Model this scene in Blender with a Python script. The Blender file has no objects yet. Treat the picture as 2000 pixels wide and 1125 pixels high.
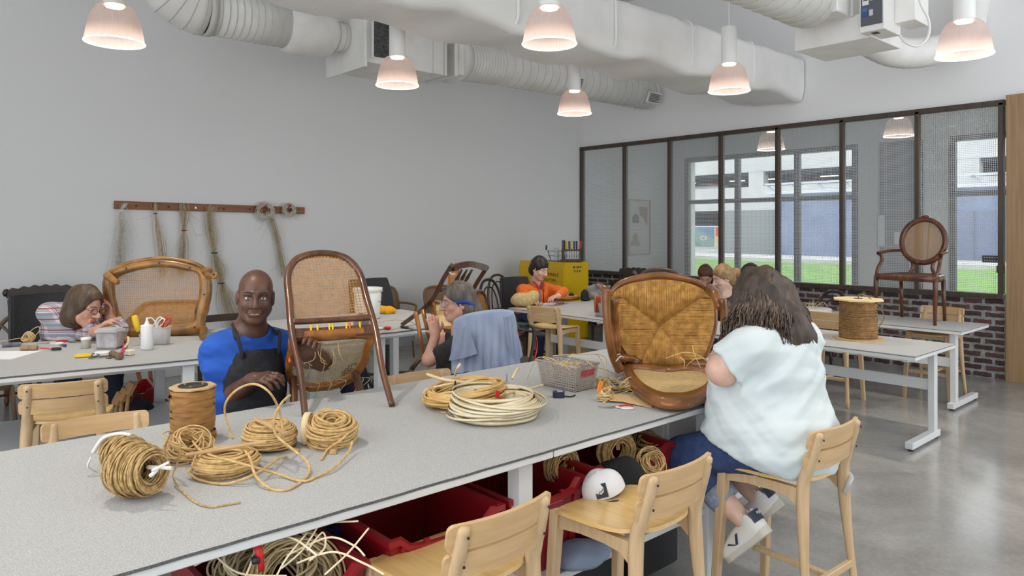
import bpy, math, random
import numpy as np
from mathutils import Vector, Matrix, Euler
rnd = random.Random(7)
PI = math.pi
sc = bpy.context.scene
COL = sc.collection
# ------------------------------------------------------------------ camera, world, exposure
FPX, CX, HY, HCAM = 1410.0, 1000.0, 445.0, 1.65
TH = math.radians(41.75)                       # world y (along window wall) lies 41.75 deg left of view axis
FW = Vector((math.sin(TH), math.cos(TH), 0)); RT = Vector((math.cos(TH), -math.sin(TH), 0)); UP = Vector((0, 0, 1))
cam_d = bpy.data.cameras.new('camera'); cam = bpy.data.objects.new('camera', cam_d); COL.objects.link(cam)
cam.location = (0, 0, HCAM); cam.rotation_euler = (PI / 2, 0, -TH)
cam_d.sensor_width = 36; cam_d.lens = 36 * FPX / 2000; cam_d.shift_x = 0; cam_d.shift_y = -(562.5 - HY) / 2000
cam_d.clip_start = 0.05; cam_d.clip_end = 500
sc.camera = cam
world = bpy.data.worlds.new('overcast_sky'); sc.world = world; world.use_nodes = True
wn = world.node_tree.nodes; wl = world.node_tree.links
wn['Background'].inputs[0].default_value = (0.92, 0.955, 1.0, 1); wn['Background'].inputs[1].default_value = 2.2
sc.view_settings.view_transform = 'Standard'; sc.view_settings.look = 'None'
sc.view_settings.exposure = 0.47; sc.view_settings.gamma = 1; sc.view_settings.use_curve_mapping = False
sc.cycles.max_bounces = 8; sc.cycles.transparent_max_bounces = 16; sc.cycles.sample_clamp_indirect = 6
LAMP_W = 74.0
def ray(px, py): return FW + RT * ((px - CX) / FPX) + UP * ((HY - py) / FPX)
O = Vector((0, 0, HCAM))
def PZ(px, py, z):
    r = ray(px, py); return O + r * ((z - HCAM) / r.z)
def PD(px, py, d): return O + ray(px, py) * d
def PX(px, py, x):
    r = ray(px, py); return O + r * (x / r.x)
def PY(px, py, y):
    r = ray(px, py); return O + r * (y / r.y)
def proj(p):
    v = Vector(p) - O; d = v.dot(FW); return (CX + FPX * v.dot(RT) / d, HY - FPX * v.z / d, d)
# ------------------------------------------------------------------ materials
MATS = {}
def lin(c):
    return tuple(((x / 255) / 12.92 if x / 255 <= .04045 else ((x / 255 + .055) / 1.055) ** 2.4) for x in c) + (1,)
def nodes_of(name):
    m = bpy.data.materials.new(name); m.use_nodes = True; nt = m.node_tree
    return m, nt, nt.nodes, nt.links, nt.nodes['Principled BSDF']
def mat(name, c, rough=.6, metal=0, c2=None, scale=8, detail=4, stretch=(1, 1, 1), bump=0, bscale=None, ramp=(.35, .65), trans=0, sss=0, coat=0, coord='Object', alpha=1, spec=.5, sheen=0):
    """principled with optional two-colour noise (stretch turns it into grain) and bump"""
    if name in MATS: return MATS[name]
    m, nt, N, L, b = nodes_of(name)
    b.inputs['Base Color'].default_value = lin(c); b.inputs['Roughness'].default_value = rough; b.inputs['Metallic'].default_value = metal
    b.inputs['Specular IOR Level'].default_value = spec
    b.inputs['Transmission Weight'].default_value = trans; b.inputs['Coat Weight'].default_value = coat; b.inputs['Alpha'].default_value = alpha
    if sheen: b.inputs['Sheen Weight'].default_value = sheen
    if sss: b.inputs['Subsurface Weight'].default_value = sss; b.inputs['Subsurface Radius'].default_value = (.012, .006, .004); b.inputs['Subsurface Scale'].default_value = 1
    if c2 is not None or bump:
        tc = N.new('ShaderNodeTexCoord'); mp = N.new('ShaderNodeMapping'); mp.inputs['Scale'].default_value = stretch
        L.new(tc.outputs[coord], mp.inputs['Vector'])
        def noise(s):
            n = N.new('ShaderNodeTexNoise'); n.inputs['Scale'].default_value = s; n.inputs['Detail'].default_value = detail
            L.new(mp.outputs['Vector'], n.inputs['Vector']); return n
        n = noise(scale)
        if c2 is not None:
            r = N.new('ShaderNodeValToRGB'); e = r.color_ramp.elements
            e[0].position, e[1].position = ramp; e[0].color = lin(c); e[1].color = lin(c2)
            L.new(n.outputs['Fac'], r.inputs['Fac']); L.new(r.outputs['Color'], b.inputs['Base Color'])
        if bump:
            n2 = noise(bscale) if bscale else n
            bp = N.new('ShaderNodeBump'); bp.inputs['Strength'].default_value = bump; bp.inputs['Distance'].default_value = .01
            L.new(n2.outputs['Fac'], bp.inputs['Height']); L.new(bp.outputs['Normal'], b.inputs['Normal'])
    MATS[name] = m; return m
def emit(name, c, s):
    if name in MATS: return MATS[name]
    m, nt, N, L, b = nodes_of(name)
    b.inputs['Base Color'].default_value = lin(c); b.inputs['Emission Color'].default_value = lin(c); b.inputs['Emission Strength'].default_value = s
    MATS[name] = m; return m
# ------------------------------------------------------------------ mesh building
def frame_from(d, up=Vector((0, 0, 1))):
    d = Vector(d).normalized()
    if abs(d.dot(up)) > .98: up = Vector((1, 0, 0)) if abs(d.x) < .9 else Vector((0, 1, 0))
    x = up.cross(d).normalized(); y = d.cross(x); return x, y, d
class MB:
    def __init__(s): s.v = []; s.f = []; s.sm = []; s.mi = []; s.cur = 0; s.M = None
    def add(s, vs, fs, smooth=False):
        o = len(s.v)
        if s.M is not None: vs = [s.M @ Vector(v) for v in vs]
        s.v.extend([tuple(v) for v in vs]); s.f.extend([tuple(i + o for i in f) for f in fs])
        s.sm.extend([smooth] * len(fs)); s.mi.extend([s.cur] * len(fs)); return s
    def box(s, c, d, bev=0, R=None):
        """box centre c, full dims d, optional chamfer, optional rotation matrix/euler about centre"""
        hx, hy, hz = d[0] / 2, d[1] / 2, d[2] / 2; b = min(bev, hx * .9, hy * .9, hz * .9)
        if b <= 0:
            vs = [(x, y, z) for x in (-hx, hx) for y in (-hy, hy) for z in (-hz, hz)]
            fs = [(0, 1, 3, 2), (4, 6, 7, 5), (0, 4, 5, 1), (2, 3, 7, 6), (0, 2, 6, 4), (1, 5, 7, 3)]
        else:
            vs = []; fs = []; ix = {}
            for sx in (-1, 1):
                for sy in (-1, 1):
                    for sz in (-1, 1):
                        for k in range(3):
                            ix[(sx, sy, sz, k)] = len(vs)
                            vs.append((sx * (hx - (b if k != 0 else 0)), sy * (hy - (b if k != 1 else 0)), sz * (hz - (b if k != 2 else 0))))
            for k in range(3):
                o = [i for i in range(3) if i != k]
                for sg in (-1, 1):
                    q = []
                    for (p, r) in ((-1, -1), (1, -1), (1, 1), (-1, 1)):
                        t = [0, 0, 0]; t[k] = sg; t[o[0]] = p; t[o[1]] = r; q.append(ix[tuple(t) + (k,)])
                    if (sg > 0) == (k == 1): q.reverse()
                    fs.append(tuple(q))
            for k in range(3):
                o = [i for i in range(3) if i != k]
                for p in (-1, 1):
                    for r in (-1, 1):
                        t0 = [0, 0, 0]; t0[k] = -1; t0[o[0]] = p; t0[o[1]] = r; t1 = list(t0); t1[k] = 1
                        fs.append((ix[tuple(t0) + (o[0],)], ix[tuple(t1) + (o[0],)], ix[tuple(t1) + (o[1],)], ix[tuple(t0) + (o[1],)]))
            for sx in (-1, 1):
                for sy in (-1, 1):
                    for sz in (-1, 1): fs.append(tuple(ix[(sx, sy, sz, k)] for k in range(3)))
        R = Matrix.Identity(3) if R is None else (Euler(R).to_matrix() if not isinstance(R, Matrix) else R)
        c = Vector(c); return s.add([c + R @ Vector(v) for v in vs], fs)
    def bar(s, p0, p1, w, t, up=(0, 0, 1), bev=0, w1=None, t1=None):
        """rectangular bar p0-p1: width w across, thickness t along up; may taper"""
        p0, p1 = Vector(p0), Vector(p1); x, y, d = frame_from(p1 - p0, Vector(up))
        w1 = w if w1 is None else w1; t1 = t if t1 is None else t1
        def ring(p, w, t, e=0):
            b = bev
            if not b: return [p + x * (a * w / 2) + y * (c * t / 2) for a, c in ((-1, -1), (1, -1), (1, 1), (-1, 1))]
            o = []
            for a, c, q in ((-1, -1, 0), (1, -1, 1), (1, 1, 0), (-1, 1, 1)):
                A = p + x * (a * (w / 2 - b)) + y * (c * t / 2); B = p + x * (a * w / 2) + y * (c * (t / 2 - b))
                o += [B, A] if (q == 0) else [A, B]
            return o
        r0, r1 = ring(p0, w, t), ring(p1, w1, t1); n = len(r0)
        fs = [(i, (i + 1) % n, n + (i + 1) % n, n + i) for i in range(n)] + [tuple(range(n - 1, -1, -1)), tuple(range(n, 2 * n))]
        return s.add(r0 + r1, fs)
    def tube(s, pts, r, seg=8, closed=False, caps=True, smooth=True, sx=1, up=None):
        """round (or elliptic sx) sweep; r scalar or per-point list"""
        pts = [Vector(p) for p in pts]; n = len(pts)
        if n < 2: return s
        rs = r if isinstance(r, (list, tuple)) else [r] * n
        T = []
        for i in range(n):
            a = pts[(i - 1) % n] if closed or i > 0 else pts[0]; b = pts[(i + 1) % n] if closed or i < n - 1 else pts[-1]
            d = b - a; T.append(d.normalized() if d.length > 1e-9 else Vector((0, 0, 1)))
        x, y, _ = frame_from(T[0], Vector(up) if up else Vector((0, 0, 1)))
        vs = []; fs = []
        for i in range(n):
            if up:
                x = Vector(up).cross(T[i]); x = x.normalized() if x.length > 1e-5 else frame_from(T[i])[0]
            else:
                x = x - T[i] * x.dot(T[i]); x = x.normalized() if x.length > 1e-6 else frame_from(T[i])[0]
            y = T[i].cross(x)
            for k in range(seg):
                a = 2 * PI * k / seg; vs.append(pts[i] + x * (math.cos(a) * rs[i] * sx) + y * (math.sin(a) * rs[i]))
        m = n if closed else n - 1
        for i in range(m):
            j = (i + 1) % n
            for k in range(seg): fs.append((i * seg + k, i * seg + (k + 1) % seg, j * seg + (k + 1) % seg, j * seg + k))
        if caps and not closed: fs += [tuple(range(seg - 1, -1, -1)), tuple(range((n - 1) * seg, n * seg))]
        return s.add(vs, fs, smooth)
    def cyl(s, p0, p1, r0, r1=None, seg=16):
        r1 = r0 if r1 is None else r1; p0, p1 = Vector(p0), Vector(p1); x, y, d = frame_from(p1 - p0)
        A = [p0 + x * (math.cos(2 * PI * k / seg) * r0) + y * (math.sin(2 * PI * k / seg) * r0) for k in range(seg)]
        B = [p1 + x * (math.cos(2 * PI * k / seg) * r1) + y * (math.sin(2 * PI * k / seg) * r1) for k in range(seg)]
        s.add(A + B, [(k, (k + 1) % seg, seg + (k + 1) % seg, seg + k) for k in range(seg)], True)
        s.add(A, [tuple(range(seg - 1, -1, -1))]); return s.add(B, [tuple(range(seg))])
    def lathe(s, prof, seg=32, c=(0, 0, 0), axis=None, rib=0, caps=True):
        """prof [(r,z)...] around z at c; axis=(p0,p1 dir) optional; rib modulates radius"""
        c = Vector(c)
        if axis is None: x, y, d = Vector((1, 0, 0)), Vector((0, 1, 0)), Vector((0, 0, 1))
        else: x, y, d = frame_from(axis)
        vs = []; n = len(prof)
        for (r, z) in prof:
            for k in range(seg):
                q = r * (1 + (rib if k % 2 else 0)); a = 2 * PI * k / seg
                vs.append(c + x * (math.cos(a) * q) + y * (math.sin(a) * q) + d * z)
        fs = [(i * seg + k, i * seg + (k + 1) % seg, (i + 1) * seg + (k + 1) % seg, (i + 1) * seg + k) for i in range(n - 1) for k in range(seg)]
        s.add(vs, fs, not rib)
        if caps:
            if prof[0][0] > 1e-4: s.add(vs[:seg], [tuple(range(seg - 1, -1, -1))])
            if prof[-1][0] > 1e-4: s.add(vs[-seg:], [tuple(range(seg))])
        return s
    def sph(s, c, r, seg=12, R=None):
        r = (r, r, r) if not isinstance(r, (tuple, list)) else r
        c = Vector(c); R = Matrix.Identity(3) if R is None else R; vs = []; rings = max(4, seg // 2)
        for i in range(rings + 1):
            ph = PI * i / rings
            for k in range(seg):
                a = 2 * PI * k / seg
                vs.append(c + R @ Vector((r[0] * math.sin(ph) * math.cos(a), r[1] * math.sin(ph) * math.sin(a), -r[2] * math.cos(ph))))
        fs = [(i * seg + k, i * seg + (k + 1) % seg, (i + 1) * seg + (k + 1) % seg, (i + 1) * seg + k) for i in range(rings) for k in range(seg)]
        return s.add(vs, fs, True)
    def prism(s, poly, h, M=None, smooth=False):
        """2D polygon in xy extruded 0..h in z, transformed by M (4x4)"""
        n = len(poly); M = Matrix.Identity(4) if M is None else M
        vs = [M @ Vector((p[0], p[1], 0)) for p in poly] + [M @ Vector((p[0], p[1], h)) for p in poly]
        s.add(vs, [(k, (k + 1) % n, n + (k + 1) % n, n + k) for k in range(n)], smooth)
        return s.add(vs, [tuple(range(n - 1, -1, -1)), tuple(range(n, 2 * n))])
    def grid(s, fn, nu, nv, thick=0, smooth=True, closed_u=False):
        """surface fn(u,v)->point over [0,1]^2; thick>0 gives a solid shell along face normals"""
        vs = [Vector(fn(i / nu, j / nv)) for i in range(nu + (0 if closed_u else 1)) for j in range(nv + 1)]
        mu = nu if closed_u else nu + 1
        q = [(i * (nv + 1) + j, ((i + 1) % mu) * (nv + 1) + j, ((i + 1) % mu) * (nv + 1) + j + 1, i * (nv + 1) + j + 1) for i in range(nu) for j in range(nv)]
        if not thick: return s.add(vs, q, smooth)
        nm = [Vector((0, 0, 0)) for _ in vs]
        for f in q:
            k = (vs[f[1]] - vs[f[0]]).cross(vs[f[3]] - vs[f[0]]) + (vs[f[3]] - vs[f[2]]).cross(vs[f[1]] - vs[f[2]])
            for i in f: nm[i] += k
        b = [v - n.normalized() * thick if n.length > 1e-12 else v for v, n in zip(vs, nm)]
        s.add(vs + b, q + [tuple(i + len(vs) for i in reversed(f)) for f in q], smooth)
        bd = []
        for j in range(nv):
            if not closed_u: bd += [(j, j + 1), (nu * (nv + 1) + j + 1, nu * (nv + 1) + j)]
        for i in range(nu): bd += [(((i + 1) % mu) * (nv + 1), i * (nv + 1)), (i * (nv + 1) + nv, ((i + 1) % mu) * (nv + 1) + nv)]
        vv = []; ff = []
        for (a, c) in bd:
            o = len(vv); vv += [vs[a], vs[c], b[c], b[a]]; ff.append((o, o + 1, o + 2, o + 3))
        return s.add(vv, ff)
    def quad(s, a, b, c, d): return s.add([a, b, c, d], [(0, 1, 2, 3)])
    def mesh(s, name, mats):
        me = bpy.data.meshes.new(name); me.from_pydata(s.v, [], s.f)
        me.polygons.foreach_set('use_smooth', s.sm)
        for m in (mats if isinstance(mats, (list, tuple)) else [mats]): me.materials.append(m)
        if any(s.mi): me.polygons.foreach_set('material_index', s.mi)
        me.update(); return me
def link(name, me, parent=None, loc=None, kind=None, label=None):
    o = bpy.data.objects.new(name, me); COL.objects.link(o)
    if parent is not None: o.parent = parent
    if loc is not None: o.location = loc
    if kind: o['kind'] = kind
    if label: o['label'] = label
    return o
def part(name, mb, mats, parent, kind=None, label=None): return link(name, mb.mesh(name, mats), parent, None, kind, label)
def thing(name, label, cat, loc=(0, 0, 0), rotz=0, group=None, M=None):
    o = bpy.data.objects.new(name, None); COL.objects.link(o); o.empty_display_size = .05
    if M is not None: o.matrix_world = M
    else: o.location = loc; o.rotation_euler = (0, 0, rotz)
    o['label'] = label; o['category'] = cat
    if group: o['group'] = group
    return o
def solo(name, mb, mats, label, cat, loc=(0, 0, 0), rotz=0, group=None, M=None):
    o = link(name, mb.mesh(name, mats)); o['label'] = label; o['category'] = cat
    if M is not None: o.matrix_world = M
    else: o.location = loc; o.rotation_euler = (0, 0, rotz)
    if group: o['group'] = group
    return o
def struct(name, mb, mats, parent=None):
    o = link(name, mb.mesh(name, mats), parent)
    if parent is None: o['kind'] = 'structure'
    return o
def sroot(name):
    o = bpy.data.objects.new(name, None); COL.objects.link(o); o['kind'] = 'structure'; return o
def dup(src, loc=None, rotz=None, label=None, group=None, M=None):
    kids = {}
    for o in list(bpy.data.objects):
        if o.parent: kids.setdefault(o.parent.name, []).append(o)
    def cp(o, par):
        c = o.copy(); COL.objects.link(c); c.parent = par
        for ch in kids.get(o.name, []): cp(ch, c)
        return c
    r = cp(src, None)
    if M is not None: r.matrix_world = M
    else:
        if loc is not None: r.location = loc
        if rotz is not None: r.rotation_euler = (0, 0, rotz)
    if label: r['label'] = label
    if group: r['group'] = group
    return r
# splines / strips
def cr(P, n=8, closed=False):
    """Catmull-Rom through P"""
    P = [Vector(p) for p in P]; out = []; m = len(P)
    for i in range(m if closed else m - 1):
        if closed: a, b, c, d = P[(i - 1) % m], P[i], P[(i + 1) % m], P[(i + 2) % m]
        else: a, b, c, d = P[max(i - 1, 0)], P[i], P[i + 1], P[min(i + 2, m - 1)]
        for k in range(n):
            t = k / n; out.append(.5 * ((2 * b) + (c - a) * t + (2 * a - 5 * b + 4 * c - d) * t * t + (3 * b - a - 3 * c + d) * t ** 3))
    if not closed: out.append(P[-1])
    return out
def clip_line(poly, p, d):
    """param intervals where the 2D line p+t*d lies inside polygon (even-odd)"""
    ts = []; n = len(poly)
    for i in range(n):
        a, b = poly[i], poly[(i + 1) % n]; ex, ey = b[0] - a[0], b[1] - a[1]; den = d[0] * ey - d[1] * ex
        if abs(den) < 1e-12: continue
        t = ((a[0] - p[0]) * ey - (a[1] - p[1]) * ex) / den; u = ((a[0] - p[0]) * d[1] - (a[1] - p[1]) * d[0]) / den
        if 0 <= u < 1: ts.append(t)
    ts.sort(); return list(zip(ts[::2], ts[1::2]))
def cane(poly, fn, pitch=.013, w=.0028, nseg=1, diag=True, diag_w=None, pair=True):
    """caned panel over 2D polygon: paired verticals/horizontals and diagonals, mapped by fn(u,v,h)->3D"""
    mb = MB(); xs = [p[0] for p in poly]; ys = [p[1] for p in poly]; x0, x1, y0, y1 = min(xs), max(xs), min(ys), max(ys)
    def strips(d, nrm, step, off, h, w):
        lo = min(p[0] * nrm[0] + p[1] * nrm[1] for p in poly); hi = max(p[0] * nrm[0] + p[1] * nrm[1] for p in poly)
        k = math.ceil((lo - off) / step)
        while off + k * step < hi:
            c = off + k * step; p = (nrm[0] * c, nrm[1] * c)
            for t0, t1 in clip_line(poly, p, d):
                if t1 - t0 < .004: continue
                vs = []
                for i in range(nseg + 1):
                    t = t0 + (t1 - t0) * i / nseg; q = (p[0] + d[0] * t, p[1] + d[1] * t)
                    vs += [fn(q[0] - nrm[0] * w / 2, q[1] - nrm[1] * w / 2, h), fn(q[0] + nrm[0] * w / 2, q[1] + nrm[1] * w / 2, h)]
                mb.add(vs, [(2 * i, 2 * i + 1, 2 * i + 3, 2 * i + 2) for i in range(nseg)])
            k += 1
    g = w * .75 if pair else 0
    for o in ((-g, g) if pair else (0,)):
        strips((0, 1), (1, 0), pitch, o, 0, w); strips((1, 0), (0, 1), pitch, o, .0012, w)
    if diag:
        s = math.sqrt(.5); dw = diag_w or w
        strips((s, s), (-s, s), pitch * s, 0, .0024, dw); strips((s, -s), (s, s), pitch * s, 0, .0034, dw)
    return mb
def rrect(w, h, r, n=4, cx=0, cy=0):
    o = []
    for (sx, sy, a0) in ((1, 1, 0), (-1, 1, PI / 2), (-1, -1, PI), (1, -1, 1.5 * PI)):
        for k in range(n + 1):
            a = a0 + PI / 2 * k / n; o.append((cx + sx * (w / 2 - r) + r * math.cos(a), cy + sy * (h / 2 - r) + r * math.sin(a)))
    return o
def text(s, size, M, m, parent=None, name='lettering', ext=.0008, align='CENTER'):
    cu = bpy.data.curves.new(name, 'FONT'); cu.body = s; cu.size = size; cu.align_x = align; cu.align_y = 'CENTER'; cu.extrude = ext; cu.resolution_u = 2
    o = bpy.data.objects.new(name, cu); COL.objects.link(o); dg = bpy.context.evaluated_depsgraph_get()
    me = bpy.data.meshes.new_from_object(o.evaluated_get(dg)); bpy.data.objects.remove(o); me.materials.clear(); me.materials.append(m)
    o = link(name, me, parent, None, 'stuff'); o.matrix_basis = M; return o
def axes(x, y, z, o): 
    m = Matrix.Identity(4)
    for i, a in enumerate((x, y, z)):
        a = Vector(a)
        for r in range(3): m[r][i] = a[r]
    for r in range(3): m[r][3] = o[r]
    return m
def RM(loc, ex=0, ey=0, ez=0, sc_=1): return Matrix.Translation(Vector(loc)) @ Euler((ex, ey, ez)).to_matrix().to_4x4() @ Matrix.Scale(sc_, 4)
# ================================================================== SETTING
XW, YL = 9.177, 8.49            # window partition plane, left wall plane
XE = 11.75                      # outer facade beyond the annex
CEIL = 5.3
M_wall = mat('white_paint', (226, 226, 225), .75, bump=.04, scale=60)
M_ceil = mat('ceiling_paint', (226, 226, 226), .9, c2=(234, 234, 234), scale=2)
def floor_mat():
    m, nt, N, L, b = nodes_of('polished_concrete')
    tc = N.new('ShaderNodeTexCoord')
    n1 = N.new('ShaderNodeTexNoise'); n1.inputs['Scale'].default_value = 1.1; n1.inputs['Detail'].default_value = 8; n1.inputs['Roughness'].default_value = .65; n1.inputs['Distortion'].default_value = .8
    n2 = N.new('ShaderNodeTexNoise'); n2.inputs['Scale'].default_value = 45; n2.inputs['Detail'].default_value = 5
    for n in (n1, n2): L.new(tc.outputs['Object'], n.inputs['Vector'])
    r = N.new('ShaderNodeValToRGB'); e = r.color_ramp.elements
    e[0].position = .3; e[1].position = .72; e[0].color = lin((130, 129, 127)); e[1].color = lin((174, 173, 170))
    mx = N.new('ShaderNodeMixRGB'); mx.blend_type = 'OVERLAY'; mx.inputs[0].default_value = .28
    L.new(n1.outputs['Fac'], r.inputs['Fac']); L.new(r.outputs['Color'], mx.inputs[1]); L.new(n2.outputs['Color'], mx.inputs[2])
    bw = N.new('ShaderNodeRGBToBW'); L.new(n2.outputs['Color'], bw.inputs[0]); L.new(bw.outputs[0], mx.inputs[2])
    L.new(mx.outputs[0], b.inputs['Base Color'])
    rr = N.new('ShaderNodeMapRange'); rr.inputs['To Min'].default_value = .08; rr.inputs['To Max'].default_value = .24
    L.new(n1.outputs['Fac'], rr.inputs['Value']); L.new(rr.outputs[0], b.inputs['Roughness'])
    b.inputs['Specular IOR Level'].default_value = .75
    bp = N.new('ShaderNodeBump'); bp.inputs['Strength'].default_value = .02; bp.inputs['Distance'].default_value = .01; L.new(n2.outputs['Fac'], bp.inputs['Height']); L.new(bp.outputs[0], b.inputs['Normal'])
    return m
M_floor = floor_mat()
struct('floor', MB().box(((XE - 4) / 2, 2.5, -.05), (XE + 4, 13.4, .1)), M_floor)
struct('ceiling', MB().box(((XW - 4) / 2, 2.5, CEIL + .05), (XW + 4, 13.4, .1)), M_ceil)
struct('wall_left', MB().box(((XE - 4) / 2, YL + .1, 2.65), (XE + 4, .2, 5.3)), M_wall)
struct('wall_rear_light_block', MB().box((-4.1, 6.7, 2.65), (.2, 3.6, 5.3)), M_wall)  # unseen partial wall, added to darken the left part of the left wall
struct('wall_right_light_block', MB().box((0, -4.1, 2.65), (8, .2, 5.3)), M_wall)  # unseen part-length wall, added to hold back sky light on this side
struct('baseboard_left', MB().box(((XW - 4) / 2, YL - .008, .05), (XW + 4, .016, .1), .003), mat('baseboard_paint', (200, 200, 200), .5))
ZS, ZT = .878, 3.035            # sill and head of the partition window
YR = 2.275                      # right jamb of the window
# upper white wall with a high clerestory opening at right
cy0, cy1, cz0, cz1 = 2.05, 2.75, 4.3, 5.0
m = MB()
m.box((XW + .06, (YL - 4) / 2, (ZT + cz0) / 2), (.12, YL + 4, cz0 - ZT))
m.box((XW + .06, (YL + cy1) / 2, (cz0 + cz1) / 2), (.12, YL - cy1, cz1 - cz0)); m.box((XW + .06, (cy0 - 4) / 2, (cz0 + cz1) / 2), (.12, cy0 + 4, cz1 - cz0))
m.box((XW + .06, (YL - 4) / 2, (cz1 + CEIL) / 2), (.12, YL + 4, CEIL - cz1))
m.box((XW + .06, (YR - .06 - 4) / 2, ZT / 2), (.12, YR - .06 + 4, ZT))
wb = struct('wall_back', m, mat('white_paint_back', (240, 240, 240), .75))
m = MB()
for k in range(4): m.box((XW + .03, cy0 + (cy1 - cy0) * k / 3, (cz0 + cz1) / 2), (.06, .05, cz1 - cz0))
for k in range(3): m.box((XW + .03, (cy0 + cy1) / 2, cz0 + (cz1 - cz0) * k / 2), (.06, cy1 - cy0, .05))
M_dkframe = mat('dark_brown_frame', (66, 54, 46), .45, c2=(80, 66, 56), scale=20, stretch=(1, 1, .1))
w2 = sroot('window_2'); part('frame', m, M_dkframe, w2)
# wood panelled return right of the window
m = MB(); 
for k in range(7): m.box((XW - .03, YR - .022 - .19 * k - .095, ZT / 2 + .02), (.06, .187, ZT + .04), .002)
M_oakp = mat('oak_panel', (168, 136, 100), .5, c2=(150, 118, 84), scale=14, stretch=(3, 3, .12))
struct('trim_1', m, M_oakp)
# ---- brick dado: mortar bed + bricks one by one
M_mortar = mat('mortar', (178, 178, 176), .95, c2=(150, 150, 148), scale=22, bump=.5, bscale=60)
wl_ = struct('wall_lower', MB().box((XW + .06, (YR + YL) / 2, ZS / 2), (.11, YL - YR, ZS)), M_mortar)
BC = [mat('brick_red', (112, 74, 66), .9, c2=(84, 58, 54), scale=30, bump=.6), mat('brick_dark', (84, 62, 60), .9, c2=(62, 50, 52), scale=30, bump=.6),
      mat('brick_brown', (98, 74, 64), .9, c2=(74, 58, 54), scale=30, bump=.6), mat('brick_plum', (92, 66, 66), .9, c2=(66, 52, 58), scale=30, bump=.6)]
def brick_mesh(seed, mt):
    r = random.Random(seed); mb = MB(); L_, Hh, D = .176, .049, .02; n = 7
    top = [Hh / 2 + r.uniform(-.005, .004) for _ in range(n)]; bot = [-Hh / 2 + r.uniform(-.004, .005) for _ in range(n)]
    out = [(-L_ / 2 + L_ * i / (n - 1) + r.uniform(-.004, .004), bot[i]) for i in range(n)] + [(L_ / 2 - L_ * i / (n - 1) + r.uniform(-.004, .004), top[i]) for i in range(n)]
    N_ = len(out); A = [(0, p[0], p[1]) for p in out]; B = [(-D, p[0] * .97, p[1] * .93) for p in out]
    mb.add(A + B, [(k, N_ + k, N_ + (k + 1) % N_, (k + 1) % N_) for k in range(N_)]); mb.add(B, [tuple(range(N_ - 1, -1, -1))])
    return mb.mesh('brick', mt)
BMESH = [brick_mesh(i, BC[i % 4]) for i in range(12)]
rest = MB(); nb = 0; cp_ = ZS / 12; bp_ = .2125
slots = []
for c in range(12):
    k = 0; y = YR + (.0 if c % 2 else -.105) + .1
    while y < YL + .05:
        slots.append((y, cp_ * (c + .5))); y += bp_
slots.sort()
for i, (y, z) in enumerate(slots):
    y += rnd.uniform(-.008, .008); z += rnd.uniform(-.003, .003)
    half = y - .09 < YR
    if half: y = max(y, YR + .045)
    if nb < 296:
        o = link('brick', BMESH[rnd.randrange(12)], wl_, (XW + .012 + rnd.uniform(-.003, .005), y, z)); nb += 1
        if half: o.scale = (1, .48, 1)
    else: rest.box((XW + .002, min(y, YL - .09), z), (.02, .172, .047))
link('bricks', rest.mesh('bricks', BC[1]), wl_, kind='stuff')
# ---- partition window
w1 = sroot('window_1')
FD = .09
def frm(n, c, d): part(n, MB().box(c, d, .004), M_dkframe, w1)
frm('head_rail', (XW, (YR + YL) / 2, ZT - .03), (FD, YL - YR, .06)); frm('sill_rail', (XW - .01, (YR + YL) / 2, ZS + .028), (FD + .03, YL - YR, .056))
mpx = [1143, 1221, 1309, 1409, 1520, 1646, 1793, 1962]
mys = [PX(p, 400, XW).y for p in mpx]; mys[0] = YL - .03; mys[-1] = YR + .03
for y in mys: frm('mullion', (XW, y, (ZS + ZT) / 2), (FD, .05, ZT - ZS - .06))
def frit_mat():
    m, nt, N, L, b = nodes_of('dotted_glass')
    tc = N.new('ShaderNodeTexCoord'); sp = N.new('ShaderNodeSeparateXYZ'); L.new(tc.outputs['Object'], sp.inputs[0])
    def wv(o):
        a = N.new('ShaderNodeMath'); a.operation = 'MULTIPLY'; a.inputs[1].default_value = 1 / .0195; L.new(o, a.inputs[0])
        f = N.new('ShaderNodeMath'); f.operation = 'FRACT'; L.new(a.outputs[0], f.inputs[0])
        g = N.new('ShaderNodeMath'); g.operation = 'LESS_THAN'; g.inputs[1].default_value = .30; L.new(f.outputs[0], g.inputs[0]); return g
    gy, gz = wv(sp.outputs['Y']), wv(sp.outputs['Z'])
    mx = N.new('ShaderNodeMath'); mx.operation = 'MAXIMUM'; L.new(gy.outputs[0], mx.inputs[0]); L.new(gz.outputs[0], mx.inputs[1])
    tr = N.new('ShaderNodeBsdfTransparent'); tr.inputs[0].default_value = (.93, .96, .97, 1)
    gl = N.new('ShaderNodeBsdfGlossy'); gl.inputs['Roughness'].default_value = .03
    fr = N.new('ShaderNodeFresnel'); fr.inputs[0].default_value = 1.5
    ms = N.new('ShaderNodeMixShader'); L.new(fr.outputs[0], ms.inputs[0]); L.new(tr.outputs[0], ms.inputs[1]); L.new(gl.outputs[0], ms.inputs[2])
    b.inputs['Base Color'].default_value = lin((212, 216, 222)); b.inputs['Roughness'].default_value = .5
    m2 = N.new('ShaderNodeMixShader'); L.new(mx.outputs[0], m2.inputs[0]); L.new(ms.outputs[0], m2.inputs[1])
    # printed lines are themselves half see-through
    t2 = N.new('ShaderNodeBsdfTransparent'); m3 = N.new('ShaderNodeMixShader'); m3.inputs[0].default_value = .80; L.new(t2.outputs[0], m3.inputs[1]); L.new(b.outputs[0], m3.inputs[2])
    L.new(m3.outputs[0], m2.inputs[2]); L.new(m2.outputs[0], N['Material Output'].inputs[0]); return m
M_frit = frit_mat()
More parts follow.
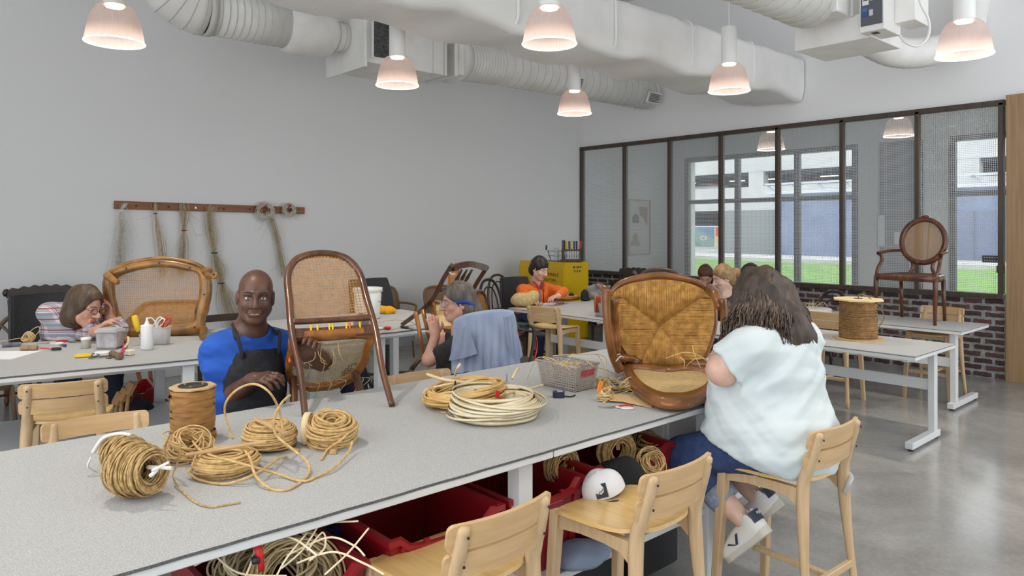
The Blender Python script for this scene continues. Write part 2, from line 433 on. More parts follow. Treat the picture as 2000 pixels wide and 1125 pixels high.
for i in range(7):
    a, c = mys[i + 1], mys[i]
    part('pane', MB().quad((XW, a, ZS + .05), (XW, c, ZS + .05), (XW, c, ZT - .05), (XW, a, ZT - .05)), M_frit, w1)
# small notices on the right-hand pane
M_notice = mat('notice_grey', (70, 66, 66), .6)
q = PX(1938, 506, XW - .012); s1 = solo('notice_sticker', MB().box((0, 0, 0), (.004, .19, .075)), M_notice, 'dark lettered sticker on the last window pane by the wood panel', 'sticker', q)
mb = MB()
for k in range(14): mb.box((-.0025, .072 - .024 * (k % 7), .016 - .034 * (k // 7)), (.001, .013, .014))
part('print_marks', mb, mat('print_grey', (160, 160, 160), .6), s1, 'stuff')
q = PX(1954, 526, XW - .012); solo('notice_sticker', MB().box((0, 0, 0), (.004, .075, .08)), mat('notice_red', (96, 70, 70), .6), 'small reddish sticker low on the last window pane', 'sticker', q)
# ---- annex behind the partition
M_annex = mat('annex_paint', (214, 214, 212), .8)
struct('annex_ceiling', MB().box(((XW + .12 + XE) / 2, 2.5, 3.66), (XE - XW - .12, 13.2, .1)), M_annex)
o1 = [PX(p, 400, XE).y for p in (1340, 1675)]; o2 = [PX(1856, 400, XE).y, -1.0]
ZH, ZB = 2.98, .35
m = MB()
def wallseg(ya, yb, za, zb): m.box((XE + .15, (ya + yb) / 2, (za + zb) / 2), (.3, abs(ya - yb), zb - za))
wallseg(o1[0], YL, 0, 3.6); wallseg(o1[1], o2[0], 0, 3.6); wallseg(-4, o2[1], 0, 3.6)
for a, c in ((o1[1], o1[0]), (o2[1], o2[0])): wallseg(a, c, ZH, 3.6); wallseg(a, c, 0, ZB)
struct('wall_annex', m, M_annex)
M_alu = mat('bronze_window_frame', (88, 84, 82), .4)
def clear_mat():
    m, nt, N, L, b = nodes_of('clear_glass')
    tr = N.new('ShaderNodeBsdfTransparent'); gl = N.new('ShaderNodeBsdfGlossy'); gl.inputs['Roughness'].default_value = .02
    fr = N.new('ShaderNodeFresnel'); fr.inputs[0].default_value = 1.45; ms = N.new('ShaderNodeMixShader')
    L.new(fr.outputs[0], ms.inputs[0]); L.new(tr.outputs[0], ms.inputs[1]); L.new(gl.outputs[0], ms.inputs[2]); L.new(ms.outputs[0], N['Material Output'].inputs[0]); return m
M_clear = clear_mat()
for n, (a, c, muls) in enumerate(((o1[1], o1[0], [PX(p, 400, XE).y for p in (1441, 1558)]), (o2[1], o2[0], [PX(p, 400, XE).y for p in (1990,)]))):
    w = sroot('window_%d' % (3 + n))
    def fb(nm, cc, d): part(nm, MB().box(cc, d, .004), M_alu, w)
    fb('head_rail', (XE, (a + c) / 2, ZH - .04), (.1, c - a, .08)); fb('sill_rail', (XE, (a + c) / 2, ZB + .04), (.1, c - a, .08))
    fb('transom', (XE, (a + c) / 2, 2.14), (.1, c - a, .075))
    for y in [a + .03, c - .035] + muls: fb('mullion', (XE, y, (ZH + ZB) / 2), (.1, .085, ZH - ZB - .16))
    for ya, yb in zip([a] + muls[::-1], muls[::-1] + [c]):
        part('pane', MB().quad((XE, ya + .03, ZB + .06), (XE, yb - .03, ZB + .06), (XE, yb - .03, ZH - .06), (XE, ya + .03, ZH - .06)), M_clear, w)
# grey door between the outer windows
da, db = PX(1790, 400, XE - .1).y, PX(1723, 400, XE - .1).y
dr = sroot('door_1'); M_dg = mat('grey_door', (128, 128, 130), .5)
part('panel', MB().box((XE - .04, (da + db) / 2, 1.45), (.05, db - da, 2.9), .005), M_dg, dr)
part('frame', MB().box((XE - .03, da - .03, 1.45), (.08, .06, 2.9), .004).box((XE - .03, db + .03, 1.45), (.08, .06, 2.9), .004).box((XE - .03, (da + db) / 2, 2.93), (.08, db - da + .12, .07), .004), mat('grey_door_frame', (112, 112, 114), .5), dr)
part('handle', MB().cyl((XE - .09, da + .1, 1.0), (XE - .09, da + .1, 1.35), .012), mat('steel', (170, 172, 175), .3, 1), dr)
for k, (pa, pb, ya, yb, nm, lb) in enumerate(((1714, 1729, 418, 482, 'wall_notice', 'tall narrow framed notice on the annex wall beside the grey door'), (1746, 1758, 452, 478, 'door_notice', 'small white notice taped on the grey annex door'))):
    A, B = PX(pa, yb, XE - .07), PX(pb, ya, XE - .07); cc = (A + B) / 2
    t = thing(nm, lb, 'notice', cc); w_, h_ = abs(A.y - B.y), abs(B.z - A.z)
    part('sheet', MB().box((0, 0, 0), (.012, w_ * .86, h_ * .94)), mat('notice_paper', (206, 208, 208), .7), t); 
    part('border', MB().box((.004, 0, 0), (.012, w_, h_)), M_dg, t)
# framed abstract print on the annex side wall (y = YL)
A, B = PY(1228, 498, YL - .02), PY(1269, 392, YL - .02); cc = (A + B) / 2; pw, ph = abs(B.x - A.x), abs(B.z - A.z)
t = thing('framed_print', 'framed abstract print of plain shapes on the annex side wall', 'picture', cc)
fr_ = MB(); 
for sx in (-1, 1): fr_.box((sx * pw / 2, 0, 0), (.03, .03, ph + .03), .004)
for sz in (-1, 1): fr_.box((0, 0, sz * ph / 2), (pw + .03, .03, .03), .004)
part('frame', fr_, mat('light_oak_frame', (182, 160, 132), .5), t)
part('print', MB().box((0, .006, 0), (pw, .008, ph)), mat('print_paper', (214, 212, 206), .8), t)
shp = MB(); sh2 = MB(); sh3 = MB()
def arc(cx, cz, r, a0, a1, n=10): return [(cx + r * math.cos(a0 + (a1 - a0) * k / n), cz + r * math.sin(a0 + (a1 - a0) * k / n)) for k in range(n + 1)]
MP = axes((1, 0, 0), (0, 0, 1), (0, -1, 0), (0, 0, 0))
shp.prism(arc(-pw * .18, ph * .14, pw * .17, 0, PI), .004, MP); shp.prism(arc(-pw * .18, ph * .08, pw * .17, 0, PI)[::1], .0044, MP)
sh2.prism([(0, ph * .38), (pw * .38, ph * .38), (pw * .38, ph * .05), (pw * .32, ph * .05)] + arc(pw * .02, ph * .02, pw * .3, PI * .12, PI * .5, 6), .004, MP)
sh3.prism(arc(-pw * .2, -ph * .18, pw * .12, 0, 2 * PI, 14)[:-1], .004, MP); sh3.prism(arc(-pw * .2, -ph * .34, pw * .22, 0, PI), .004, MP)
part('dark_shape', shp, mat('print_dark', (96, 94, 96), .8), t); part('tan_shape', sh2, mat('print_tan', (160, 128, 92), .8), t); part('ochre_shape', sh3, mat('print_ochre', (176, 152, 112), .8), t)
# ---- outside
M_lawn = mat('lawn', (92, 134, 52), .95, c2=(112, 150, 66), scale=1.2, detail=8, bump=.5, bscale=30)
M_conc = mat('outdoor_concrete', (196, 196, 190), .9, c2=(178, 178, 174), scale=1.5, detail=6)
struct('outside_ground', MB().box((XE + .3 + 60, 0, -.35), (120, 160, .3)), mat('outdoor_paving', (172, 172, 170), .9, c2=(158, 158, 156), scale=.8))
lw = link('lawn', MB().box(((XE + .3 + 34.4) / 2, 0, -.15), (34.4 - XE - .3, 120, .1)).mesh('lawn', M_lawn)); lw['kind'] = 'structure'
struct('curb', MB().box((34.6, 0, -.07), (.4, 120, .35)), M_conc)
struct('outside_path', MB().box((39.5, 0, -.17), (9.2, 120, .12)), M_conc)
# blue-grey building with slatted metal roof edge
M_blue = mat('blue_render', (128, 140, 166), .9, c2=(112, 124, 150), scale=.7, detail=5)
bx = 46.0; byl = PX(1515, 440, bx).y
t = thing('storage_building', 'long blue-grey building with pale metal roof beyond the lawn', 'building', (bx, byl, -.2))
part('wall', MB().box((3, -22, 2.05), (6, 44, 4.1)), M_blue, t)
part('side_wall', MB().box((3.3, 2.2, 1.55), (5.4, 4.4, 3.1)), mat('grey_green_render', (132, 138, 136), .9), t)
rf = MB().box((3, -22, 4.2), (7, 45, .2)); part('roof', rf, mat('pale_roof', (206, 212, 220), .5), t)
ml = mat('roof_strut', (176, 184, 194), .5)
for k in range(26): part('roof_slat', MB().bar((-.45, -44 + 1.75 * k, 4.2), (-.2, -43.2 + 1.75 * k, 4.75), .12, .12), ml, t)
part('roof_edge', MB().box((-.3, -22, 4.8), (.5, 45, .1)), mat('pale_roof', (206, 212, 220), .5), t)
M_bd = mat('blue_door', (104, 114, 140), .7); dy = PX(1905, 440, bx).y - byl
part('double_door', MB().box((-.06, dy, 1.4), (.1, 3.2, 2.8)), M_bd, t); part('door_seam', MB().box((-.12, dy, 1.4), (.05, .06, 2.8)), mat('blue_dark', (74, 82, 104), .7), t)
part('door_rail', MB().box((-.12, dy + 2.6, 1.7), (.05, 1.8, .06)).box((-.12, dy + 2.6, 1.0), (.05, 1.8, .06)).box((-.12, dy + 2.6, 2.4), (.05, 1.8, .06)), mat('blue_dark', (74, 82, 104), .7), t)
# parking garage
gx = 62.0; t = thing('parking_garage', 'pale concrete parking garage with dark open decks far beyond the lawn', 'building', (gx, 0, -.3))
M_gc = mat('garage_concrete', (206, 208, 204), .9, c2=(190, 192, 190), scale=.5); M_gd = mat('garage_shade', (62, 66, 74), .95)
for (z0, z1) in ((7.2, 8.6), (3.6, 5.8), (1.85, 2.15)): part('parapet', MB().box((.3, 5, (z0 + z1) / 2), (.6, 110, z1 - z0)), M_gc, t)
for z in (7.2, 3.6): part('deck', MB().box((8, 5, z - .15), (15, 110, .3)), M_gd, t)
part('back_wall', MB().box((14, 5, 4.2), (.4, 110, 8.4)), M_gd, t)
part('base_wall', MB().box((.4, 5, .9), (.5, 110, 1.9)), mat('garage_base', (150, 156, 158), .9), t)
for px in (1476, 1300, 1700, 1890): part('column', MB().box((.5, PX(px, 440, gx).y, 4.2), (.9, 1.5, 8.2)), M_gc, t)
for px in (1365, 1440, 1505, 1620, 1830): part('strip_lamp', MB().box((6, PX(px, 400, gx + 6).y, 6.85), (.3, 1.6, .08)), emit('garage_lamp', (255, 240, 210), 2.5), t)
cxr = PX(1372, 366, gx + 2); c = thing('parked_car', 'white car parked on the upper garage deck', 'car', (gx + 3, cxr.y, 5.1))
part('body', MB().box((0, 0, .55), (1.7, 4.2, .6), .15), mat('car_white', (220, 222, 224), .3), c); part('cabin', MB().box((0, .1, 1.05), (1.5, 2.2, .5), .2), mat('car_glass', (60, 66, 76), .2), c); part('tail_lamp', MB().box((-.86, -1.2, .95), (.05, 1.2, .12)), mat('car_red', (190, 50, 60), .3), c)
# mural: flat painting on the garage base wall
ym0, ym1 = PX(1345, 470, gx - .1).y, PX(1500, 470, gx - .1).y
t = thing('wall_mural', 'colourful abstract mural of angular shapes on the garage base wall', 'mural', (gx - .02, 0, 0))
cols = [(122, 152, 150), (96, 128, 156), (196, 84, 62), (206, 190, 150), (150, 74, 90), (92, 140, 110), (60, 58, 70), (200, 110, 90)]
W = ym0 - ym1
def mp(u, v): return (ym0 - u * W, -.25 + v * 1.95)
def tri(n, P, c): 
    mb = MB(); P3 = [(0, *mp(*p)) for p in P]; k = len(P3); mb.add(P3 + [(-.03, p[1], p[2]) for p in P3], [tuple(range(k, 2 * k))] + [(i, (i + 1) % k, k + (i + 1) % k, k + i) for i in range(k)]); part(n, mb, mat('mural_%d' % c, cols[c], .9), t)
tri('mural_field', [(0, 0), (.34, 0), (.34, 1), (0, 1)], 0); tri('mural_field', [(.34, 0), (.66, 0), (.66, 1), (.34, 1)], 3); tri('mural_field', [(.66, 0), (1, 0), (1, .55), (.66, 1)], 6)
t_ = t
def tri2(n, P, c, d=.06):
    mb = MB(); P3 = [(0, *mp(*p)) for p in P]; k = len(P3); mb.add(P3 + [(-d, p[1], p[2]) for p in P3], [tuple(range(k, 2 * k))] + [(i, (i + 1) % k, k + (i + 1) % k, k + i) for i in range(k)]); part(n, mb, mat('mural_%d' % c, cols[c], .9), t_)
tri2('mural_shape', [(.0, .1), (.0, .8), (.16, .05)], 5); tri2('mural_shape', [(.1, 1), (.34, 1), (.34, .4)], 1); tri2('mural_shape', [(.36, .55), (.36, 1), (.5, 1), (.48, .6)], 2)
tri2('mural_shape', [(.5, 0), (.62, 0), (.64, .75), (.56, .6)], 4); tri2('mural_shape', [(.42, 0), (.52, 0), (.46, .5)], 0); tri2('mural_shape', [(.7, .05), (.95, .05), (.9, .4), (.8, .15)], 2); tri2('mural_shape', [(.58, .8), (.64, .95), (.64, 1), (.56, 1)], 7)
tri2('mural_ring', [(.2 + .05 * math.cos(a * PI / 6), .45 + .12 * math.sin(a * PI / 6)) for a in range(12)], 3, .07); tri2('mural_ring', [(.2 + .022 * math.cos(a * PI / 6), .45 + .055 * math.sin(a * PI / 6)) for a in range(12)], 1, .09)
# ================================================================== PENDANTS, DUCTS
M_can = mat('lamp_white', (236, 236, 234), .35)
def shade_mat():
    m, nt, N, L, b = nodes_of('prismatic_shade')
    b.inputs['Base Color'].default_value = lin((212, 200, 196)); b.inputs['Roughness'].default_value = .25
    tl = N.new('ShaderNodeBsdfTranslucent'); tl.inputs[0].default_value = lin((240, 214, 204))
    tr = N.new('ShaderNodeBsdfTransparent'); tr.inputs[0].default_value = (.93, .885, .87, 1)
    a = N.new('ShaderNodeMixShader'); a.inputs[0].default_value = .35; L.new(b.outputs[0], a.inputs[1]); L.new(tl.outputs[0], a.inputs[2])
    c = N.new('ShaderNodeMixShader'); c.inputs[0].default_value = .5; L.new(a.outputs[0], c.inputs[1]); L.new(tr.outputs[0], c.inputs[2])
    L.new(c.outputs[0], N['Material Output'].inputs[0]); return m
M_shade = shade_mat(); M_rim = emit('shade_rim', (255, 236, 226), 2); M_bulb = emit('lamp_disc', (255, 240, 222), 7)
ZR = 2.94
def pendant(label, top=CEIL - ZR, can=.60):
    t = thing('pendant_lamp', label, 'lamp', (0, 0, 0), 0, 'dome pendant lamps over the tables')
    prof = [(.070, .262), (.098, .254), (.122, .234), (.143, .2), (.160, .155), (.173, .1), (.182, .045), (.19, 0)]
    part('shade', MB().lathe(prof, 96, rib=-.012, caps=False), M_shade, t)
    part('shade_rim', MB().tube([(.19 * math.cos(a * PI / 24), .19 * math.sin(a * PI / 24), 0) for a in range(48)], .0048, 6, True), M_rim, t)
    part('canister', MB().cyl((0, 0, .258), (0, 0, can), .073, seg=28), M_can, t)
    part('lamp_disc', MB().cyl((0, 0, .246), (0, 0, .2575), .058, seg=24), M_bulb, t)
    part('rod', MB().cyl((0, 0, can), (0, 0, top), .008, seg=8), M_can, t)
    ld = bpy.data.lights.get('pendant_light')
    if not ld:
        ld = bpy.data.lights.new('pendant_light', 'SPOT'); ld.energy = LAMP_W; ld.color = (1, .9, .77); ld.shadow_soft_size = .055; ld.spot_size = math.radians(112); ld.spot_blend = 1
    lo = bpy.data.objects.new('bulb_or_added_light', ld); COL.objects.link(lo); lo.parent = t; lo.location = (0, 0, .235)
    return t
LP = [((224, 83), 'leftmost dome pendant lamp, below the duct elbow at the upper left'), ((776, 167), 'dome pendant lamp below the dark-meshed duct box, on a long white canister'), ((1073, 86), 'dome pendant lamp in front of the big wrapped duct, top centre'),
      ((1122, 222), 'smallest dome pendant lamp, hanging before the far corner of the room'), ((1424, 178), 'dome pendant lamp in front of the end of the wrapped duct'), ((1883, 108), 'rightmost dome pendant lamp, close to the cable of the ceiling unit')]
p0 = None
for (px, py), lb in LP:
    q = PZ(px, py, ZR)
    if p0 is None: p0 = pendant(lb); p0.location = q
    else: dup(p0, q, 0, lb)
for px, py, d, lb in ((1755, 266, 9.95, 'dome pendant lamp in the annex behind the glazed partition, right one'), (1506, 292, 10.4, 'dome pendant lamp in the annex behind the glazed partition, left one')):
    q = PD(px, py, d); a_ = pendant(lb, 3.61 - q.z, .5); a_.location = q
for (x, y) in ((.6, 3.2), (3.2, .6), (.2, .4), (-2, 3.2), (-2, 6), (6.2, -.6), (3.2, -2.2)): # unseen lights added to brighten the room, as if the lamp rows went on
    lo = bpy.data.objects.new('bulb_or_added_light', bpy.data.lights['pendant_light']); COL.objects.link(lo); lo.location = (x, y, ZR + .3)
M_duct = mat('duct_white', (240, 239, 236), .55, c2=(230, 229, 225), scale=5, bump=.12, bscale=14)
M_wrap = mat('wrap_white', (240, 239, 237), .5, c2=(232, 231, 229), scale=2.5, detail=6, bump=.8, bscale=3.5)
M_band = mat('duct_seam', (208, 207, 202), .6); M_dkmesh = mat('filter_dark', (58, 58, 58), .9, c2=(92, 92, 92), scale=40, bump=.6)
def seg_duct(t, pts, r, n_rings, seg=28, name='pipe', rr=1.012):
    part(name, MB().tube(pts, r, seg), M_duct, t)
    mb = MB(); L = len(pts)
    for k in range(n_rings):
        f = (k + .5) / n_rings * (L - 1); i = min(int(f), L - 2); u = f - i
        p = Vector(pts[i]).lerp(Vector(pts[i + 1]), u); d = (Vector(pts[i + 1]) - Vector(pts[i])).normalized()
        R = (r if not isinstance(r, list) else r[i] * (1 - u) + r[i + 1] * u) * rr; x, y, _ = frame_from(d)
        mb.tube([p + x * (R * math.cos(a * PI / 12)) + y * (R * math.sin(a * PI / 12)) for a in range(24)], .0045, 4, True)
    if n_rings: part('seam', mb, M_band, t, 'stuff')
# long round duct parallel to the left wall
DY, DZ, DR = 6.95, 3.68, .235
xa = PY(868, 110, DY).x; 
t = thing('round_duct', 'long white spiral duct running to the far corner with two vents', 'duct', (0, DY, DZ))
seg_duct(t, [(xa + .25, 0, 0), (5.9, 0, .02), (7.4, 0, .03), (9.0, 0, .04)], DR, 34)
part('end_cap', MB().cyl((8.99, 0, .04), (9.02, 0, .04), DR * 1.01, seg=28), M_duct, t)
part('square_collar', MB().box((xa + .04, 0, 0), (.1, .56, .5), .01).box((xa - .05, 0, 0), (.05, .62, .56), .01), M_duct, t)
part('transition', MB().tube([(xa + .08, 0, 0), (xa + .28, 0, 0)], [.3, DR * 1.01], 24), M_duct, t)
for px, py in ((1100, 172), (1253, 204)):
    q = PY(px, py, DY); vx = q.x
    an = math.radians(22); g = MB(); Rv = Matrix.Rotation(an, 3, 'X')
    c_ = Vector((vx, 0, .03)) + Rv @ Vector((0, -DR - .01, 0)); 
    v_ = part('vent', MB().box(c_, (.30, .03, .17), .006, Rv), M_duct, t)
    for k in range(6): part('slat', MB().box(c_ + Rv @ Vector((0, -.017, -.055 + .022 * k)), (.24, .012, .013), 0, Rv), mat('vent_dark', (96, 96, 96), .6), v_)
# VAV box with dark filter face
xb0, xb1 = PY(668, 120, DY).x, PY(845, 120, DY).x
t = thing('duct_box', 'white sheet-metal duct box with dark filter mesh on its near end', 'duct box', ((xb0 + xb1) / 2, DY, DZ))
bw = xb1 - xb0 - .12
part('casing', MB().box((0, 0, 0), (bw, .74, .62), .006), M_duct, t)
part('flange', MB().box((-bw / 2 - .015, 0, -.02), (.03, .84, .70), .004), M_duct, t)
part('filter', MB().box((-bw / 2 + .26, -.376, .02), (.34, .02, .52)), M_dkmesh, t)
part('filter_frame', MB().box((-bw / 2 + .08, -.378, .02), (.03, .03, .56)).box((-bw / 2 + .44, -.378, .02), (.03, .03, .56)), M_duct, t)
part('seam', MB().box((bw / 2 - .05, 0, 0), (.02, .76, .64)).box((bw / 2 - .2, 0, 0), (.012, .75, .63)), M_band, t)
# left run: small neck, bulged sleeve, spiral pipe, elbow going up
def dx(px): return PY(px, 60, DY).x
t = thing('elbow_duct', 'white spiral duct with a bulged sleeve and a segmented elbow, upper left', 'duct', (0, DY, DZ))
x_n, x_s1, x_s0, x_e = dx(690), dx(640), dx(555), dx(398)
seg_duct(t, [(x_n - .06, 0, 0), (x_s1 - .02, 0, 0)], .155, 4, name='neck')
part('sleeve', MB().tube([(x_s1 + .05, 0, 0), (x_s1, 0, 0), (x_s1 - .18, 0, 0), (x_s0 + .1, 0, 0), (x_s0, 0, 0)], [.18, .235, .265, .265, .245], 28), M_duct, t)
seg_duct(t, [(x_s0 + .02, 0, 0), (x_e, 0, 0)], .215, 12)
el = []; Rb = .42
for k in range(9):
    a = PI / 2 * k / 8; el.append((x_e - Rb * math.sin(a), 0, Rb * (1 - math.cos(a))))
el2 = el + [(x_e - Rb, 0, CEIL - DZ)]
seg_duct(t, el2, .235, 9, name='elbow')
part('clamp', MB().tube([(x_e + .06, 0, 0), (x_e, 0, 0)], .235, 28), M_band, t)
# big wrapped rectangular duct
yb_, zb_, wb_, hb_ = 4.92, 3.63, .80, .53
t = thing('wrapped_duct', 'large white wrapped rectangular duct crossing to the window wall', 'duct', (0, yb_, zb_))
nl = 120; sec = rrect(wb_, hb_, .10, 5); rw = random.Random(3); vs = []; ns = len(sec); x0_, x1_ = -3.5, XW - .015
for i in range(nl + 1):
    x = x0_ + (x1_ - x0_) * i / nl; sc1 = 1 + (.015 if i % 12 == 0 else 0)
    for (u, v) in sec:
        sag = -.03 * (1 + math.sin(x * 5.1 + u * 3)) * (1 if v < -.1 else 0) * (abs(u) < .39)
        pk = 1 - (.03 if i % 12 in (1, 11) else 0)
        vs.append((x, u * sc1 * pk + .006 * math.sin(x * 9 + v * 20), v * sc1 * pk + sag + .004 * math.sin(x * 13 + u * 17)))
mb = MB(); mb.add(vs, [(i * ns + k, i * ns + (k + 1) % ns, (i + 1) * ns + (k + 1) % ns, (i + 1) * ns + k) for i in range(nl) for k in range(ns)], True)
mb.add([(x0_, u, v) for u, v in sec], [tuple(range(ns))]); part('wrap', mb, M_wrap, t)
for k in range(10): 
    x = x0_ + (x1_ - x0_) * 12 * k / nl; part('tape_band', MB().tube([(x, u * 1.03, v * 1.03 - .005) for u, v in sec], .014, 6, True), M_wrap, t)
# hangers
hm = mat('rod_grey', (196, 196, 196), .5)
for x, lb in ((dx(430), 'over the spiral pipe by the elbow'), (dx(558), 'at the near end of the bulged sleeve'), (dx(604), 'over the bulged sleeve'), (dx(660), 'left of the duct box'), (5.6, 'past the duct box'), (7.0, 'halfway along the long round duct'), (8.3, 'near the far end of the long round duct')):
    solo('hanger_rod', MB().cyl((0, 0, 0), (0, 0, CEIL - DZ - .27), .006, seg=6), hm, 'thin white ceiling rod ' + lb, 'rod', (x, DY, DZ + .27), group='duct hanger rods')
# upper right: spiral duct, unit box, control box, flexible duct and cable
ux0, ux1, uy0, uy1, uz = 6.35, 6.97, 2.53, 3.22, 3.27
t = thing('ceiling_unit', 'white ceiling air unit with a grey labelled control panel, upper right', 'air unit', ((ux0 + ux1) / 2, (uy0 + uy1) / 2, uz))
part('plenum', MB().box((0, 0, .11), (ux1 - ux0, uy1 - uy0, .22), .006), M_duct, t)
part('casing', MB().box((-.05, .05, .45), (.62, .5, .5), .006), M_duct, t)
b_ = part('control_box', MB().box((-.29, -.40, .23), (.34, .2, .44), .005), M_duct, t)
part('control_panel', MB().box((-.465, -.40, .25), (.012, .17, .38)), mat('panel_grey', (84, 88, 96), .5), b_)
for k, (dy_, dz_, w_, h_, cc) in enumerate(((.045, .5, .05, .2, (226, 226, 226)), (-.01, .5, .04, .14, (214, 216, 218)), (.05, .36, .04, .03, (60, 110, 180)), (.05, .32, .045, .03, (40, 80, 150)), (.0, .33, .03, .05, (200, 200, 196)))):
    part('label', MB().box((-.473, -.40 + dy_, dz_ - .17), (.004, w_, h_)), mat('label_%d' % k, cc, .5), b_)
lbx = MB()
for k in range(5): lbx.box((-.476, -.355, .405 - .034 * k), (.003, .036, .008))
part('print_line', lbx, mat('ink', (40, 40, 44), .6), b_)
part('knob', MB().cyl((-.47, -.455, .29), (-.50, -.455, .29), .018, seg=14), mat('knob_black', (24, 26, 30), .4), b_)
part('side_box', MB().box((-.1, -.58, .24), (.3, .16, .3), .004), M_duct, t)
part('cable', MB().tube(cr([PD(*p) - t.location for p in ((1790, -60, 5.9), (1796, 0, 5.85), (1814, 40, 5.85), (1812, 72, 5.85), (1792, 90, 5.85), (1768, 82, 5.85), (1757, 68, 5.9))], 6), .011, 6), mat('cable_white', (232, 232, 230), .4), t)
part('tag', MB().box((-.38, -.40, .006), (.06, .05, .004)), M_dkmesh, t)
t = thing('spiral_duct', 'white spiral duct feeding the ceiling unit, upper right', 'duct', (0, 2.93, 3.62))
seg_duct(t, [(-2.5, 0, 0), (3, 0, 0), (6.05, 0, 0)], .25, 40)
part('collar', MB().box((6.14, 0, .05), (.22, .5, .42), .01), M_duct, t)
t = thing('flexible_duct', 'ribbed white flexible duct curving out from behind the ceiling unit', 'duct', (6.9, 2.5, 3.4))
o_ = Vector((6.9, 2.5, 3.4)); fp = cr([PD(*p) - o_ for p in ((1700, 80, 7.25), (1735, 98, 7.4), (1775, 104, 7.5), (1815, 100, 7.6), (1850, 88, 7.75), (1890, 55, 7.9), (1905, -30, 8.0))] + [Vector((PD(1905, -30, 8.0).x - 6.9, PD(1905, -30, 8.0).y - 2.5, CEIL - 3.4))], 8)
part('pipe', MB().tube(fp, [.15 + (.010 if k % 2 and k < 26 else 0) for k in range(len(fp))], 20), M_duct, t)
# ================================================================== TABLES
M_felt = mat('felt_grey', (170, 170, 169), 1, c2=(191, 191, 190), scale=230, detail=4, bump=.3, bscale=300, ramp=(.4, .6), spec=.1)
M_feltd = mat('felt_fray_shade', (112, 112, 112), 1, c2=(80, 80, 80), scale=220, spec=.1)  # dark felt edge: fray, with its shading put into the colour
M_tw = mat('table_white', (214, 216, 217), .4)
M_steel = mat('steel', (170, 172, 175), .3, 1)
HF, HT = .86, .73
def slab(t, name, x0, x1, y0, y1, z0, z1, m, bev=.003): return part(name, MB().box(((x0 + x1) / 2, (y0 + y1) / 2, (z0 + z1) / 2), (x1 - x0, y1 - y0, z1 - z0), bev), m, t)
def felt(label, x0, x1, y0, y1, h, loc, rz=0, cuts=()):
    mb = MB(); n = 60; r = random.Random(5); e = .004
    def ed(i, s): return r.uniform(-.0022, .0022)
    P = [(x0 + (x1 - x0) * i / n, y0 - e + ed(i, 0)) for i in range(n + 1)] + [(x1 - (x1 - x0) * i / n, y1 + e + ed(i, 0)) for i in range(n + 1)]
    k = len(P); A = [(p[0], p[1], h - .008) for p in P]; B = [(p[0], p[1], h) for p in P]
    mb.add(B, [tuple(range(k))]); mb.cur = 1; mb.add(A + B, [(i, (i + 1) % k, k + (i + 1) % k, k + i) for i in range(k)]); mb.add(A, [tuple(range(k - 1, -1, -1))])
    return solo('felt_table_cover', mb, [M_felt, M_feltd], label, 'table cover', loc, rz)
def counter(label, x0, x1, y0, y1, h, loc, rz, legs, shelf=True):
    t = thing('work_table', label, 'table', loc, rz)
    slab(t, 'tabletop', x0, x1, y0, y1, h - .034, h - .008, M_tw)
    slab(t, 'apron', x0 + .05, x1 - .05, y0 + .3, y0 + .325, h - .1, h - .034, M_tw); slab(t, 'apron', x0 + .05, x1 - .05, y1 - .325, y1 - .3, h - .1, h - .034, M_tw)
    for lx in legs:
        for ly in (y0 + .07, y1 - .07): slab(t, 'leg', lx - .033, lx + .033, ly - .033, ly + .033, 0, h - .034, M_tw, .004)
    if shelf: slab(t, 'shelf', x0 + .02, x1 - .02, y0 + .05, y1 - .12, .335, .365, M_tw)
    return t
FY0, FY1 = 1.83, 3.10
xsm = PY(1082, 890, FY0).x
counter('white counter table at the front left, red bins on its shelf', -1.3, xsm - .003, FY0, FY1, HF, (0, 0, 0), 0, (-1.2, xsm - .1))
counter('white counter table at the front right, under the rush-seat chair', xsm + .003, 3.82, FY0, FY1, HF, (0, 0, 0), 0, (2.9,))
felt('long grey felt cover on the front counter, rope coils on it', -1.3, 3.82, FY0, FY1, HF, (0, 0, 0))
RZ1 = math.radians(-8.0)
q1 = PZ(413, 698, HF)
TL1 = Vector((q1.x, q1.y, 0))
counter('white counter table at the left, under the upturned gilt chair', -3.0, .62, 0, 1.30, HF, TL1, RZ1, (-2.9, -.12))
felt('grey felt cover on the left counter, tools scattered on it', -3.0, .62, 0, 1.30, HF, TL1, RZ1)
counter('white counter table behind the bentwood chair, bucket on it', 2.42, 3.86, 4.69, 5.96, HF, (0, 0, 0), 0, (2.9, 3.75), shelf=False)
felt('grey felt cover under the white bucket', 2.42, 3.86, 4.69, 5.96, HF, (0, 0, 0))
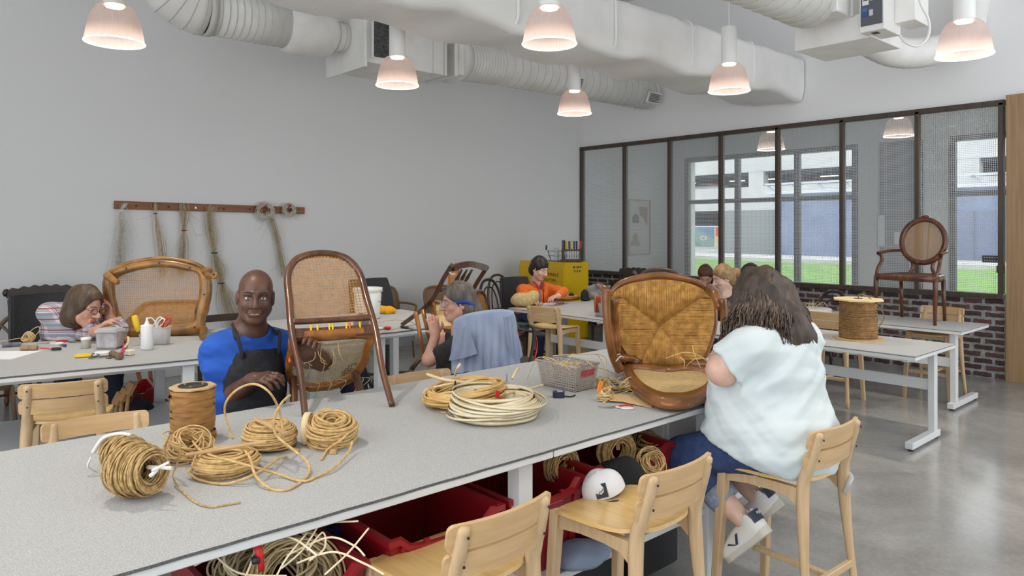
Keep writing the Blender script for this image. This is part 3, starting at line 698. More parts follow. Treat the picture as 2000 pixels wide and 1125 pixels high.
def tleg(label, x0, x1, y0, y1, colx, fx0, fx1, ends, beam=True, rz=0, piv=None):
    t = thing('adjustable_table', label, 'table', (0, 0, 0))
    slab(t, 'tabletop', x0, x1, y0, y1, HT - .034, HT - .006, M_tw, .002)
    slab(t, 'felt_inlay', x0, x1, y0, y1, HT - .006, HT, M_felt, 0); slab(t, 'felt_line', x0 - .001, x1 + .001, y0 - .001, y1 + .001, HT - .0085, HT - .0045, M_feltd, 0)
    for y in ends:
        for cx_ in (colx if isinstance(colx, tuple) else (colx,)): slab(t, 'leg', cx_ - .035, cx_ + .035, y - .024, y + .024, .06, HT - .034, M_tw, .003)
        slab(t, 'foot', fx0, fx1, y - .028, y + .028, .018, .068, M_tw, .003)
        g = MB(); 
        for fx in (fx0 + .04, fx1 - .04): part('foot_pad', MB().cyl((fx, y, 0), (fx, y, .018), .02, seg=12), mat('rubber_black', (30, 30, 32), .8), t)
        slab(t, 'bracket', x0 + .06, x1 - .06, y - .02, y + .02, HT - .06, HT - .034, M_tw, .002)
    c0 = colx[0] if isinstance(colx, tuple) else colx
    if beam: slab(t, 'stretcher', c0 - .012, c0 + .012, min(ends), max(ends), .38, .465, M_tw, .002)
    return t
f0, f1 = PZ(1759, 880, .03), PZ(1822, 850, .03)
tleg('white adjustable table with the tall paper-cord spool, nearest right', 5.585, 6.44, 1.93, 3.08, 6.21, 5.72, 6.30, (2.02, 2.98))
tleg('white adjustable table with the oval-back armchair standing on it', 7.25, 8.02, 2.12, 3.92, 7.37, 7.27, 7.96, (2.22, 3.82))
tleg('white adjustable table mostly hidden behind the long-haired woman', 5.47, 6.27, 3.14, 4.56, 5.95, 5.6, 6.2, (3.24, 4.46))
tleg('white adjustable table where the orange-jacket person works', 5.49, 7.2, 4.59, 6.22, (5.68, 5.93), 5.55, 6.9, (4.9, 5.74))
tleg('white adjustable table behind the pony-tailed person', 7.25, 8.02, 3.96, 5.6, 7.37, 7.27, 7.96, (4.06, 5.5))
# ================================================================== STOOLS
M_beech = mat('beech', (206, 178, 140), .42, c2=(190, 160, 122), scale=9, stretch=(8, 8, .7), bump=.04, ramp=(.3, .7))
M_ply = mat('beech_seat', (226, 190, 128), .32, c2=(212, 172, 108), scale=5, stretch=(9, .8, 9), ramp=(.35, .65), coat=.15)
M_hole = mat('screw_dark', (48, 36, 28), .6)
SZ = .645
def make_stool(label):
    t = thing('counter_stool', label, 'stool', (0, 0, 0), 0, 'beech counter stools')
    def seat(u, v):
        a = (u - .5) * 2; b = (v - .5) * 2; n = 3.4
        k = 1 / max((abs(a) ** n + abs(b) ** n) ** (1 / n), 1e-6) * max(abs(a), abs(b)) if (a or b) else 0
        x, y = a * k * (.205 + .012 * b), b * k * .2
        z = SZ + .014 * (abs(a * k) ** 2) - .012 + (.014 * max(0, -b) ** 2) - .018 * max(0, b) ** 3
        return (x, y, z)
    part('seat', MB().grid(seat, 14, 14, -.013), M_ply, t)
    for sx in (-1, 1):
        # back leg + post: one bent piece
        pts = [(sx * .205, -.235, 0), (sx * .182, -.2, .35), (sx * .165, -.185, SZ - .03), (sx * .16, -.2, SZ + .06), (sx * .155, -.232, .80), (sx * .153, -.246, .862)]
        P = cr(pts, 5); n = len(P); rr = []
        for i, p in enumerate(P):
            z = p.z; rr.append(.015 + .011 * math.exp(-((z - SZ + .05) / .22) ** 2) + .002)
        rr[-1] = .010
        lg = part('leg', MB().tube(P, rr, 10, sx=.86), M_beech, t)
        for z_, yy in ((.835, -.258), (.752, -.24)):
            part('screw', MB().cyl((sx * .154, yy - .004, z_), (sx * .154, yy - .0075, z_), .0042, seg=8), M_hole, lg)
        part('leg', MB().bar((sx * .2, .2, 0), (sx * .17, .165, SZ - .008), .034, .03, (0, 1, 0), .004, .046, .040), M_beech, t)
        ap = [( .165, SZ - .012), (.165, SZ - .07), (.125, SZ - .062), (.05, SZ - .052), (-.06, SZ - .05), (-.13, SZ - .058), (-.165, SZ - .085), (-.165, SZ - .012)]
        part('side_rail', MB().prism(ap[::-1], .026, axes((0, 1, 0), (0, 0, 1), (1, 0, 0), (sx * .165 - .013, 0, 0))), M_beech, t)
    part('stretcher', MB().bar((-.19, .185, .26), (.19, .185, .26), .022, .034, (0, 0, 1), .003), M_beech, t)
    part('stretcher', MB().bar((0, .185, .255), (0, -.2, .25), .028, .022, (0, 0, 1), .003), M_beech, t)
    part('stretcher', MB().bar((-.185, -.208, .25), (.185, -.208, .25), .022, .03, (0, 0, 1), .003), M_beech, t)
    part('seat_rail', MB().bar((-.16, .15, SZ - .035), (.16, .15, SZ - .035), .022, .04), M_beech, t)
    def slat(zc, hh, dz):
        def fn(u, v):
            x = (u - .5) * .395; s = abs(u - .5) * 2; r = .018; e = (u if u < .5 else 1 - u) * .395
            hz = hh / 2 - (r - math.sqrt(max(0, r * r - (r - e) ** 2)) if e < r else 0)
            z = zc + (v - .5) * 2 * hz
            y = -.205 - .035 * (1 - s * s) - (z - .72) * .2
            return (x, y, z)
        us = [0, .006, .018, .035, .06, .15, .25, .35, .5, .65, .75, .85, .94, .965, .982, .994, 1]
        mb = MB(); f2 = lambda u, v: fn(us[round(u * 16)], v); mb.grid(f2, 16, 3, .013); return mb
    part('back_slat', slat(.828, .073, 0), M_beech2, t); part('back_slat', slat(.746, .073, 0), M_beech2, t)
    return t
M_beech2 = mat('beech_slat', (212, 178, 132), .38, c2=(196, 160, 114), scale=6, stretch=(.8, 8, 8), ramp=(.3, .7), coat=.1)
def stool_at(lx, ly, rx, ry, z=.862):
    """centre/yaw of a stool from the two upper corners of its top slat"""
    a, b = PZ(lx, ly, z), PZ(rx, ry, z); c = (a + b) / 2; ang = math.atan2(b.y - a.y, b.x - a.x)
    back = Vector((-math.sin(ang), math.cos(ang), 0)); o = c + back * .255; return Vector((o.x, o.y, 0)), ang
o, a = stool_at(888, 1038, 1086, 964); st0 = make_stool('beech stool at the bottom edge, in front of the open red bin'); st0.location = o; st0.rotation_euler = (0, 0, a)
o, a = stool_at(1268, 936, 1398, 887); dup(st0, o, a, 'empty beech stool next to the seated long-haired woman')
STC, aC = stool_at(1597, 849, 1684, 817); stc = dup(st0, STC, aC, 'beech stool with the long-haired woman sitting on it')
# stools on far side and by other tables
o, a = stool_at(40, 755, 203, 742); dup(st0, o, a, 'beech stool facing the left counter, beside the red bins')
a_, b_ = PZ(88, 833, .862), PZ(287, 805, .862); ang = math.atan2(b_.y - a_.y, b_.x - a_.x)
c_ = (a_ + b_) / 2; dup(st0, Vector((c_.x, c_.y, 0)) + Vector((-math.sin(ang), math.cos(ang), 0)) * -.2, ang + PI, 'beech stool across the front counter, only its top slat above the felt')
a_, b_ = PZ(766, 738, .862), PZ(880, 722, .862); ang = math.atan2(b_.y - a_.y, b_.x - a_.x); c_ = (a_ + b_) / 2
dup(st0, Vector((c_.x, c_.y, 0)) + Vector((-math.sin(ang), math.cos(ang), 0)) * -.2, ang + PI, 'beech stool across the front counter, behind the flat reed coils')
q = PD(1090, 596, 7.35); dup(st0, (q.x, q.y + .05, 0), math.radians(-75), 'beech stool at the table of the orange-jacket person')
a_, b_ = PZ(1805, 597, .862), PZ(1888, 602, .862); c_ = (a_ + b_) / 2; dup(st0, (c_.x - .25, c_.y + .02, 0), math.radians(90), 'beech stool behind the table with the oval-back armchair')
dup(st0, (6.9, 3.1, 0), math.radians(-86), 'beech stool in the aisle behind the paper-cord spool table')
# cushion pad on the woman's stool, with its strap
def pad(u, v):
    a = (u - .5) * 2; b = (v - .5) * 2; n = 3.4; k = max(abs(a), abs(b)) / max((abs(a) ** n + abs(b) ** n) ** (1 / n), 1e-6)
    x, y = a * k * .205, b * k * .2 - .02; return (x, y, SZ + .03 + .012 * (1 - max(abs(a), abs(b)) ** 3) + .014 * abs(a * k) ** 2 + .05 * max(0, -b - .6))
t = thing('seat_cushion', 'pale grey woven seat pad strapped to the stool under the woman', 'cushion', STC, aC)
part('pad', MB().grid(pad, 16, 16, -.03), mat('pad_fabric', (206, 200, 192), .95, c2=(190, 184, 176), scale=120), t)
part('strap', MB().tube(cr([(.15, -.19, SZ), (.17, -.215, SZ - .03), (.13, -.225, SZ - .05), (.12, -.21, SZ - .09)], 5), .012, 6, sx=.3), mat('strap_grey', (176, 174, 170), .7), t)
# ================================================================== CHAIR PARTS LIBRARY
M_cane = mat('cane', (196, 142, 72), .55, c2=(166, 114, 52), scale=40); M_caned = mat('cane_dark', (150, 112, 66), .6, c2=(126, 90, 50), scale=40)
M_canel = mat('cane_light', (232, 206, 152), .55, c2=(216, 184, 124), scale=40)
M_walnut = mat('walnut', (88, 56, 36), .32, c2=(60, 38, 26), scale=7, stretch=(6, 6, .7), coat=.3)
M_walnut2 = mat('dark_bentwood', (60, 42, 34), .32, c2=(44, 30, 26), scale=7, coat=.3)
M_honey = mat('honey_wood', (176, 112, 44), .3, c2=(132, 78, 28), scale=6, stretch=(4, 4, 1), coat=.35, detail=6)
M_gilt = mat('gilt_wood', (164, 112, 36), .34, c2=(96, 62, 22), scale=9, coat=.3, detail=7)
M_oak = mat('mid_oak', (146, 108, 70), .5, c2=(118, 86, 54), scale=7, stretch=(5, 5, .8)); M_black = mat('black_wood', (38, 34, 34), .35, coat=.3)
def hoop(w, z0, z1, y0, y1, n=26, taper=1):
    """arched outline from (-w,z0) over top z1 to (w,z0)"""
    o = []
    for k in range(n + 1):
        a = PI - PI * k / n; c, s_ = math.cos(a), math.sin(a); zz = z0 + (z1 - z0) * s_ ** .75 if s_ > 0 else z0
        o.append((w * (abs(c) ** .8) * (1 if c > 0 else -1), y0 + (y1 - y0) * ((zz - z0) / (z1 - z0)), zz))
    return o
def legs4(t, fx, fy, bx, by, zs, m, r0=.018, r1=.012, kind='round', splay=.03):
    for sx in (-1, 1):
        for (lx, ly, d) in ((fx, fy, 1), (bx, by, -1)):
            p0, p1 = (sx * lx, ly, zs), (sx * (lx + splay), ly + d * splay, 0)
            if kind == 'turned':
                prof = [(r0 * 1.3, zs), (r0 * 1.4, zs - .06), (r0 * .8, zs - .08), (r0 * 1.35, zs - .11), (r0 * .9, zs - .14), (r0 * 1.2, zs - .22), (r0 * 1.0, zs - .33), (r1 * 1.3, .06), (r0 * 1.1, .045), (r1, 0)]
                part('leg', MB().tube([(sx * lx, ly, z) for r, z in prof], [r for r, z in prof], 10), m, t)
            else: part('leg', MB().tube([p0, p1], [r0, r1], 10), m, t)
def bent_chair(label, M, m, back='hoop', hgt=.9, cane_seat=True, group=None):
    t = thing('bentwood_chair', label, 'chair', M=M, group=group)
    ring = [(.2 * math.cos(a * PI / 16), .2 * math.sin(a * PI / 16), .45) for a in range(32)]
    part('seat_ring', MB().tube(ring, .02, 8, True), m, t)
    part('seat_panel', MB().cyl((0, 0, .445), (0, 0, .452), .19, seg=28), M_cane if cane_seat else m, t)
    legs4(t, .13, .13, .14, -.14, .44, m)
    part('back_loop', MB().tube(hoop(.2, .43, hgt, -.17, -.27), .019, 8), m, t)
    part('inner_loop', MB().tube(hoop(.13, .45, hgt - .1, -.18, -.26), .011, 8), m, t)
    part('leg_ring', MB().tube([(.15 * math.cos(a * PI / 12), .15 * math.sin(a * PI / 12), .24) for a in range(24)], .009, 6, True), m, t)
    return t
def cane_arm_chair(label, M, group=None):
    t = thing('cane_armchair', label, 'chair', M=M, group=group)
    fr = cr([(-.24, -.16, .45), (-.25, -.2, .62), (-.24, -.25, .80), (-.17, -.27, .865), (0, -.275, .875), (.17, -.27, .865), (.24, -.25, .80), (.25, -.2, .62), (.24, -.16, .45)], 5)
    part('back_frame', MB().tube(fr, .017, 8), M_oak, t)
    poly = [(p.x, p.z) for p in fr]
    part('back_cane', cane(poly, lambda u, v, h: (u, -.17 - (v - .45) * .24 + h, v), .02, .005, 1), M_caned, t, 'stuff')
    part('back_rail', MB().bar((-.24, -.19, .6), (.24, -.19, .6), .02, .025), M_oak, t)
    part('seat', MB().prism(rrect(.5, .46, .12, 5), .03, RM((0, 0, .43))), M_oak, t)
    part('seat_cane', MB().prism(rrect(.42, .38, .1, 5), .004, RM((0, 0, .459))), M_cane, t)
    legs4(t, .2, .18, .2, -.18, .43, M_oak, .017, .012, splay=.02)
    for sx in (-1, 1): part('arm', MB().tube(cr([(sx * .25, -.21, .66), (sx * .29, -.05, .66), (sx * .29, .14, .645), (sx * .25, .19, .58), (sx * .22, .18, .44)], 5), .015, 8), M_oak, t)
    return t
def yaw(loc, deg): return RM((loc[0], loc[1], 0), 0, 0, math.radians(deg))
# ---- chairs standing along the left wall and between the tables
q = PY(776, 563, 7.95); cane_arm_chair('cane-backed armchair by the wall, right of the grey office chair', yaw((q.x - .1, 7.95), 180))
q = PY(838, 553, 7.95); cane_arm_chair('cane-backed armchair by the wall, left of the tilted spindle chair', yaw((q.x + .02, 7.5), 178))
q = PY(963, 541, 7.8); bent_chair('black bentwood hoop chair at the wall behind the grey-haired person', yaw((q.x - .16, 7.45), 180), M_black, hgt=.93, cane_seat=False)
q = PY(974, 539, 7.9); bent_chair('brown bentwood hoop chair at the wall left of the yellow cabinet', yaw((q.x + .16, 7.9), 172), M_walnut, hgt=.95)
q = PX(1624, 556, 8.45); bent_chair('dark bentwood hoop chair against the brick dado, behind the cord spool', yaw((8.25, q.y), 90), M_walnut2, hgt=.9)
# carved chair with cane back panel
def carved_chair(label, M, m, w=.2, top=.97, crest=True, canem=None):
    t = thing('carved_chair', label, 'chair', M=M)
    legs4(t, .2, .2, .17, -.18, .43, m, .02, .013, 'turned')
    part('seat', MB().prism(rrect(.46, .44, .06, 4), .05, RM((0, 0, .42))), m, t)
    fr = [(-w, .46), (-w * 1.05, .7), (-w * 1.08, top - .1)] + [(w * 1.08 * math.cos(PI - PI * k / 8), top - .1 + .1 * math.sin(PI * k / 8)) for k in range(1, 8)] + [(w * 1.08, top - .1), (w * 1.05, .7), (w, .46)]
    part('back_frame', MB().tube([(u, -.2 - (v - .46) * .2, v) for u, v in fr], .023, 8), m, t)
    part('back_rail', MB().bar((-w, -.215, .55), (w, -.215, .55), .03, .04), m, t)
    poly = [(u * .9, v) for u, v in fr if v > .6] ; poly = [(-w * .9, .57)] + poly + [(w * .9, .57)]
    if canem: part('back_cane', cane(poly, lambda u, v, h: (u, -.2 - (v - .46) * .2 + h, v), .018, .0055), canem, t, 'stuff')
    else: part('back_panel', MB().prism(poly, .02, axes((1, 0, 0), (0, -.2, 1), (0, -1, 0), (0, -.10, 0))), m, t)
    if crest:
        cpf = [(-w * 1.2, top - .08)] + [(w * 1.15 * (k / 14 - 1), top + .03 * math.sin(PI * k / 28) ** .8 + .009 * math.sin(k * 1.5)) for k in range(29)] + [(w * 1.2, top - .08)]
        part('crest_carving', MB().prism(cpf, .035, axes((1, 0, 0), (0, -.2, 1), (0, -1, 0), (0, -.085, 0))), m, t)
        for sx in (-1, 1): part('crest_scroll', MB().sph((sx * w * 1.18, -.21 - (top - .46) * .2, top - .03), (.035, .03, .04), 8), m, t)
    return t
q = PD(984, 563, 8.1); cc = carved_chair('carved brown side chair with arched cane back, beside the canvas bag', yaw((q.x, q.y), 215), M_walnut, .19, .93, False, M_cane)
part('tie', MB().tube([(-.2 + .03 * math.cos(a), -.285 + .03 * math.sin(a), .72) for a in [k * PI / 6 for k in range(12)]], .004, 5, True), mat('string_white', (236, 234, 228), .8), cc)
q = PX(1218, 541, 8.55); carved_chair('dark carved high-back chair against the brick dado, behind the yellow cabinet', yaw((8.6, q.y), 90), M_walnut2, .3, 1.0, True)
q = PX(1196, 553, 8.0); carved_chair('dark carved chair just right of the yellow cabinet', yaw((8.0, q.y), 95), M_walnut2, .2, .86, True)
q = PY(90, 585, 7.6); carved_chair('dark carved armless chair by the wall, behind the plaid-shirt woman', yaw((q.x + .1, 8.0), 180), M_walnut2, .26, 1.06, True)
# cane chair top behind the rush chair, tilted
q = PD(1288, 545, 6.6); t = thing('cane_side_chair', 'brown cane-back chair lying on the table behind the rush-seat armchair', 'chair', q, -TH)
qb = PD(1288, 545, 6.6)
part('crest', MB().tube(cr([(-.2, 0, -.03), (-.14, .0, .06), (0, 0, .085), (.14, 0, .06), (.24, 0, -.03)], 6), .018, 8), M_walnut, t)
part('post', MB().tube([(-.2, 0, -.02), (-.17, .1, -.1), (-.15, .2, -.32)], .016, 8), M_walnut, t); part('post', MB().tube([(.24, 0, -.02), (.22, .1, -.1), (.2, .2, -.32)], .016, 8), M_walnut, t)
part('finial', MB().tube([(-.19, 0, .0), (-.24, -.02, .07)], [.016, .02], 8), M_walnut, t)
part('back_cane', cane([(-.17, -.1), (-.13, .04), (0, .07), (.14, .04), (.2, -.1)], lambda u, v, h: (u, h + (.07 - v) * .4, v), .018, .005), M_cane, t, 'stuff'); part('seat_rail', MB().bar((-.16, .12, -.13), (.22, .12, -.13), .03, .04), M_walnut, t)
part('leg', MB().tube([(-.15, .2, -.3), (-.14, .2, q.z * -1 + HT)], .016, 8), M_walnut, t); part('leg', MB().tube([(.2, .2, -.3), (.2, .2, -q.z + HT)], .016, 8), M_walnut, t)
part('leg', MB().tube([(-.14, .12, -.13), (-.14, -.1, -q.z + HT)], .016, 8), M_walnut, t); part('leg', MB().tube([(.2, .12, -.13), (.2, -.1, -q.z + HT)], .016, 8), M_walnut, t)
# ladder-back dark chair, cross-back, turned-leg chairs at the left
def ladder(label, M, m, slats=(.62, .80), w=.2, top=.86):
    t = thing('slat_back_chair', label, 'chair', M=M)
    for sx in (-1, 1):
        part('back_post', MB().bar((sx * w, -.19, 0), (sx * w, -.26, top), .032, .03, (0, 1, 0), .003), m, t); part('leg', MB().bar((sx * w, .19, 0), (sx * w, .19, .43), .032, .032, (0, 1, 0), .003), m, t)
    for z in slats: part('back_slat', MB().bar((-w, -.2 - z * .07, z), (w, -.2 - z * .07, z), .018, .065, (0, 0, 1), .003), m, t)
    part('seat', MB().prism(rrect(.44, .42, .03, 3), .035, RM((0, 0, .42))), m, t)
    for sx in (-1, 1): part('rail', MB().bar((sx * w, -.2, .2), (sx * w, .19, .2), .016, .025), m, t)
    return t
q = PY(428, 592, 6.9); ladder('dark brown slat-back chair behind the upturned gilt chair', yaw((q.x, 6.55), 180), mat('dark_oak', (76, 58, 46), .5, c2=(58, 44, 36), scale=8), (.68, .815), .22, .9)
def crossback(label, M, m):
    t = thing('cross_back_chair', label, 'chair', M=M)
    legs4(t, .18, .17, .17, -.17, .44, m, .019, .014)
    part('seat', MB().prism(rrect(.44, .42, .12, 5), .035, RM((0, 0, .43))), m, t)
    part('back_loop', MB().tube(hoop(.21, .44, .88, -.18, -.27), .02, 8), m, t)
    for sx in (-1, 1): part('cross_bar', MB().tube(cr([(sx * .16, -.19, .47), (0, -.2, .66), (-sx * .15, -.24, .8)], 5), .012, 8, sx=1.6), m, t)
    return t
M_gw = mat('grey_oak', (128, 108, 84), .6, c2=(104, 86, 66), scale=8)
q = PY(6, 606, 7.3); crossback('weathered oak cross-back chair at the left edge by the wall', yaw((q.x - .25, 6.75), 200), M_gw)
q = PY(40, 612, 7.6); crossback('weathered oak cross-back chair beside the black office chair', yaw((q.x - .12, 7.45), 150), M_gw)
# honey-wood chair seen under the left counter
q = PZ(290, 780, 0); t = thing('serpentine_stool', 'honey-wood low chair with a serpentine apron, seen under the left counter', 'chair', (q.x + .2, q.y + .12, 0), math.radians(-30))
for sx in (-1, 1):
    for sy in (-1, 1): part('leg', MB().tube(cr([(sx * .21, sy * .18, .45), (sx * .235, sy * .2, .38), (sx * .2, sy * .175, .2), (sx * .19, sy * .165, .06), (sx * .215, sy * .185, 0)], 5), [.026 - .013 * k / 20 for k in range(21)], 8), M_honey, t)
def apr(y): return MB().tube(cr([(-.2, y, .36), (-.1, y, .31), (0, y, .36), (.1, y, .31), (.2, y, .36)], 5), .016, 8, sx=.8).tube(cr([(-.2, y, .42), (-.1, y, .38), (0, y, .42), (.1, y, .38), (.2, y, .42)], 5), .018, 8)
part('apron', apr(-.18), M_honey, t); part('apron', apr(.18), M_honey, t)
part('seat', MB().prism(rrect(.47, .42, .06, 4), .04, RM((0, 0, .43))), M_honey, t)
q = PZ(20, 812, 0); t = thing('turned_leg_chair', 'reddish brown turned-leg chair half hidden under the left counter', 'chair', (q.x - .1, q.y + .2, 0), math.radians(20))
legs4(t, .2, .18, .2, -.18, .44, mat('mahogany', (112, 64, 40), .35, c2=(84, 46, 30), scale=7), .022, .014, 'turned'); part('seat', MB().prism(rrect(.46, .42, .05, 4), .05, RM((0, 0, .43))), MATS['mahogany'], t)
part('stretcher', MB().tube([(-.2, -.18, .18), (.2, -.18, .18)], .012, 8).tube([(-.2, .18, .18), (.2, .18, .18)], .012, 8), MATS['mahogany'], t)
# ---- office chairs
M_offb = mat('office_mesh', (52, 53, 56), .75, c2=(42, 43, 46), scale=60); M_offp = mat('office_plastic', (36, 37, 40), .45); M_offs = mat('office_grey', (104, 106, 110), .8)
def office(label, M, top=1.05, seat_z=.47, bw=.46):
    t = thing('office_chair', label, 'chair', M=M)
    def bk(u, v):
        x = (u - .5) * bw * (1 - .12 * v ** 3); z = seat_z + .1 + (top - seat_z - .1) * v; return (x, -.22 - .08 * v - .05 * (1 - (2 * u - 1) ** 2) + .02 * math.sin(v * 3), z)
    part('backrest', MB().grid(bk, 10, 10, .035), M_offb, t)
    rim = [bk(0, v / 8) for v in range(9)] + [bk(u / 8, 1) for u in range(1, 9)] + [bk(1, 1 - v / 8) for v in range(1, 9)]
    part('back_frame', MB().tube(rim, .016, 8), M_offp, t)
    part('seat', MB().prism(rrect(.48, .46, .1, 5), .07, RM((0, 0, seat_z - .05))), M_offs, t)
    part('gas_column', MB().cyl((0, 0, .1), (0, 0, seat_z - .05), .028), M_offp, t)
    part('back_bar', MB().bar((0, -.1, seat_z - .03), (0, -.29, seat_z + .25), .06, .02, (0, 1, 0)), M_offp, t)
    for k in range(5):
        a = 2 * PI * k / 5 + .3; c, s_ = math.cos(a), math.sin(a)
        l = part('base_arm', MB().bar((0, 0, .1), (c * .29, s_ * .29, .075), .045, .03, (0, 0, 1), 0, .03, .022), M_offp, t)
        part('caster', MB().cyl((c * .29 - s_ * .022, s_ * .29 + c * .022, .03), (c * .29 + s_ * .022, s_ * .29 - c * .022, .03), .03, seg=14), M_offp, l)
    return t
q = PD(80, 600, 5.95); office('black office chair with grey piping behind the left counter', yaw((q.x + .1, q.y - .1), 195), 1.08, .5, .5)
q = PD(733, 555, 7.9); office('black office chair behind the white bucket', yaw((q.x, q.y - .25), 192), 1.08, .5, .6)
q = PD(1022, 555, 9.0); office('dark office chair of the orange-jacket person', yaw((6.2, 6.66), 172), 1.0)
GP = PD(925, 700, 4.75); GPa = -60                      # grey-haired person's chair
# ================================================================== PEOPLE (smooth implicit bodies)
class SDF:
    def __init__(s, lo, hi, h):
        s.lo = np.array(lo, float); s.h = h; s.n = np.ceil((np.array(hi) - s.lo) / h).astype(int) + 1
        s.D = np.full(s.n, 10.0, np.float32)
    def _blk(s, lo, hi, m):
        a = np.clip(np.floor((np.array(lo) - m - s.lo) / s.h).astype(int), 0, s.n); b = np.clip(np.ceil((np.array(hi) + m - s.lo) / s.h).astype(int) + 1, 0, s.n)
        if (b <= a).any(): return None
        sl = tuple(slice(i, j) for i, j in zip(a, b))
        g = [(s.lo[k] + s.h * np.arange(a[k], b[k])).astype(np.float32).reshape([-1 if q == k else 1 for q in range(3)]) for k in range(3)]
        return sl, g
    def _mix(s, sl, d, k, sub=False):
        o = s.D[sl]
        if sub:
            d = -d; hh = np.maximum(k - np.abs(o - d), 0) / max(k, 1e-6); s.D[sl] = np.maximum(o, d) + hh * hh * k / 4
        else:
            hh = np.maximum(k - np.abs(o - d), 0) / max(k, 1e-6); s.D[sl] = np.minimum(o, d) - hh * hh * k / 4
    def cone(s, a, b, r0, r1=None, k=.03, sub=False, sq=None):
        a = np.array(a, float); b = np.array(b, float); r1 = r0 if r1 is None else r1; R = max(r0, r1)
        q = s._blk(np.minimum(a, b) - R, np.maximum(a, b) + R, k + 2 * s.h)
        if q is None: return s
        sl, (x, y, z) = q; d = b - a; L2 = max(float(d @ d), 1e-9)
        t = np.clip(((x - a[0]) * d[0] + (y - a[1]) * d[1] + (z - a[2]) * d[2]) / L2, 0, 1)
        s._mix(sl, np.sqrt((x - a[0] - t * d[0]) ** 2 + (y - a[1] - t * d[1]) ** 2 + (z - a[2] - t * d[2]) ** 2) - (r0 + (r1 - r0) * t), k, sub); return s
    def chain(s, P, R, k=.03):
        for i in range(len(P) - 1): s.cone(P[i], P[i + 1], R[i], R[i + 1], k)
        return s
    def ell(s, c, r, R=None, k=.03, sub=False):
        c = np.array(c, float); r = np.array(r, float); m = r.max()
        q = s._blk(c - m, c + m, k + 2 * s.h)
        if q is None: return s
        sl, (x, y, z) = q; x, y, z = x - c[0], y - c[1], z - c[2]
        if R is not None:
            R = np.array(R); x, y, z = (R[0, 0] * x + R[1, 0] * y + R[2, 0] * z, R[0, 1] * x + R[1, 1] * y + R[2, 1] * z, R[0, 2] * x + R[1, 2] * y + R[2, 2] * z)
        k0 = np.sqrt((x / r[0]) ** 2 + (y / r[1]) ** 2 + (z / r[2]) ** 2); k1 = np.sqrt((x / r[0] ** 2) ** 2 + (y / r[1] ** 2) ** 2 + (z / r[2] ** 2) ** 2) + 1e-6
        s._mix(sl, (k0 * (k0 - 1) / k1).astype(np.float32), k, sub); return s
    def half(s, p, n, k=.004):
        """cut away everything on the +n side of plane through p"""
        sl, (x, y, z) = s._blk(s.lo, s.lo + s.h * s.n, 0); n = np.array(n, float); n /= np.linalg.norm(n)
        s._mix(sl, -((x - p[0]) * n[0] + (y - p[1]) * n[1] + (z - p[2]) * n[2]), k, True); return s
    def cut(s, p, d, L, r):
        """remove the tube of radius r beyond p along d (clean hem)"""
        p = np.array(p, float); d = np.array(d, float); d = d / np.linalg.norm(d); b = p + d * L; q = s._blk(np.minimum(p, b) - r, np.maximum(p, b) + r, .02)
        if q is None: return s
        sl, (x, y, z) = q; a = (x - p[0]) * d[0] + (y - p[1]) * d[1] + (z - p[2]) * d[2]
        rr = np.sqrt(np.maximum((x - p[0]) ** 2 + (y - p[1]) ** 2 + (z - p[2]) ** 2 - a * a, 0)); s._mix(sl, np.maximum(np.maximum(-a, a - L), rr - r).astype(np.float32), .003, True); return s
    def fold(s, amp, waves, seed=0):
        sl, (x, y, z) = s._blk(s.lo, s.lo + s.h * s.n, 0); r = np.random.RandomState(seed); tot = 0
        for (kx, ky, kz) in waves:
            w = np.sin(kx * x + ky * y + kz * z + r.uniform(0, 6) + 1.3 * np.sin(7 * x + 5 * z + r.uniform(0, 6)) + 1.1 * np.sin(6 * y - 8 * z + r.uniform(0, 6)))
            tot = tot + w * np.abs(w)
        s.D += (amp / len(waves) * tot).astype(np.float32); return s
    def mesh(s, name, m):
        D = s.D; S = D < 0; n = D.shape; h = s.h
        c = np.zeros(tuple(k - 1 for k in n), np.int8)
        for i in (0, 1):
            for j in (0, 1):
                for k in (0, 1): c += S[i:n[0] - 1 + i, j:n[1] - 1 + j, k:n[2] - 1 + k]
        act = (c > 0) & (c < 8); I = np.argwhere(act); idx = np.full(c.shape, -1, np.int64); idx[act] = np.arange(len(I))
        acc = np.zeros((len(I), 3)); cnt = np.zeros(len(I))
        for ax in range(3):
            o1_, o2_ = [q for q in range(3) if q != ax]
            for p in (0, 1):
                for r in (0, 1):
                    off = np.zeros(3, int); off[o1_] = p; off[o2_] = r; A = I + off; B = A.copy(); B[:, ax] += 1
                    d0 = D[tuple(A.T)].astype(float); d1 = D[tuple(B.T)].astype(float); mk = (d0 < 0) != (d1 < 0)
                    t = np.where(mk, d0 / np.where(mk, d0 - d1, 1), 0); pt = A.astype(float); pt[:, ax] += t
                    acc[mk] += pt[mk]; cnt[mk] += 1
        V = s.lo + h * acc / np.maximum(cnt, 1)[:, None]; Q = []
        for ax in range(3):
            u, v = [(1, 2), (2, 0), (0, 1)][ax]
            a = [slice(None)] * 3; b = [slice(None)] * 3; a[ax] = slice(0, -1); b[ax] = slice(1, None)
            E = S[tuple(a)] != S[tuple(b)]; P = np.argwhere(E)
            ok = (P[:, u] > 0) & (P[:, v] > 0) & (P[:, u] < n[u] - 1) & (P[:, v] < n[v] - 1); P = P[ok]
            if not len(P): continue
            ins = S[tuple(P.T)]; eu = np.zeros(3, int); eu[u] = 1; ev = np.zeros(3, int); ev[v] = 1
            q = np.stack([idx[tuple((P - eu - ev).T)], idx[tuple((P - ev).T)], idx[tuple(P.T)], idx[tuple((P - eu).T)]], 1)
            q[~ins] = q[~ins][:, ::-1]; Q.append(q)
        F_ = np.concatenate(Q); F_ = F_[(F_ >= 0).all(1)]
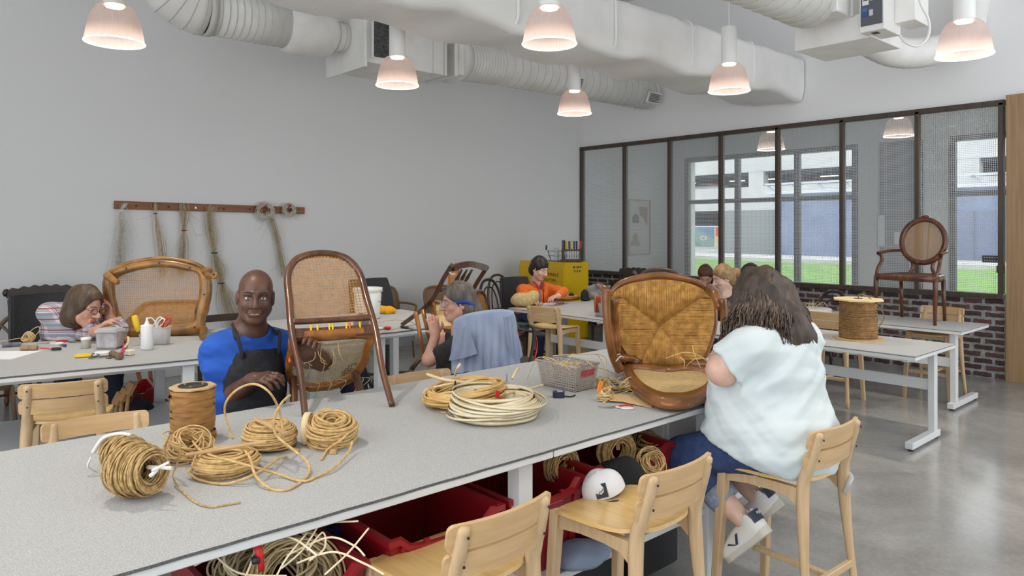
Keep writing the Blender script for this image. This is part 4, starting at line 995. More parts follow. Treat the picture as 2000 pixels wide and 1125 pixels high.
        me = bpy.data.meshes.new(name); me.vertices.add(len(V)); me.vertices.foreach_set('co', V.astype(np.float32).ravel())
        me.loops.add(4 * len(F_)); me.loops.foreach_set('vertex_index', F_.ravel().astype(np.int32)); me.polygons.add(len(F_))
        me.polygons.foreach_set('loop_start', np.arange(0, 4 * len(F_), 4, dtype=np.int32))
        me.polygons.foreach_set('use_smooth', np.ones(len(F_), bool)); me.update(calc_edges=True); me.validate()
        for q in (m if isinstance(m, (list, tuple)) else [m]): me.materials.append(q)
        return me
def V3(*a): return np.array(a, float)
def rot(yaw=0, pitch=0, roll=0):
    """head/hand frame: columns x(right) y(forward) z(up); yaw>0 turns left, pitch>0 looks down"""
    return np.array((Matrix.Rotation(math.radians(yaw), 3, 'Z') @ Matrix.Rotation(math.radians(-pitch), 3, 'X') @ Matrix.Rotation(math.radians(roll), 3, 'Y')))
def head_ops(S, c, R, s=1, full=1):
    c = np.array(c, float)
    def P(x, y, z): return c + R @ (np.array((x, y, z)) * s)
    E = lambda p, r, k=.02, sub=False: S.ell(P(*p), np.array(r) * s, R, k * s, sub)
    K = lambda a, b, r0, r1=None, k=.012, sub=False: S.cone(P(*a), P(*b), r0 * s, (r0 if r1 is None else r1) * s, k * s, sub)
    E((0, -.012, .035), (.076, .096, .086)); E((0, .028, -.03), (.063, .064, .08), .03)
    K((-.05, .0, -.06), (-.018, .062, -.098), .024, .021, .03); K((.05, .0, -.06), (.018, .062, -.098), .024, .021, .03); E((0, .066, -.1), (.024, .02, .018), .02)
    for sx in (-1, 1):
        E((sx * .04, .06, -.03), (.024, .022, .022), .02); K((sx * .012, .086, .024), (sx * .05, .068, .022), .009, .008, .014)
        E((sx * .033, .099, .004), (.020, .014, .011), .012, True)
        E((sx * .079, -.012, -.012), (.010, .022, .034), .008); E((sx * .085, -.006, -.01), (.006, .012, .02), .006, True)
        E((sx * .0155, .103, -.034), (.0115, .012, .009), .008)
    K((0, .09, .012), (0, .118, -.03), .009, .0135, .012)
    K((-.022, .087, -.063), (.022, .087, -.063), .008, .008, .008); K((-.018, .087, -.074), (.018, .087, -.074), .0085, .0085, .008)
    K((-.03, .098, -.0685), (.03, .098, -.0685), .0028, .0028, .004, True)
    return P
def face_parts(t, P, s, R, brow, lip, eye=(58, 40, 30), teeth=False, white=(226, 220, 212), skin=None):
    for sx in (-1, 1):
        c = P(sx * .033, .0752, .003)
        e = part('eye', MB().sph(c, .0125 * s, 14), mat('eye_white', white, .25), t)
        part('iris', MB().sph(P(sx * .033, .0836, .003), .0056 * s, 10), mat('iris_%d' % eye[0], eye, .2), e)
        if skin:
            for lo_, hi_ in ((14, 95), (-95, -24)):
                def lid(u, v):
                    a, e_ = math.radians(-85 + 170 * u), math.radians(lo_ + (hi_ - lo_) * v); r_ = .0140
                    return P(sx * .033 + r_ * math.cos(e_) * math.sin(a), .0752 + r_ * math.cos(e_) * math.cos(a), .003 + r_ * math.sin(e_))
                part('eyelid', MB().grid(lid, 10, 5), skin, t)
        part('eyebrow', MB().tube([P(sx * .014, .099, .026), P(sx * .034, .094, .031), P(sx * .052, .08, .026)], [.003 * s, .0035 * s, .002 * s], 6), mat('brow_%d' % brow[0], brow, .9), t)
    part('lips', MB().tube(cr([P(-.026, .0885, -.066), P(-.012, .0955, -.0635), P(0, .0955, -.065), P(.012, .0955, -.0635), P(.026, .0885, -.066)], 4), .0042 * s, 6), mat('lip_%d' % lip[0], lip, .5), t)
    part('lips', MB().tube(cr([P(-.024, .0885, -.0705), P(0, .0955, -.0755), P(.024, .0885, -.0705)], 5), .005 * s, 6), mat('lip_%d' % lip[0], lip, .5), t)
    if teeth: part('teeth', MB().box(P(0, .0925, -.0685), (.034 * s, .006 * s, .005 * s), .001, Matrix(R.tolist())), mat('teeth', (232, 226, 214), .3), t)
def hand_ops(S, w, R, side, curl=.5, s=1, spread=.06, k=.006):
    """R columns: x across palm (toward thumb*side), y along fingers, z back of hand"""
    w = np.array(w, float); P = lambda x, y, z: w + R @ (np.array((x, y, z)) * s)
    S.cone(P(0, -.02, 0), P(0, .02, 0), .026 * s, .028 * s, .02)
    for i, x in enumerate((-.026, -.009, .009, .026)): S.cone(P(x * .7, .015, 0), P(x, .082 - .006 * abs(i - 1.6), 0), .0165 * s, .0125 * s, .012)
    for i, (x, L) in enumerate(((-.030, .78), (-.010, .95), (.0105, 1.0), (.030, .92))):
        p = P(x * side, .08 - .006 * abs(i - 1.6), 0); a = .15 + .35 * curl; sp = (i - 1.5) * spread * side
        for j, (l, r0, r1) in enumerate(((.044, .0098, .0088), (.027, .0088, .008), (.022, .008, .0066))):
            a += (0, .85, .6)[j] * curl * (1.15 if i < 2 else 1)
            q = p + R @ (np.array((math.sin(sp) * math.cos(a), math.cos(sp) * math.cos(a), -math.sin(a))) * l * L * s)
            S.cone(p, q, r0 * s, r1 * s, k); p = q
    p = P(.024 * side, .02, -.004)
    for j, (d, l, r0, r1) in enumerate((((.75, .6, -.3), .042, .0145, .0115), ((.45, .75, -.45 - .2 * curl), .032, .0115, .010), ((.2, .8, -.5 - .3 * curl), .026, .010, .0078))):
        d = np.array((d[0] * side, d[1], d[2])); d /= np.linalg.norm(d); q = p + R @ (d * l * s); S.cone(p, q, r0 * s, r1 * s, k); p = q
def hframe(d, n):
    """hand frame from finger direction d and back-of-hand normal n"""
    y = np.array(d, float); y /= np.linalg.norm(y); z = np.array(n, float); z -= y * (z @ y); z /= np.linalg.norm(z); x = np.cross(y, z); return np.stack([x, y, z], 1)
def strands(fn, n, r, m, t, name='hair_strands', seg=5, seed=1):
    rr = random.Random(seed); mb = MB()
    for i in range(n):
        P = fn(rr)
        mb.tube(P, [r * (1 - .6 * j / len(P)) for j in range(len(P))], seg, caps=False)
    return part(name, mb, m, t, 'stuff')
def skin_mat(n, c, c2): return mat(n, c, .42, c2=c2, scale=14, detail=5, sss=.12, bump=.04, bscale=180)
SK_D = skin_mat('skin_deep', (104, 70, 54), (82, 54, 42)); SK_L = skin_mat('skin_light', (214, 166, 144), (198, 144, 122)); SK_P = skin_mat('skin_pale', (226, 190, 172), (210, 168, 148))
M_jean = mat('denim', (44, 62, 104), .85, c2=(64, 84, 128), scale=30, detail=6, bump=.25, bscale=260, ramp=(.3, .75)); M_stitch = mat('denim_stitch', (150, 160, 184), .8)
def lpt(M):
    Mi = M.inverted()
    return lambda px, py, d: np.array(Mi @ PD(px, py, d))
# ------------------------------------------------------------------ front woman on the stool
MW = RM(STC + Vector((0, -.03, 0)), 0, 0, aC); t = thing('person', 'long-haired person in pale blue tee and jeans seated with back to viewer', 'person', M=MW); L = lpt(MW)
hc = V3(.0, .13, 1.335); HR = rot(-8, 26)
elL, elR = L(1412, 722, 2.97), V3(.34, .26, .95); wrL, wrR = elL + V3(.20, .145, .02), V3(.30, .48, .98); shL, shR = V3(-.2, .08, 1.145), V3(.2, .08, 1.145)
knL, knR = L(1335, 888, 3.26), V3(.16, .52, .60); anL, anR = L(1456, 1022, 3.06), L(1480, 975, 3.24)
S = SDF((-.45, -.3, .1), (.45, .85, 1.55), .008)
P = head_ops(S, hc, HR); S.cone(P(0, -.02, -.07), (0, .08, 1.18), .06, .065, .03)
for sh, el, wr, sd in ((shL, elL, wrL, -1), (shR, elR, wrR, 1)):
    S.cone(sh, el, .072, .064, .04); S.cone(el, wr, .060, .036, .03); d = (wr - el); hand_ops(S, wr, hframe(d + V3(0, 0, -.05), V3(-sd * .5, 0, 1)), -sd, .7)
S.ell((0, .1, .9), (.22, .19, .2), k=.05); S.ell((0, .08, 1.08), (.19, .16, .16), k=.05)
for an, kn in ((anL, knL), (anR, knR)):
    S.chain([kn, kn + (an - kn) * .35, an], [.06, .062, .036], .02)
body = link('body', S.mesh('body', SK_P), t)
face_parts(t, P, 1, HR, (70, 56, 48), (190, 120, 112))
S = SDF((-.42, -.28, .62), (.42, .5, 1.32), .008)
for sh, el in ((shL, elL), (shR, elR)): S.cone(sh, el, .098, .102, .05); S.cut(sh + (el - sh) * .80, el - sh + V3(0, .05, -.02), .3, .17)
S.ell((0, .09, .80), (.285, .255, .24), k=.06).ell((0, -.02, .74), (.275, .17, .16), k=.06).cone((-.12, .08, .735), (-.13, .25, .70), .135, .12, .05).cone((.12, .08, .735), (.13, .25, .70), .135, .12, .05); S.ell((0, .11, .95), (.255, .235, .2), k=.06); S.ell((0, .075, 1.08), (.225, .19, .17), k=.06)
S.cone((-.18, .05, 1.155), (.18, .05, 1.155), .09, .09, .06); S.cone((0, .06, 1.19), (0, .09, 1.245), .095, .075, .03)
S.fold(.013, ((10, 14, 40), (-16, 22, 30), (6, 30, -26)), 3); S.fold(.004, ((30, 44, 60), (-44, 30, 70)), 5)
S.half((0, 0, .69), (0, .30, -1))
S.cone((0, .1, 1.22), (0, .12, 1.30), .068, .075, .006, True)
tee = link('t_shirt', S.mesh('t_shirt', mat('tee_pale', (212, 220, 221), .9, c2=(198, 210, 213), scale=3, bump=.12, bscale=30)), t)
S = SDF((-.42, -.3, .35), (.42, .8, .95), .008)
S.ell((0, .03, .735), (.225, .205, .11), k=.06)
for kn, an, hx in ((knL, anL, -.12), (knR, anR, .12)):
    S.cone((hx, .08, .73), kn, .112, .082, .05); S.cone(kn, kn + (an - kn) * .62, .078, .062, .03)
S.fold(.006, ((30, 14, 40), (-26, 40, 20), (50, 10, -40)), 8)
for kn, an in ((knL, anL), (knR, anR)):
    S.cut(kn + (an - kn) * .62, an - kn, .3, .1)
jn = link('jeans', S.mesh('jeans', M_jean), t)
for kn, an in ((knL, anL), (knR, anR)):
    a, b = kn + (an - kn) * .52, kn + (an - kn) * .70; mb = MB(); mb.tube([a, (a + b) / 2, b], [.071, .073, .068], 20); part('turn_up', mb, mat('denim_inside', (150, 158, 172), .9, c2=(128, 138, 156), scale=60), jn)
st = MB(); hxp = V3(-.12, .1, .735); dd = knL - hxp
st.tube(cr([hxp + dd * f + V3(-.095 + .03 * f, 0, .052 - .045 * f) for f in (.25, .45, .65, .85, 1.0)], 5), .0018, 4); part('seam', st, M_stitch, jn)
# shoes
def sneaker(t, ank, toe_dir, up, label=None, mats=None):
    y = Vector(toe_dir).normalized(); z = Vector(up); z = (z - y * z.dot(y)).normalized(); x = y.cross(z); A = axes(x, y, z, Vector(ank) - z * .075 - y * .045)
    m0, m1, m2 = mats or (mat('shoe_white', (226, 224, 218), .55), mat('shoe_sole', (206, 202, 190), .7), mat('shoe_navy', (44, 56, 74), .6))
    Mi = np.array(A)[:3, :3]; o = np.array(A)[:3, 3]
    S = SDF((-.07, -.06, -.01), (.07, .25, .16), .006)
    S.cone((0, .004, .03), (0, .19, .026), .036, .044, .02).ell((0, .015, .05), (.036, .05, .05), k=.02).ell((0, .08, .045), (.040, .09, .045), k=.03).ell((0, .16, .03), (.044, .07, .032), k=.03).cone((0, .01, .07), (0, .0, .105), .036, .034, .02)
    S.half((0, 0, .012), (0, 0, -1)); S.cone((0, .0, .085), (0, -.01, .16), .03, .034, .004, True)
    up_ = link('shoe', S.mesh('shoe', m0), t); up_.matrix_basis = A
    out = [(.036 * math.cos(a), -.002 + .036 * math.sin(a)) for a in [PI + PI * k / 8 for k in range(9)]] + [(.046 * math.cos(a), .18 + .052 * math.sin(a)) for a in [PI * k / 10 for k in range(11)]]
    part('sole', MB().prism(out, .03, RM((0, 0, -.008))), m1, up_)
    part('heel_tab', MB().grid(lambda u, v: (.041 * math.sin((u - .5) * 2.0), .01 - .0485 * math.cos((u - .5) * 2.0), .05 + .045 * v), 8, 3, -.003), m2, up_)
    for sx in (-1, 1):
        part('side_mark', MB().add([(sx * .0500, .075, .062), (sx * .0500, .09, .062), (sx * .0535, .115, .028), (sx * .0535, .10, .026)], [(0, 1, 2, 3)]).add([(sx * .0515, .145, .05), (sx * .0515, .155, .046), (sx * .0535, .118, .028), (sx * .0535, .106, .026)], [(0, 1, 2, 3)]), m2, up_)
    tx = text('VEJA', .016, axes((1, 0, 0), (0, 0, 1), (0, -1, 0), (0, -.0425, .078)), mat('ink_white', (230, 230, 226), .6), up_, ext=.0006); return up_
sneaker(t, anL, (knL - anL) * 0 + np.array(MW.inverted().to_3x3() @ (PD(1432, 1085, 3.12) - PD(1490, 1040, 3.02))), (0, .1, 1))
sneaker(t, anR, np.array(MW.inverted().to_3x3() @ (PD(1462, 1050, 3.28) - PD(1520, 1005, 3.2))), (0, .1, 1))
# long wavy hair
M_hair = mat('hair_dark', (78, 62, 52), .5, c2=(44, 36, 32), scale=26, stretch=(1, 1, .25), bump=.7, bscale=40); M_hairs = mat('hair_strand', (116, 94, 76), .42)
S = SDF((-.32, -.2, 1.0), (.32, .42, 1.56), .008)
C = lambda *p: P(*p)
S.ell(C(0, -.02, .045), (.098, .112, .104), HR, .04); S.ell(C(0, -.05, -.03), (.115, .09, .12), HR, .05)
for sx in (-1, 1): S.chain([C(sx * .07, .0, .02), C(sx * .105, .01, -.08), V3(sx * .15, .12, 1.15)], [.05, .066, .05], .05)
S.chain([C(0, -.07, .0), V3(-.02, -.01, 1.22), V3(-.04, -.05, 1.14)], [.075, .08, .035], .05); S.chain([C(.06, -.06, -.03), V3(.1, -.02, 1.18), V3(.11, -.03, 1.15)], [.055, .045, .025], .04)
S.fold(.012, ((60, 20, 14), (-46, 50, 12), (30, -60, 20)), 2)
link('hair', S.mesh('hair', M_hair), t)
def hs(r):
    f = r.uniform(-.35, PI + .35) + PI; q_ = r.uniform(.88, 1); end = hc + V3(.215 * q_ * math.cos(f), .215 * q_ * math.sin(f) + .01, 0); end[2] = r.uniform(1.08, 1.22); c0 = C(.1 * math.cos(f) * q_, -.02 + .1 * math.sin(f) * q_, .06 + .09 * (1 - q_)); mid = hc + V3(.156 * math.cos(f), .156 * math.sin(f), .0); ph = r.uniform(0, 6); pts = cr([c0, mid, (mid + end) / 2 + V3(r.uniform(-.03, .03), -.015, 0), end], 7)
    return [Vector(p) + Vector((.018 * math.sin(j * 1.0 + ph), .018 * math.cos(j * .9 + ph), .008 * math.sin(j + ph))) * min(1, 1.4 * j / len(pts)) for j, p in enumerate(pts)]
strands(hs, 420, .0036, M_hairs, t, seed=4); strands(hs, 520, .0052, M_hair, t, seed=9)
# ------------------------------------------------------------------ smiling man behind the bentwood chair
hw = PD(500, 580, 3.42); MM = RM((hw.x, hw.y + .06, 0), 0, 0, PI); L = lpt(MM)
t = thing('person', 'bald person in bright blue tee and black apron, holding the caned chair', 'person', M=MM)
hc = L(499, 578, 3.42); HR = rot(-22, 4, -3)
S = SDF((-.36, -.3, .78), (.36, .55, 1.52), .005)
P = head_ops(S, hc, HR, 1.02); nb = V3(0, -.03, hc[2] - .2)
S.cone(P(0, -.02, -.06), nb, .062, .07, .03)
shR, shL = V3(.165, -.03, hc[2] - .265), V3(-.165, -.03, hc[2] - .265)
elR = L(446, 778, 3.42); wrR = L(494, 742, 3.22); elL = V3(-.29, .16, 1.0); wrL = L(600, 690, 3.35)
for sh, el, wr, sd, hd in ((shR, elR, wrR, 1, L(532, 733, 3.17)), (shL, elL, wrL, -1, L(610, 668, 3.3))):
    S.cone(sh, el, .055, .046, .04); S.cone(el, el + (wr - el) * .35, .045, .047, .03); S.cone(el + (wr - el) * .35, wr, .047, .03, .03)
    hand_ops(S, wr, hframe(hd - wr, V3(.4 * sd, .2, 1)), -sd, .75, 1.02)
S.ell((0, -.03, 1.0), (.17, .11, .2), k=.05)
link('body', S.mesh('body', SK_D), t)
face_parts(t, P, 1.02, HR, (48, 34, 28), (112, 66, 60), teeth=True, white=(204, 192, 180), skin=SK_D)
for sx in (-1, 1): part('smile_crease', MB().tube(cr([P(sx * .019, .0985, -.036), P(sx * .034, .0875, -.052), P(sx * .037, .079, -.07)], 4), .0016, 5), mat('skin_crease', (66, 42, 34), .6), t)
S = SDF((-.4, -.28, .7), (.4, .35, 1.3), .007)
for sh, el in ((shR, elR), (shL, elL)): S.cone(sh, el, .070, .064, .04); S.cut(sh + (el - sh) * .82, el - sh, .3, .12)
S.ell((0, -.03, .86), (.19, .135, .2), k=.05).ell((0, -.025, 1.03), (.185, .13, .16), k=.06).cone(shR - V3(.05, 0, 0), shL + V3(.05, 0, 0), .078, .078, .05).cone(nb - V3(0, 0, .05), nb + V3(0, 0, .02), .09, .075, .03)
S.fold(.012, ((14, 20, 46), (-24, 10, 40), (20, 30, -36)), 6)
S.cone(nb + V3(0, .02, .012), P(0, -.01, -.09), .074, .09, .006, True)
link('t_shirt', S.mesh('t_shirt', mat('tee_blue', (34, 92, 190), .8, c2=(26, 76, 166), scale=3, bump=.1, bscale=40)), t)
S = SDF((-.3, -.2, .55), (.3, .4, 1.14), .008)
S.ell((0, .0, .88), (.165, .152, .34), k=.04); S.half((0, .045, 0), (0, -1, 0)); S.half((0, 0, 1.075), (0, 0, 1)); S.fold(.005, ((30, 0, 30), (-20, 10, 40)), 2)
ap = link('apron', S.mesh('apron', mat('apron_black', (26, 26, 30), .85, c2=(38, 38, 42), scale=60)), t)
for sx in (-1, 1): part('strap', MB().tube(cr([V3(sx * .085, .115, 1.05), V3(sx * .1, .10, 1.14), V3(sx * .095, .05, nb[2] + .02), V3(sx * .075, -.04, nb[2] + .06)], 5), .016, 6, sx=.35, up=(0, 1, .4)), MATS['apron_black'], ap)
S = SDF((-.35, -.3, .2), (.35, .6, .85), .011)
for sx in (-1, 1): S.cone((sx * .1, 0, .72), (sx * .15, .42, .68), .09, .075, .04).cone((sx * .15, .42, .68), (sx * .14, .4, .25), .07, .05, .03)
S.fold(.005, ((30, 20, 30),), 3); link('trousers', S.mesh('trousers', mat('trouser_grey', (70, 74, 82), .9)), t)
stm = dup(st0, (MM.translation.x, MM.translation.y + .02, 0), PI, 'beech stool under the smiling bald person in blue')
# ------------------------------------------------------------------ generic seated figure for those farther off
def seated(label, M, hc, HR, shw, el, wr, hd, seat, knees, ank, cols, res=.011, hs_=1, torso=1.0, hair=None, collar=None, fmat=None, slen=1.0, face=((80, 64, 54), (188, 122, 112)), shoe=(40, 42, 48), folds=.008, shz=None):
    """el/wr/hd: (right, left) arm points; cols = (skin, shirt, trousers)"""
    t = thing('person', label, 'person', M=M); hc = np.array(hc, float); sz = (hc[2] - .27) if shz is None else shz; cx, cy = hc[0] * .45, hc[1] * .5
    lo = np.minimum.reduce([hc - .16, *[np.array(q) - .14 for q in wr + el + hd], V3(-.3, -.25, seat)]); hi = np.maximum.reduce([hc + .2, *[np.array(q) + .14 for q in wr + el + hd], V3(.3, .25, hc[2] + .15)])
    S = SDF(lo, hi, res * .75); P = head_ops(S, hc, HR, hs_); nb = V3(cx * 1.2, cy, sz + .07); S.cone(P(0, -.02, -.06), nb, .056, .064, .03)
    sh = (V3(cx + shw, cy - .01, sz), V3(cx - shw, cy - .01, sz)); ch = V3(cx, cy, sz - .13)
    for s_, e, w, h_, sd in zip(sh, el, wr, hd, (1, -1)):
        e, w, h_ = np.array(e), np.array(w), np.array(h_); S.cone(s_, e, .05, .042, .03); S.cone(e, w, .043, .029, .03); hand_ops(S, w, hframe(h_ - w, V3(.3 * sd, 0, 1)), -sd, .6)
    S.ell(ch, (.15, .1, .18), k=.04); link('body', S.mesh('body', cols[0]), t); face_parts(t, P, hs_, HR, *face, skin=cols[0])
    S = SDF(lo, hi, res); w = torso
    for s_, e, w_ in zip(sh, el, wr):
        e, w_ = np.array(e), np.array(w_); S.cone(s_, e, .074, .062, .04)
        if slen > 1: S.cone(e, w_, .06, .046, .03); S.cut(e + (w_ - e) * (slen - 1), w_ - e, .3, .1)
        else: S.cut(s_ + (e - s_) * slen, e - s_, .4, .11)
    S.ell((0, 0, seat + .13), (.19 * w, .15 * w, .17), k=.06); S.ell((cx * .6, cy * .6, (seat + sz) / 2 + .04), (.18 * w, .14 * w, .19), k=.06); S.ell(ch, (.18 * w, .13 * w, .16), k=.06)
    S.cone(sh[0] - V3(.05, 0, 0), sh[1] + V3(.05, 0, 0), .072, .072, .05); S.cone(nb - V3(0, 0, .06), nb, .085, .07, .03)
    S.fold(folds, ((14, 24, 46), (-26, 12, 40), (22, 36, -30)), 4)
    S.cone(nb + V3(0, .015, .01), P(0, -.01, -.09), .07, .085, .006, True)
    sh_o = link('shirt', S.mesh('shirt', cols[1]), t)
    S = SDF((-.36, -.3, 0), (.36, .75, seat + .3), res * 1.2); S.ell((0, 0, seat + .08), (.19 * w, .17 * w, .11), k=.05)
    for k_, a_, sx in zip(knees, ank, (1, -1)): S.cone((sx * .1, .02, seat + .07), k_, .088, .066, .04); S.cone(k_, a_, .062, .045, .03)
    S.fold(.004, ((30, 26, 30), (-30, 14, 36)), 5); link('trousers', S.mesh('trousers', cols[2]), t)
    for a_ in ank:
        S = SDF(V3(*a_) - V3(.07, .1, .1), V3(*a_) + V3(.07, .22, .05), .012); a_ = np.array(a_); S.cone(a_ + V3(0, -.03, -.045), a_ + V3(0, .13, -.055), .042, .036, .02).cone(a_, a_ + V3(0, 0, -.04), .045, .042, .02); S.half(a_ - V3(0, 0, .08), (0, 0, -1)); link('shoe', S.mesh('shoe', mat('shoe_%d' % shoe[0], shoe, .6)), t)
    if hair: hair(t, P, HR, hs_)
    return t, P, sh_o
def hair_cap(m, back=.0, low=-.05, amp=.006, vol=1.0, fringe=.03, extra=None, seed=1, part_name='hair'):
    def f(t, P, R, s):
        c = P(0, -.02, .03); S = SDF(c - .3, c + .3, .008)
        S.ell(P(0, -.02, .045), np.array((.088, .105, .095)) * vol * s, R, .03); S.ell(P(0, -.05, low), np.array((.092, .075, .09)) * vol * s, R, .04)
        if extra: extra(S, P)
        S.fold(amp, ((70, 20, 20), (-50, 60, 10), (20, -60, 30)), seed)
        S.ell(P(0, .1, -.045 + fringe), np.array((.067, .075, .075)) * s, R, .012, True)
        link(part_name, S.mesh(part_name, m), t)
    return f
def glasses(t, P, m, w=.024):
    g = MB()
    for sx in (-1, 1):
        g.tube([P(sx * .034 + w * math.cos(a), .108 - .01 * abs(math.cos(a)) * (1 if sx * math.cos(a) > 0 else 0), .002 + .017 * math.sin(a)) for a in [k * PI / 10 for k in range(20)]], .0022, 5, True)
        g.tube([P(sx * (.034 + w), .1, .006), P(sx * .082, .02, .008), P(sx * .08, -.02, .0)], .002, 5)
    g.tube([P(-.011, .11, .004), P(.011, .11, .004)], .002, 5); part('glasses', g, m, t)
    part('lens', MB().quad(P(-.055, .107, -.012), P(-.014, .109, -.014), P(-.014, .109, .016), P(-.055, .107, .016)).quad(P(.055, .107, -.012), P(.014, .109, -.014), P(.014, .109, .016), P(.055, .107, .016)), M_clear, t)
# plaid-shirt woman at the left counter
def plaid_mat():
    m, nt, N, Lk, b = nodes_of('plaid_flannel'); tc = N.new('ShaderNodeTexCoord'); sp = N.new('ShaderNodeSeparateXYZ'); Lk.new(tc.outputs['Object'], sp.inputs[0])
    def band(out, off, per, wd):
        a = N.new('ShaderNodeMath'); a.operation = 'MULTIPLY_ADD'; a.inputs[1].default_value = 1 / per; a.inputs[2].default_value = off; Lk.new(out, a.inputs[0])
        f = N.new('ShaderNodeMath'); f.operation = 'FRACT'; Lk.new(a.outputs[0], f.inputs[0]); g = N.new('ShaderNodeMath'); g.operation = 'LESS_THAN'; g.inputs[1].default_value = wd; Lk.new(f.outputs[0], g.inputs[0]); return g.outputs[0]
    sx = N.new('ShaderNodeMath'); sx.operation = 'ADD'; Lk.new(sp.outputs['X'], sx.inputs[0]); Lk.new(sp.outputs['Y'], sx.inputs[1])
    col = lin((206, 204, 206)); prev = None
    for (o, off, per, wd, c, fac) in ((sx.outputs[0], 0, .075, .42, (128, 130, 150), .55), (sp.outputs['Z'], .2, .075, .42, (128, 130, 150), .55), (sx.outputs[0], .55, .075, .12, (150, 40, 52), .8), (sp.outputs['Z'], .6, .075, .12, (150, 40, 52), .8), (sx.outputs[0], .3, .075, .06, (60, 64, 96), .8), (sp.outputs['Z'], .9, .075, .06, (236, 236, 236), .8)):
        mx = N.new('ShaderNodeMixRGB'); mu = N.new('ShaderNodeMath'); mu.operation = 'MULTIPLY'; mu.inputs[1].default_value = fac; Lk.new(band(o, off, per, wd), mu.inputs[0]); Lk.new(mu.outputs[0], mx.inputs[0])
        mx.inputs[2].default_value = lin(c)
        if prev is None: mx.inputs[1].default_value = col
        else: Lk.new(prev, mx.inputs[1])
        prev = mx.outputs[0]
    Lk.new(prev, b.inputs['Base Color']); b.inputs['Roughness'].default_value = .95; return m
M_plaid = plaid_mat()
q = PD(140, 640, 5.42); MP_ = RM((q.x, q.y, 0), 0, 0, PI + RZ1 + .25); L = lpt(MP_)
M_hb = mat('hair_brown', (96, 74, 54), .55, c2=(66, 50, 38), scale=30, stretch=(1, 1, .3), bump=.6, bscale=50)
tp, P, so = seated('grey-brown bobbed person in plaid flannel shirt and glasses leaning over left counter', MP_, L(166, 600, 5.06), rot(30, 16, -6), .19, (L(136, 655, 5.2), L(232, 646, 5.2)), (L(190, 646, 4.95), L(214, 622, 5.2)), (L(208, 628, 4.95), L(214, 598, 5.2)), .62, ((.15, .42, .62), (-.15, .42, .62)), ((.15, .4, .16), (-.15, .4, .16)),
    (SK_L, M_plaid, mat('trouser_navy', (40, 46, 66), .9)), .009, 1.06, 1.25, hair_cap(M_hb, low=-.06, vol=1.12, amp=.008, fringe=.05), slen=1.85, shz=1.045)
glasses(tp, P, mat('frame_black', (24, 22, 24), .4))
# grey-haired person with safety glasses strap, seen from behind
q = PD(905, 690, 4.85); MG = RM((q.x, q.y, 0), 0, 0, math.radians(55)); L = lpt(MG)
M_hg = mat('hair_grey', (112, 102, 92), .5, c2=(74, 64, 56), scale=30, stretch=(1, 1, .3), bump=.7, bscale=50)
def mull(S, P): S.chain([P(0, -.09, -.02), P(0, -.11, -.1), P(0, -.115, -.17)], [.06, .06, .04], .04)
tg, P, so = seated('grey-haired person in dark tee with blue glasses strap, seen from behind', MG, L(893, 590, 4.85), rot(14, 6, 0), .19, (V3(.26, .12, .86), L(838, 702, 4.75)), (L(862, 660, 5.15), L(850, 655, 4.85)), (L(856, 640, 5.2), L(846, 626, 4.87)), .47, ((.15, .45, .5), (-.15, .45, .5)), ((.15, .45, .1), (-.15, .45, .1)),
    (SK_L, mat('tee_charcoal', (48, 48, 50), .9, c2=(36, 36, 38), scale=50), mat('trouser_black', (36, 36, 40), .9)), .009, 1.0, 1.1, hair_cap(M_hg, low=-.05, vol=1.03, amp=.007, extra=mull), slen=.72)
glasses(tg, P, mat('frame_grey', (150, 152, 156), .4))
part('glasses_strap', MB().tube(cr([P(-.083, .03, .01), P(-.09, -.03, .006), P(-.075, -.095, -.03), P(0, -.135, -.045), P(.075, -.095, -.03), P(.085, .03, .01)], 6), .015, 6, sx=.2, up=tuple(P(0, 0, 1) - P(0, 0, 0))), mat('strap_blue', (40, 60, 140), .6), tg)
def hg(r):
    a = r.uniform(-.9, .9); c0 = P(.09 * math.sin(a), -.11 * math.cos(a), r.uniform(-.02, .06)); c1 = P(.1 * math.sin(a), -.13 * math.cos(a), -.1); c2_ = P(.12 * math.sin(a) + r.uniform(-.02, .02), -.14 * math.cos(a), r.uniform(-.21, -.15)); ph = r.uniform(0, 6)
    return [Vector(p) + Vector((.005 * math.sin(j + ph), .005 * math.cos(j + ph), 0)) for j, p in enumerate(cr([c0, c1, c2_], 6))]
strands(hg, 160, .003, mat('hair_silver', (150, 140, 128), .45), tg, seed=2)
# orange-jacket person
MO = RM((6.2, 6.58, 0), 0, 0, math.radians(170)); L = lpt(MO)
to, P, so = seated('dark-haired person in bright orange zip jacket sitting before the yellow cabinet', MO, L(1054, 524, 8.9), rot(18, 24, 0), .19, (L(1022, 582, 8.8), L(1099, 570, 8.75)), (L(1040, 590, 8.6), L(1090, 578, 8.55)), (L(1052, 590, 8.5), L(1080, 580, 8.5)), .5, ((.14, .42, .52), (-.14, .42, .52)), ((.15, .4, .1), (-.15, .4, .1)),
    (SK_P, mat('fleece_orange', (236, 122, 48), .95, c2=(222, 104, 36), scale=40), mat('trouser_blue', (52, 66, 100), .9)), .010, 1.08, 1.15, hair_cap(mat('hair_black', (48, 40, 36), .5, c2=(32, 28, 26), scale=30, bump=.5), low=-.03, vol=1.02, fringe=.01), slen=1.95)
part('collar', MB().tube(cr([P(-.07, .02, -.15), P(-.03, .09, -.19), P(.0, .1, -.24), P(.03, .09, -.19), P(.07, .02, -.15)], 5), .014, 8), mat('lining_red', (196, 60, 50), .9), so)
part('zip', MB().tube([L(1060, 550, 8.72), L(1061, 572, 8.7), L(1062, 590, 8.68)], .006, 6), mat('zip_dark', (70, 40, 40), .6), so)
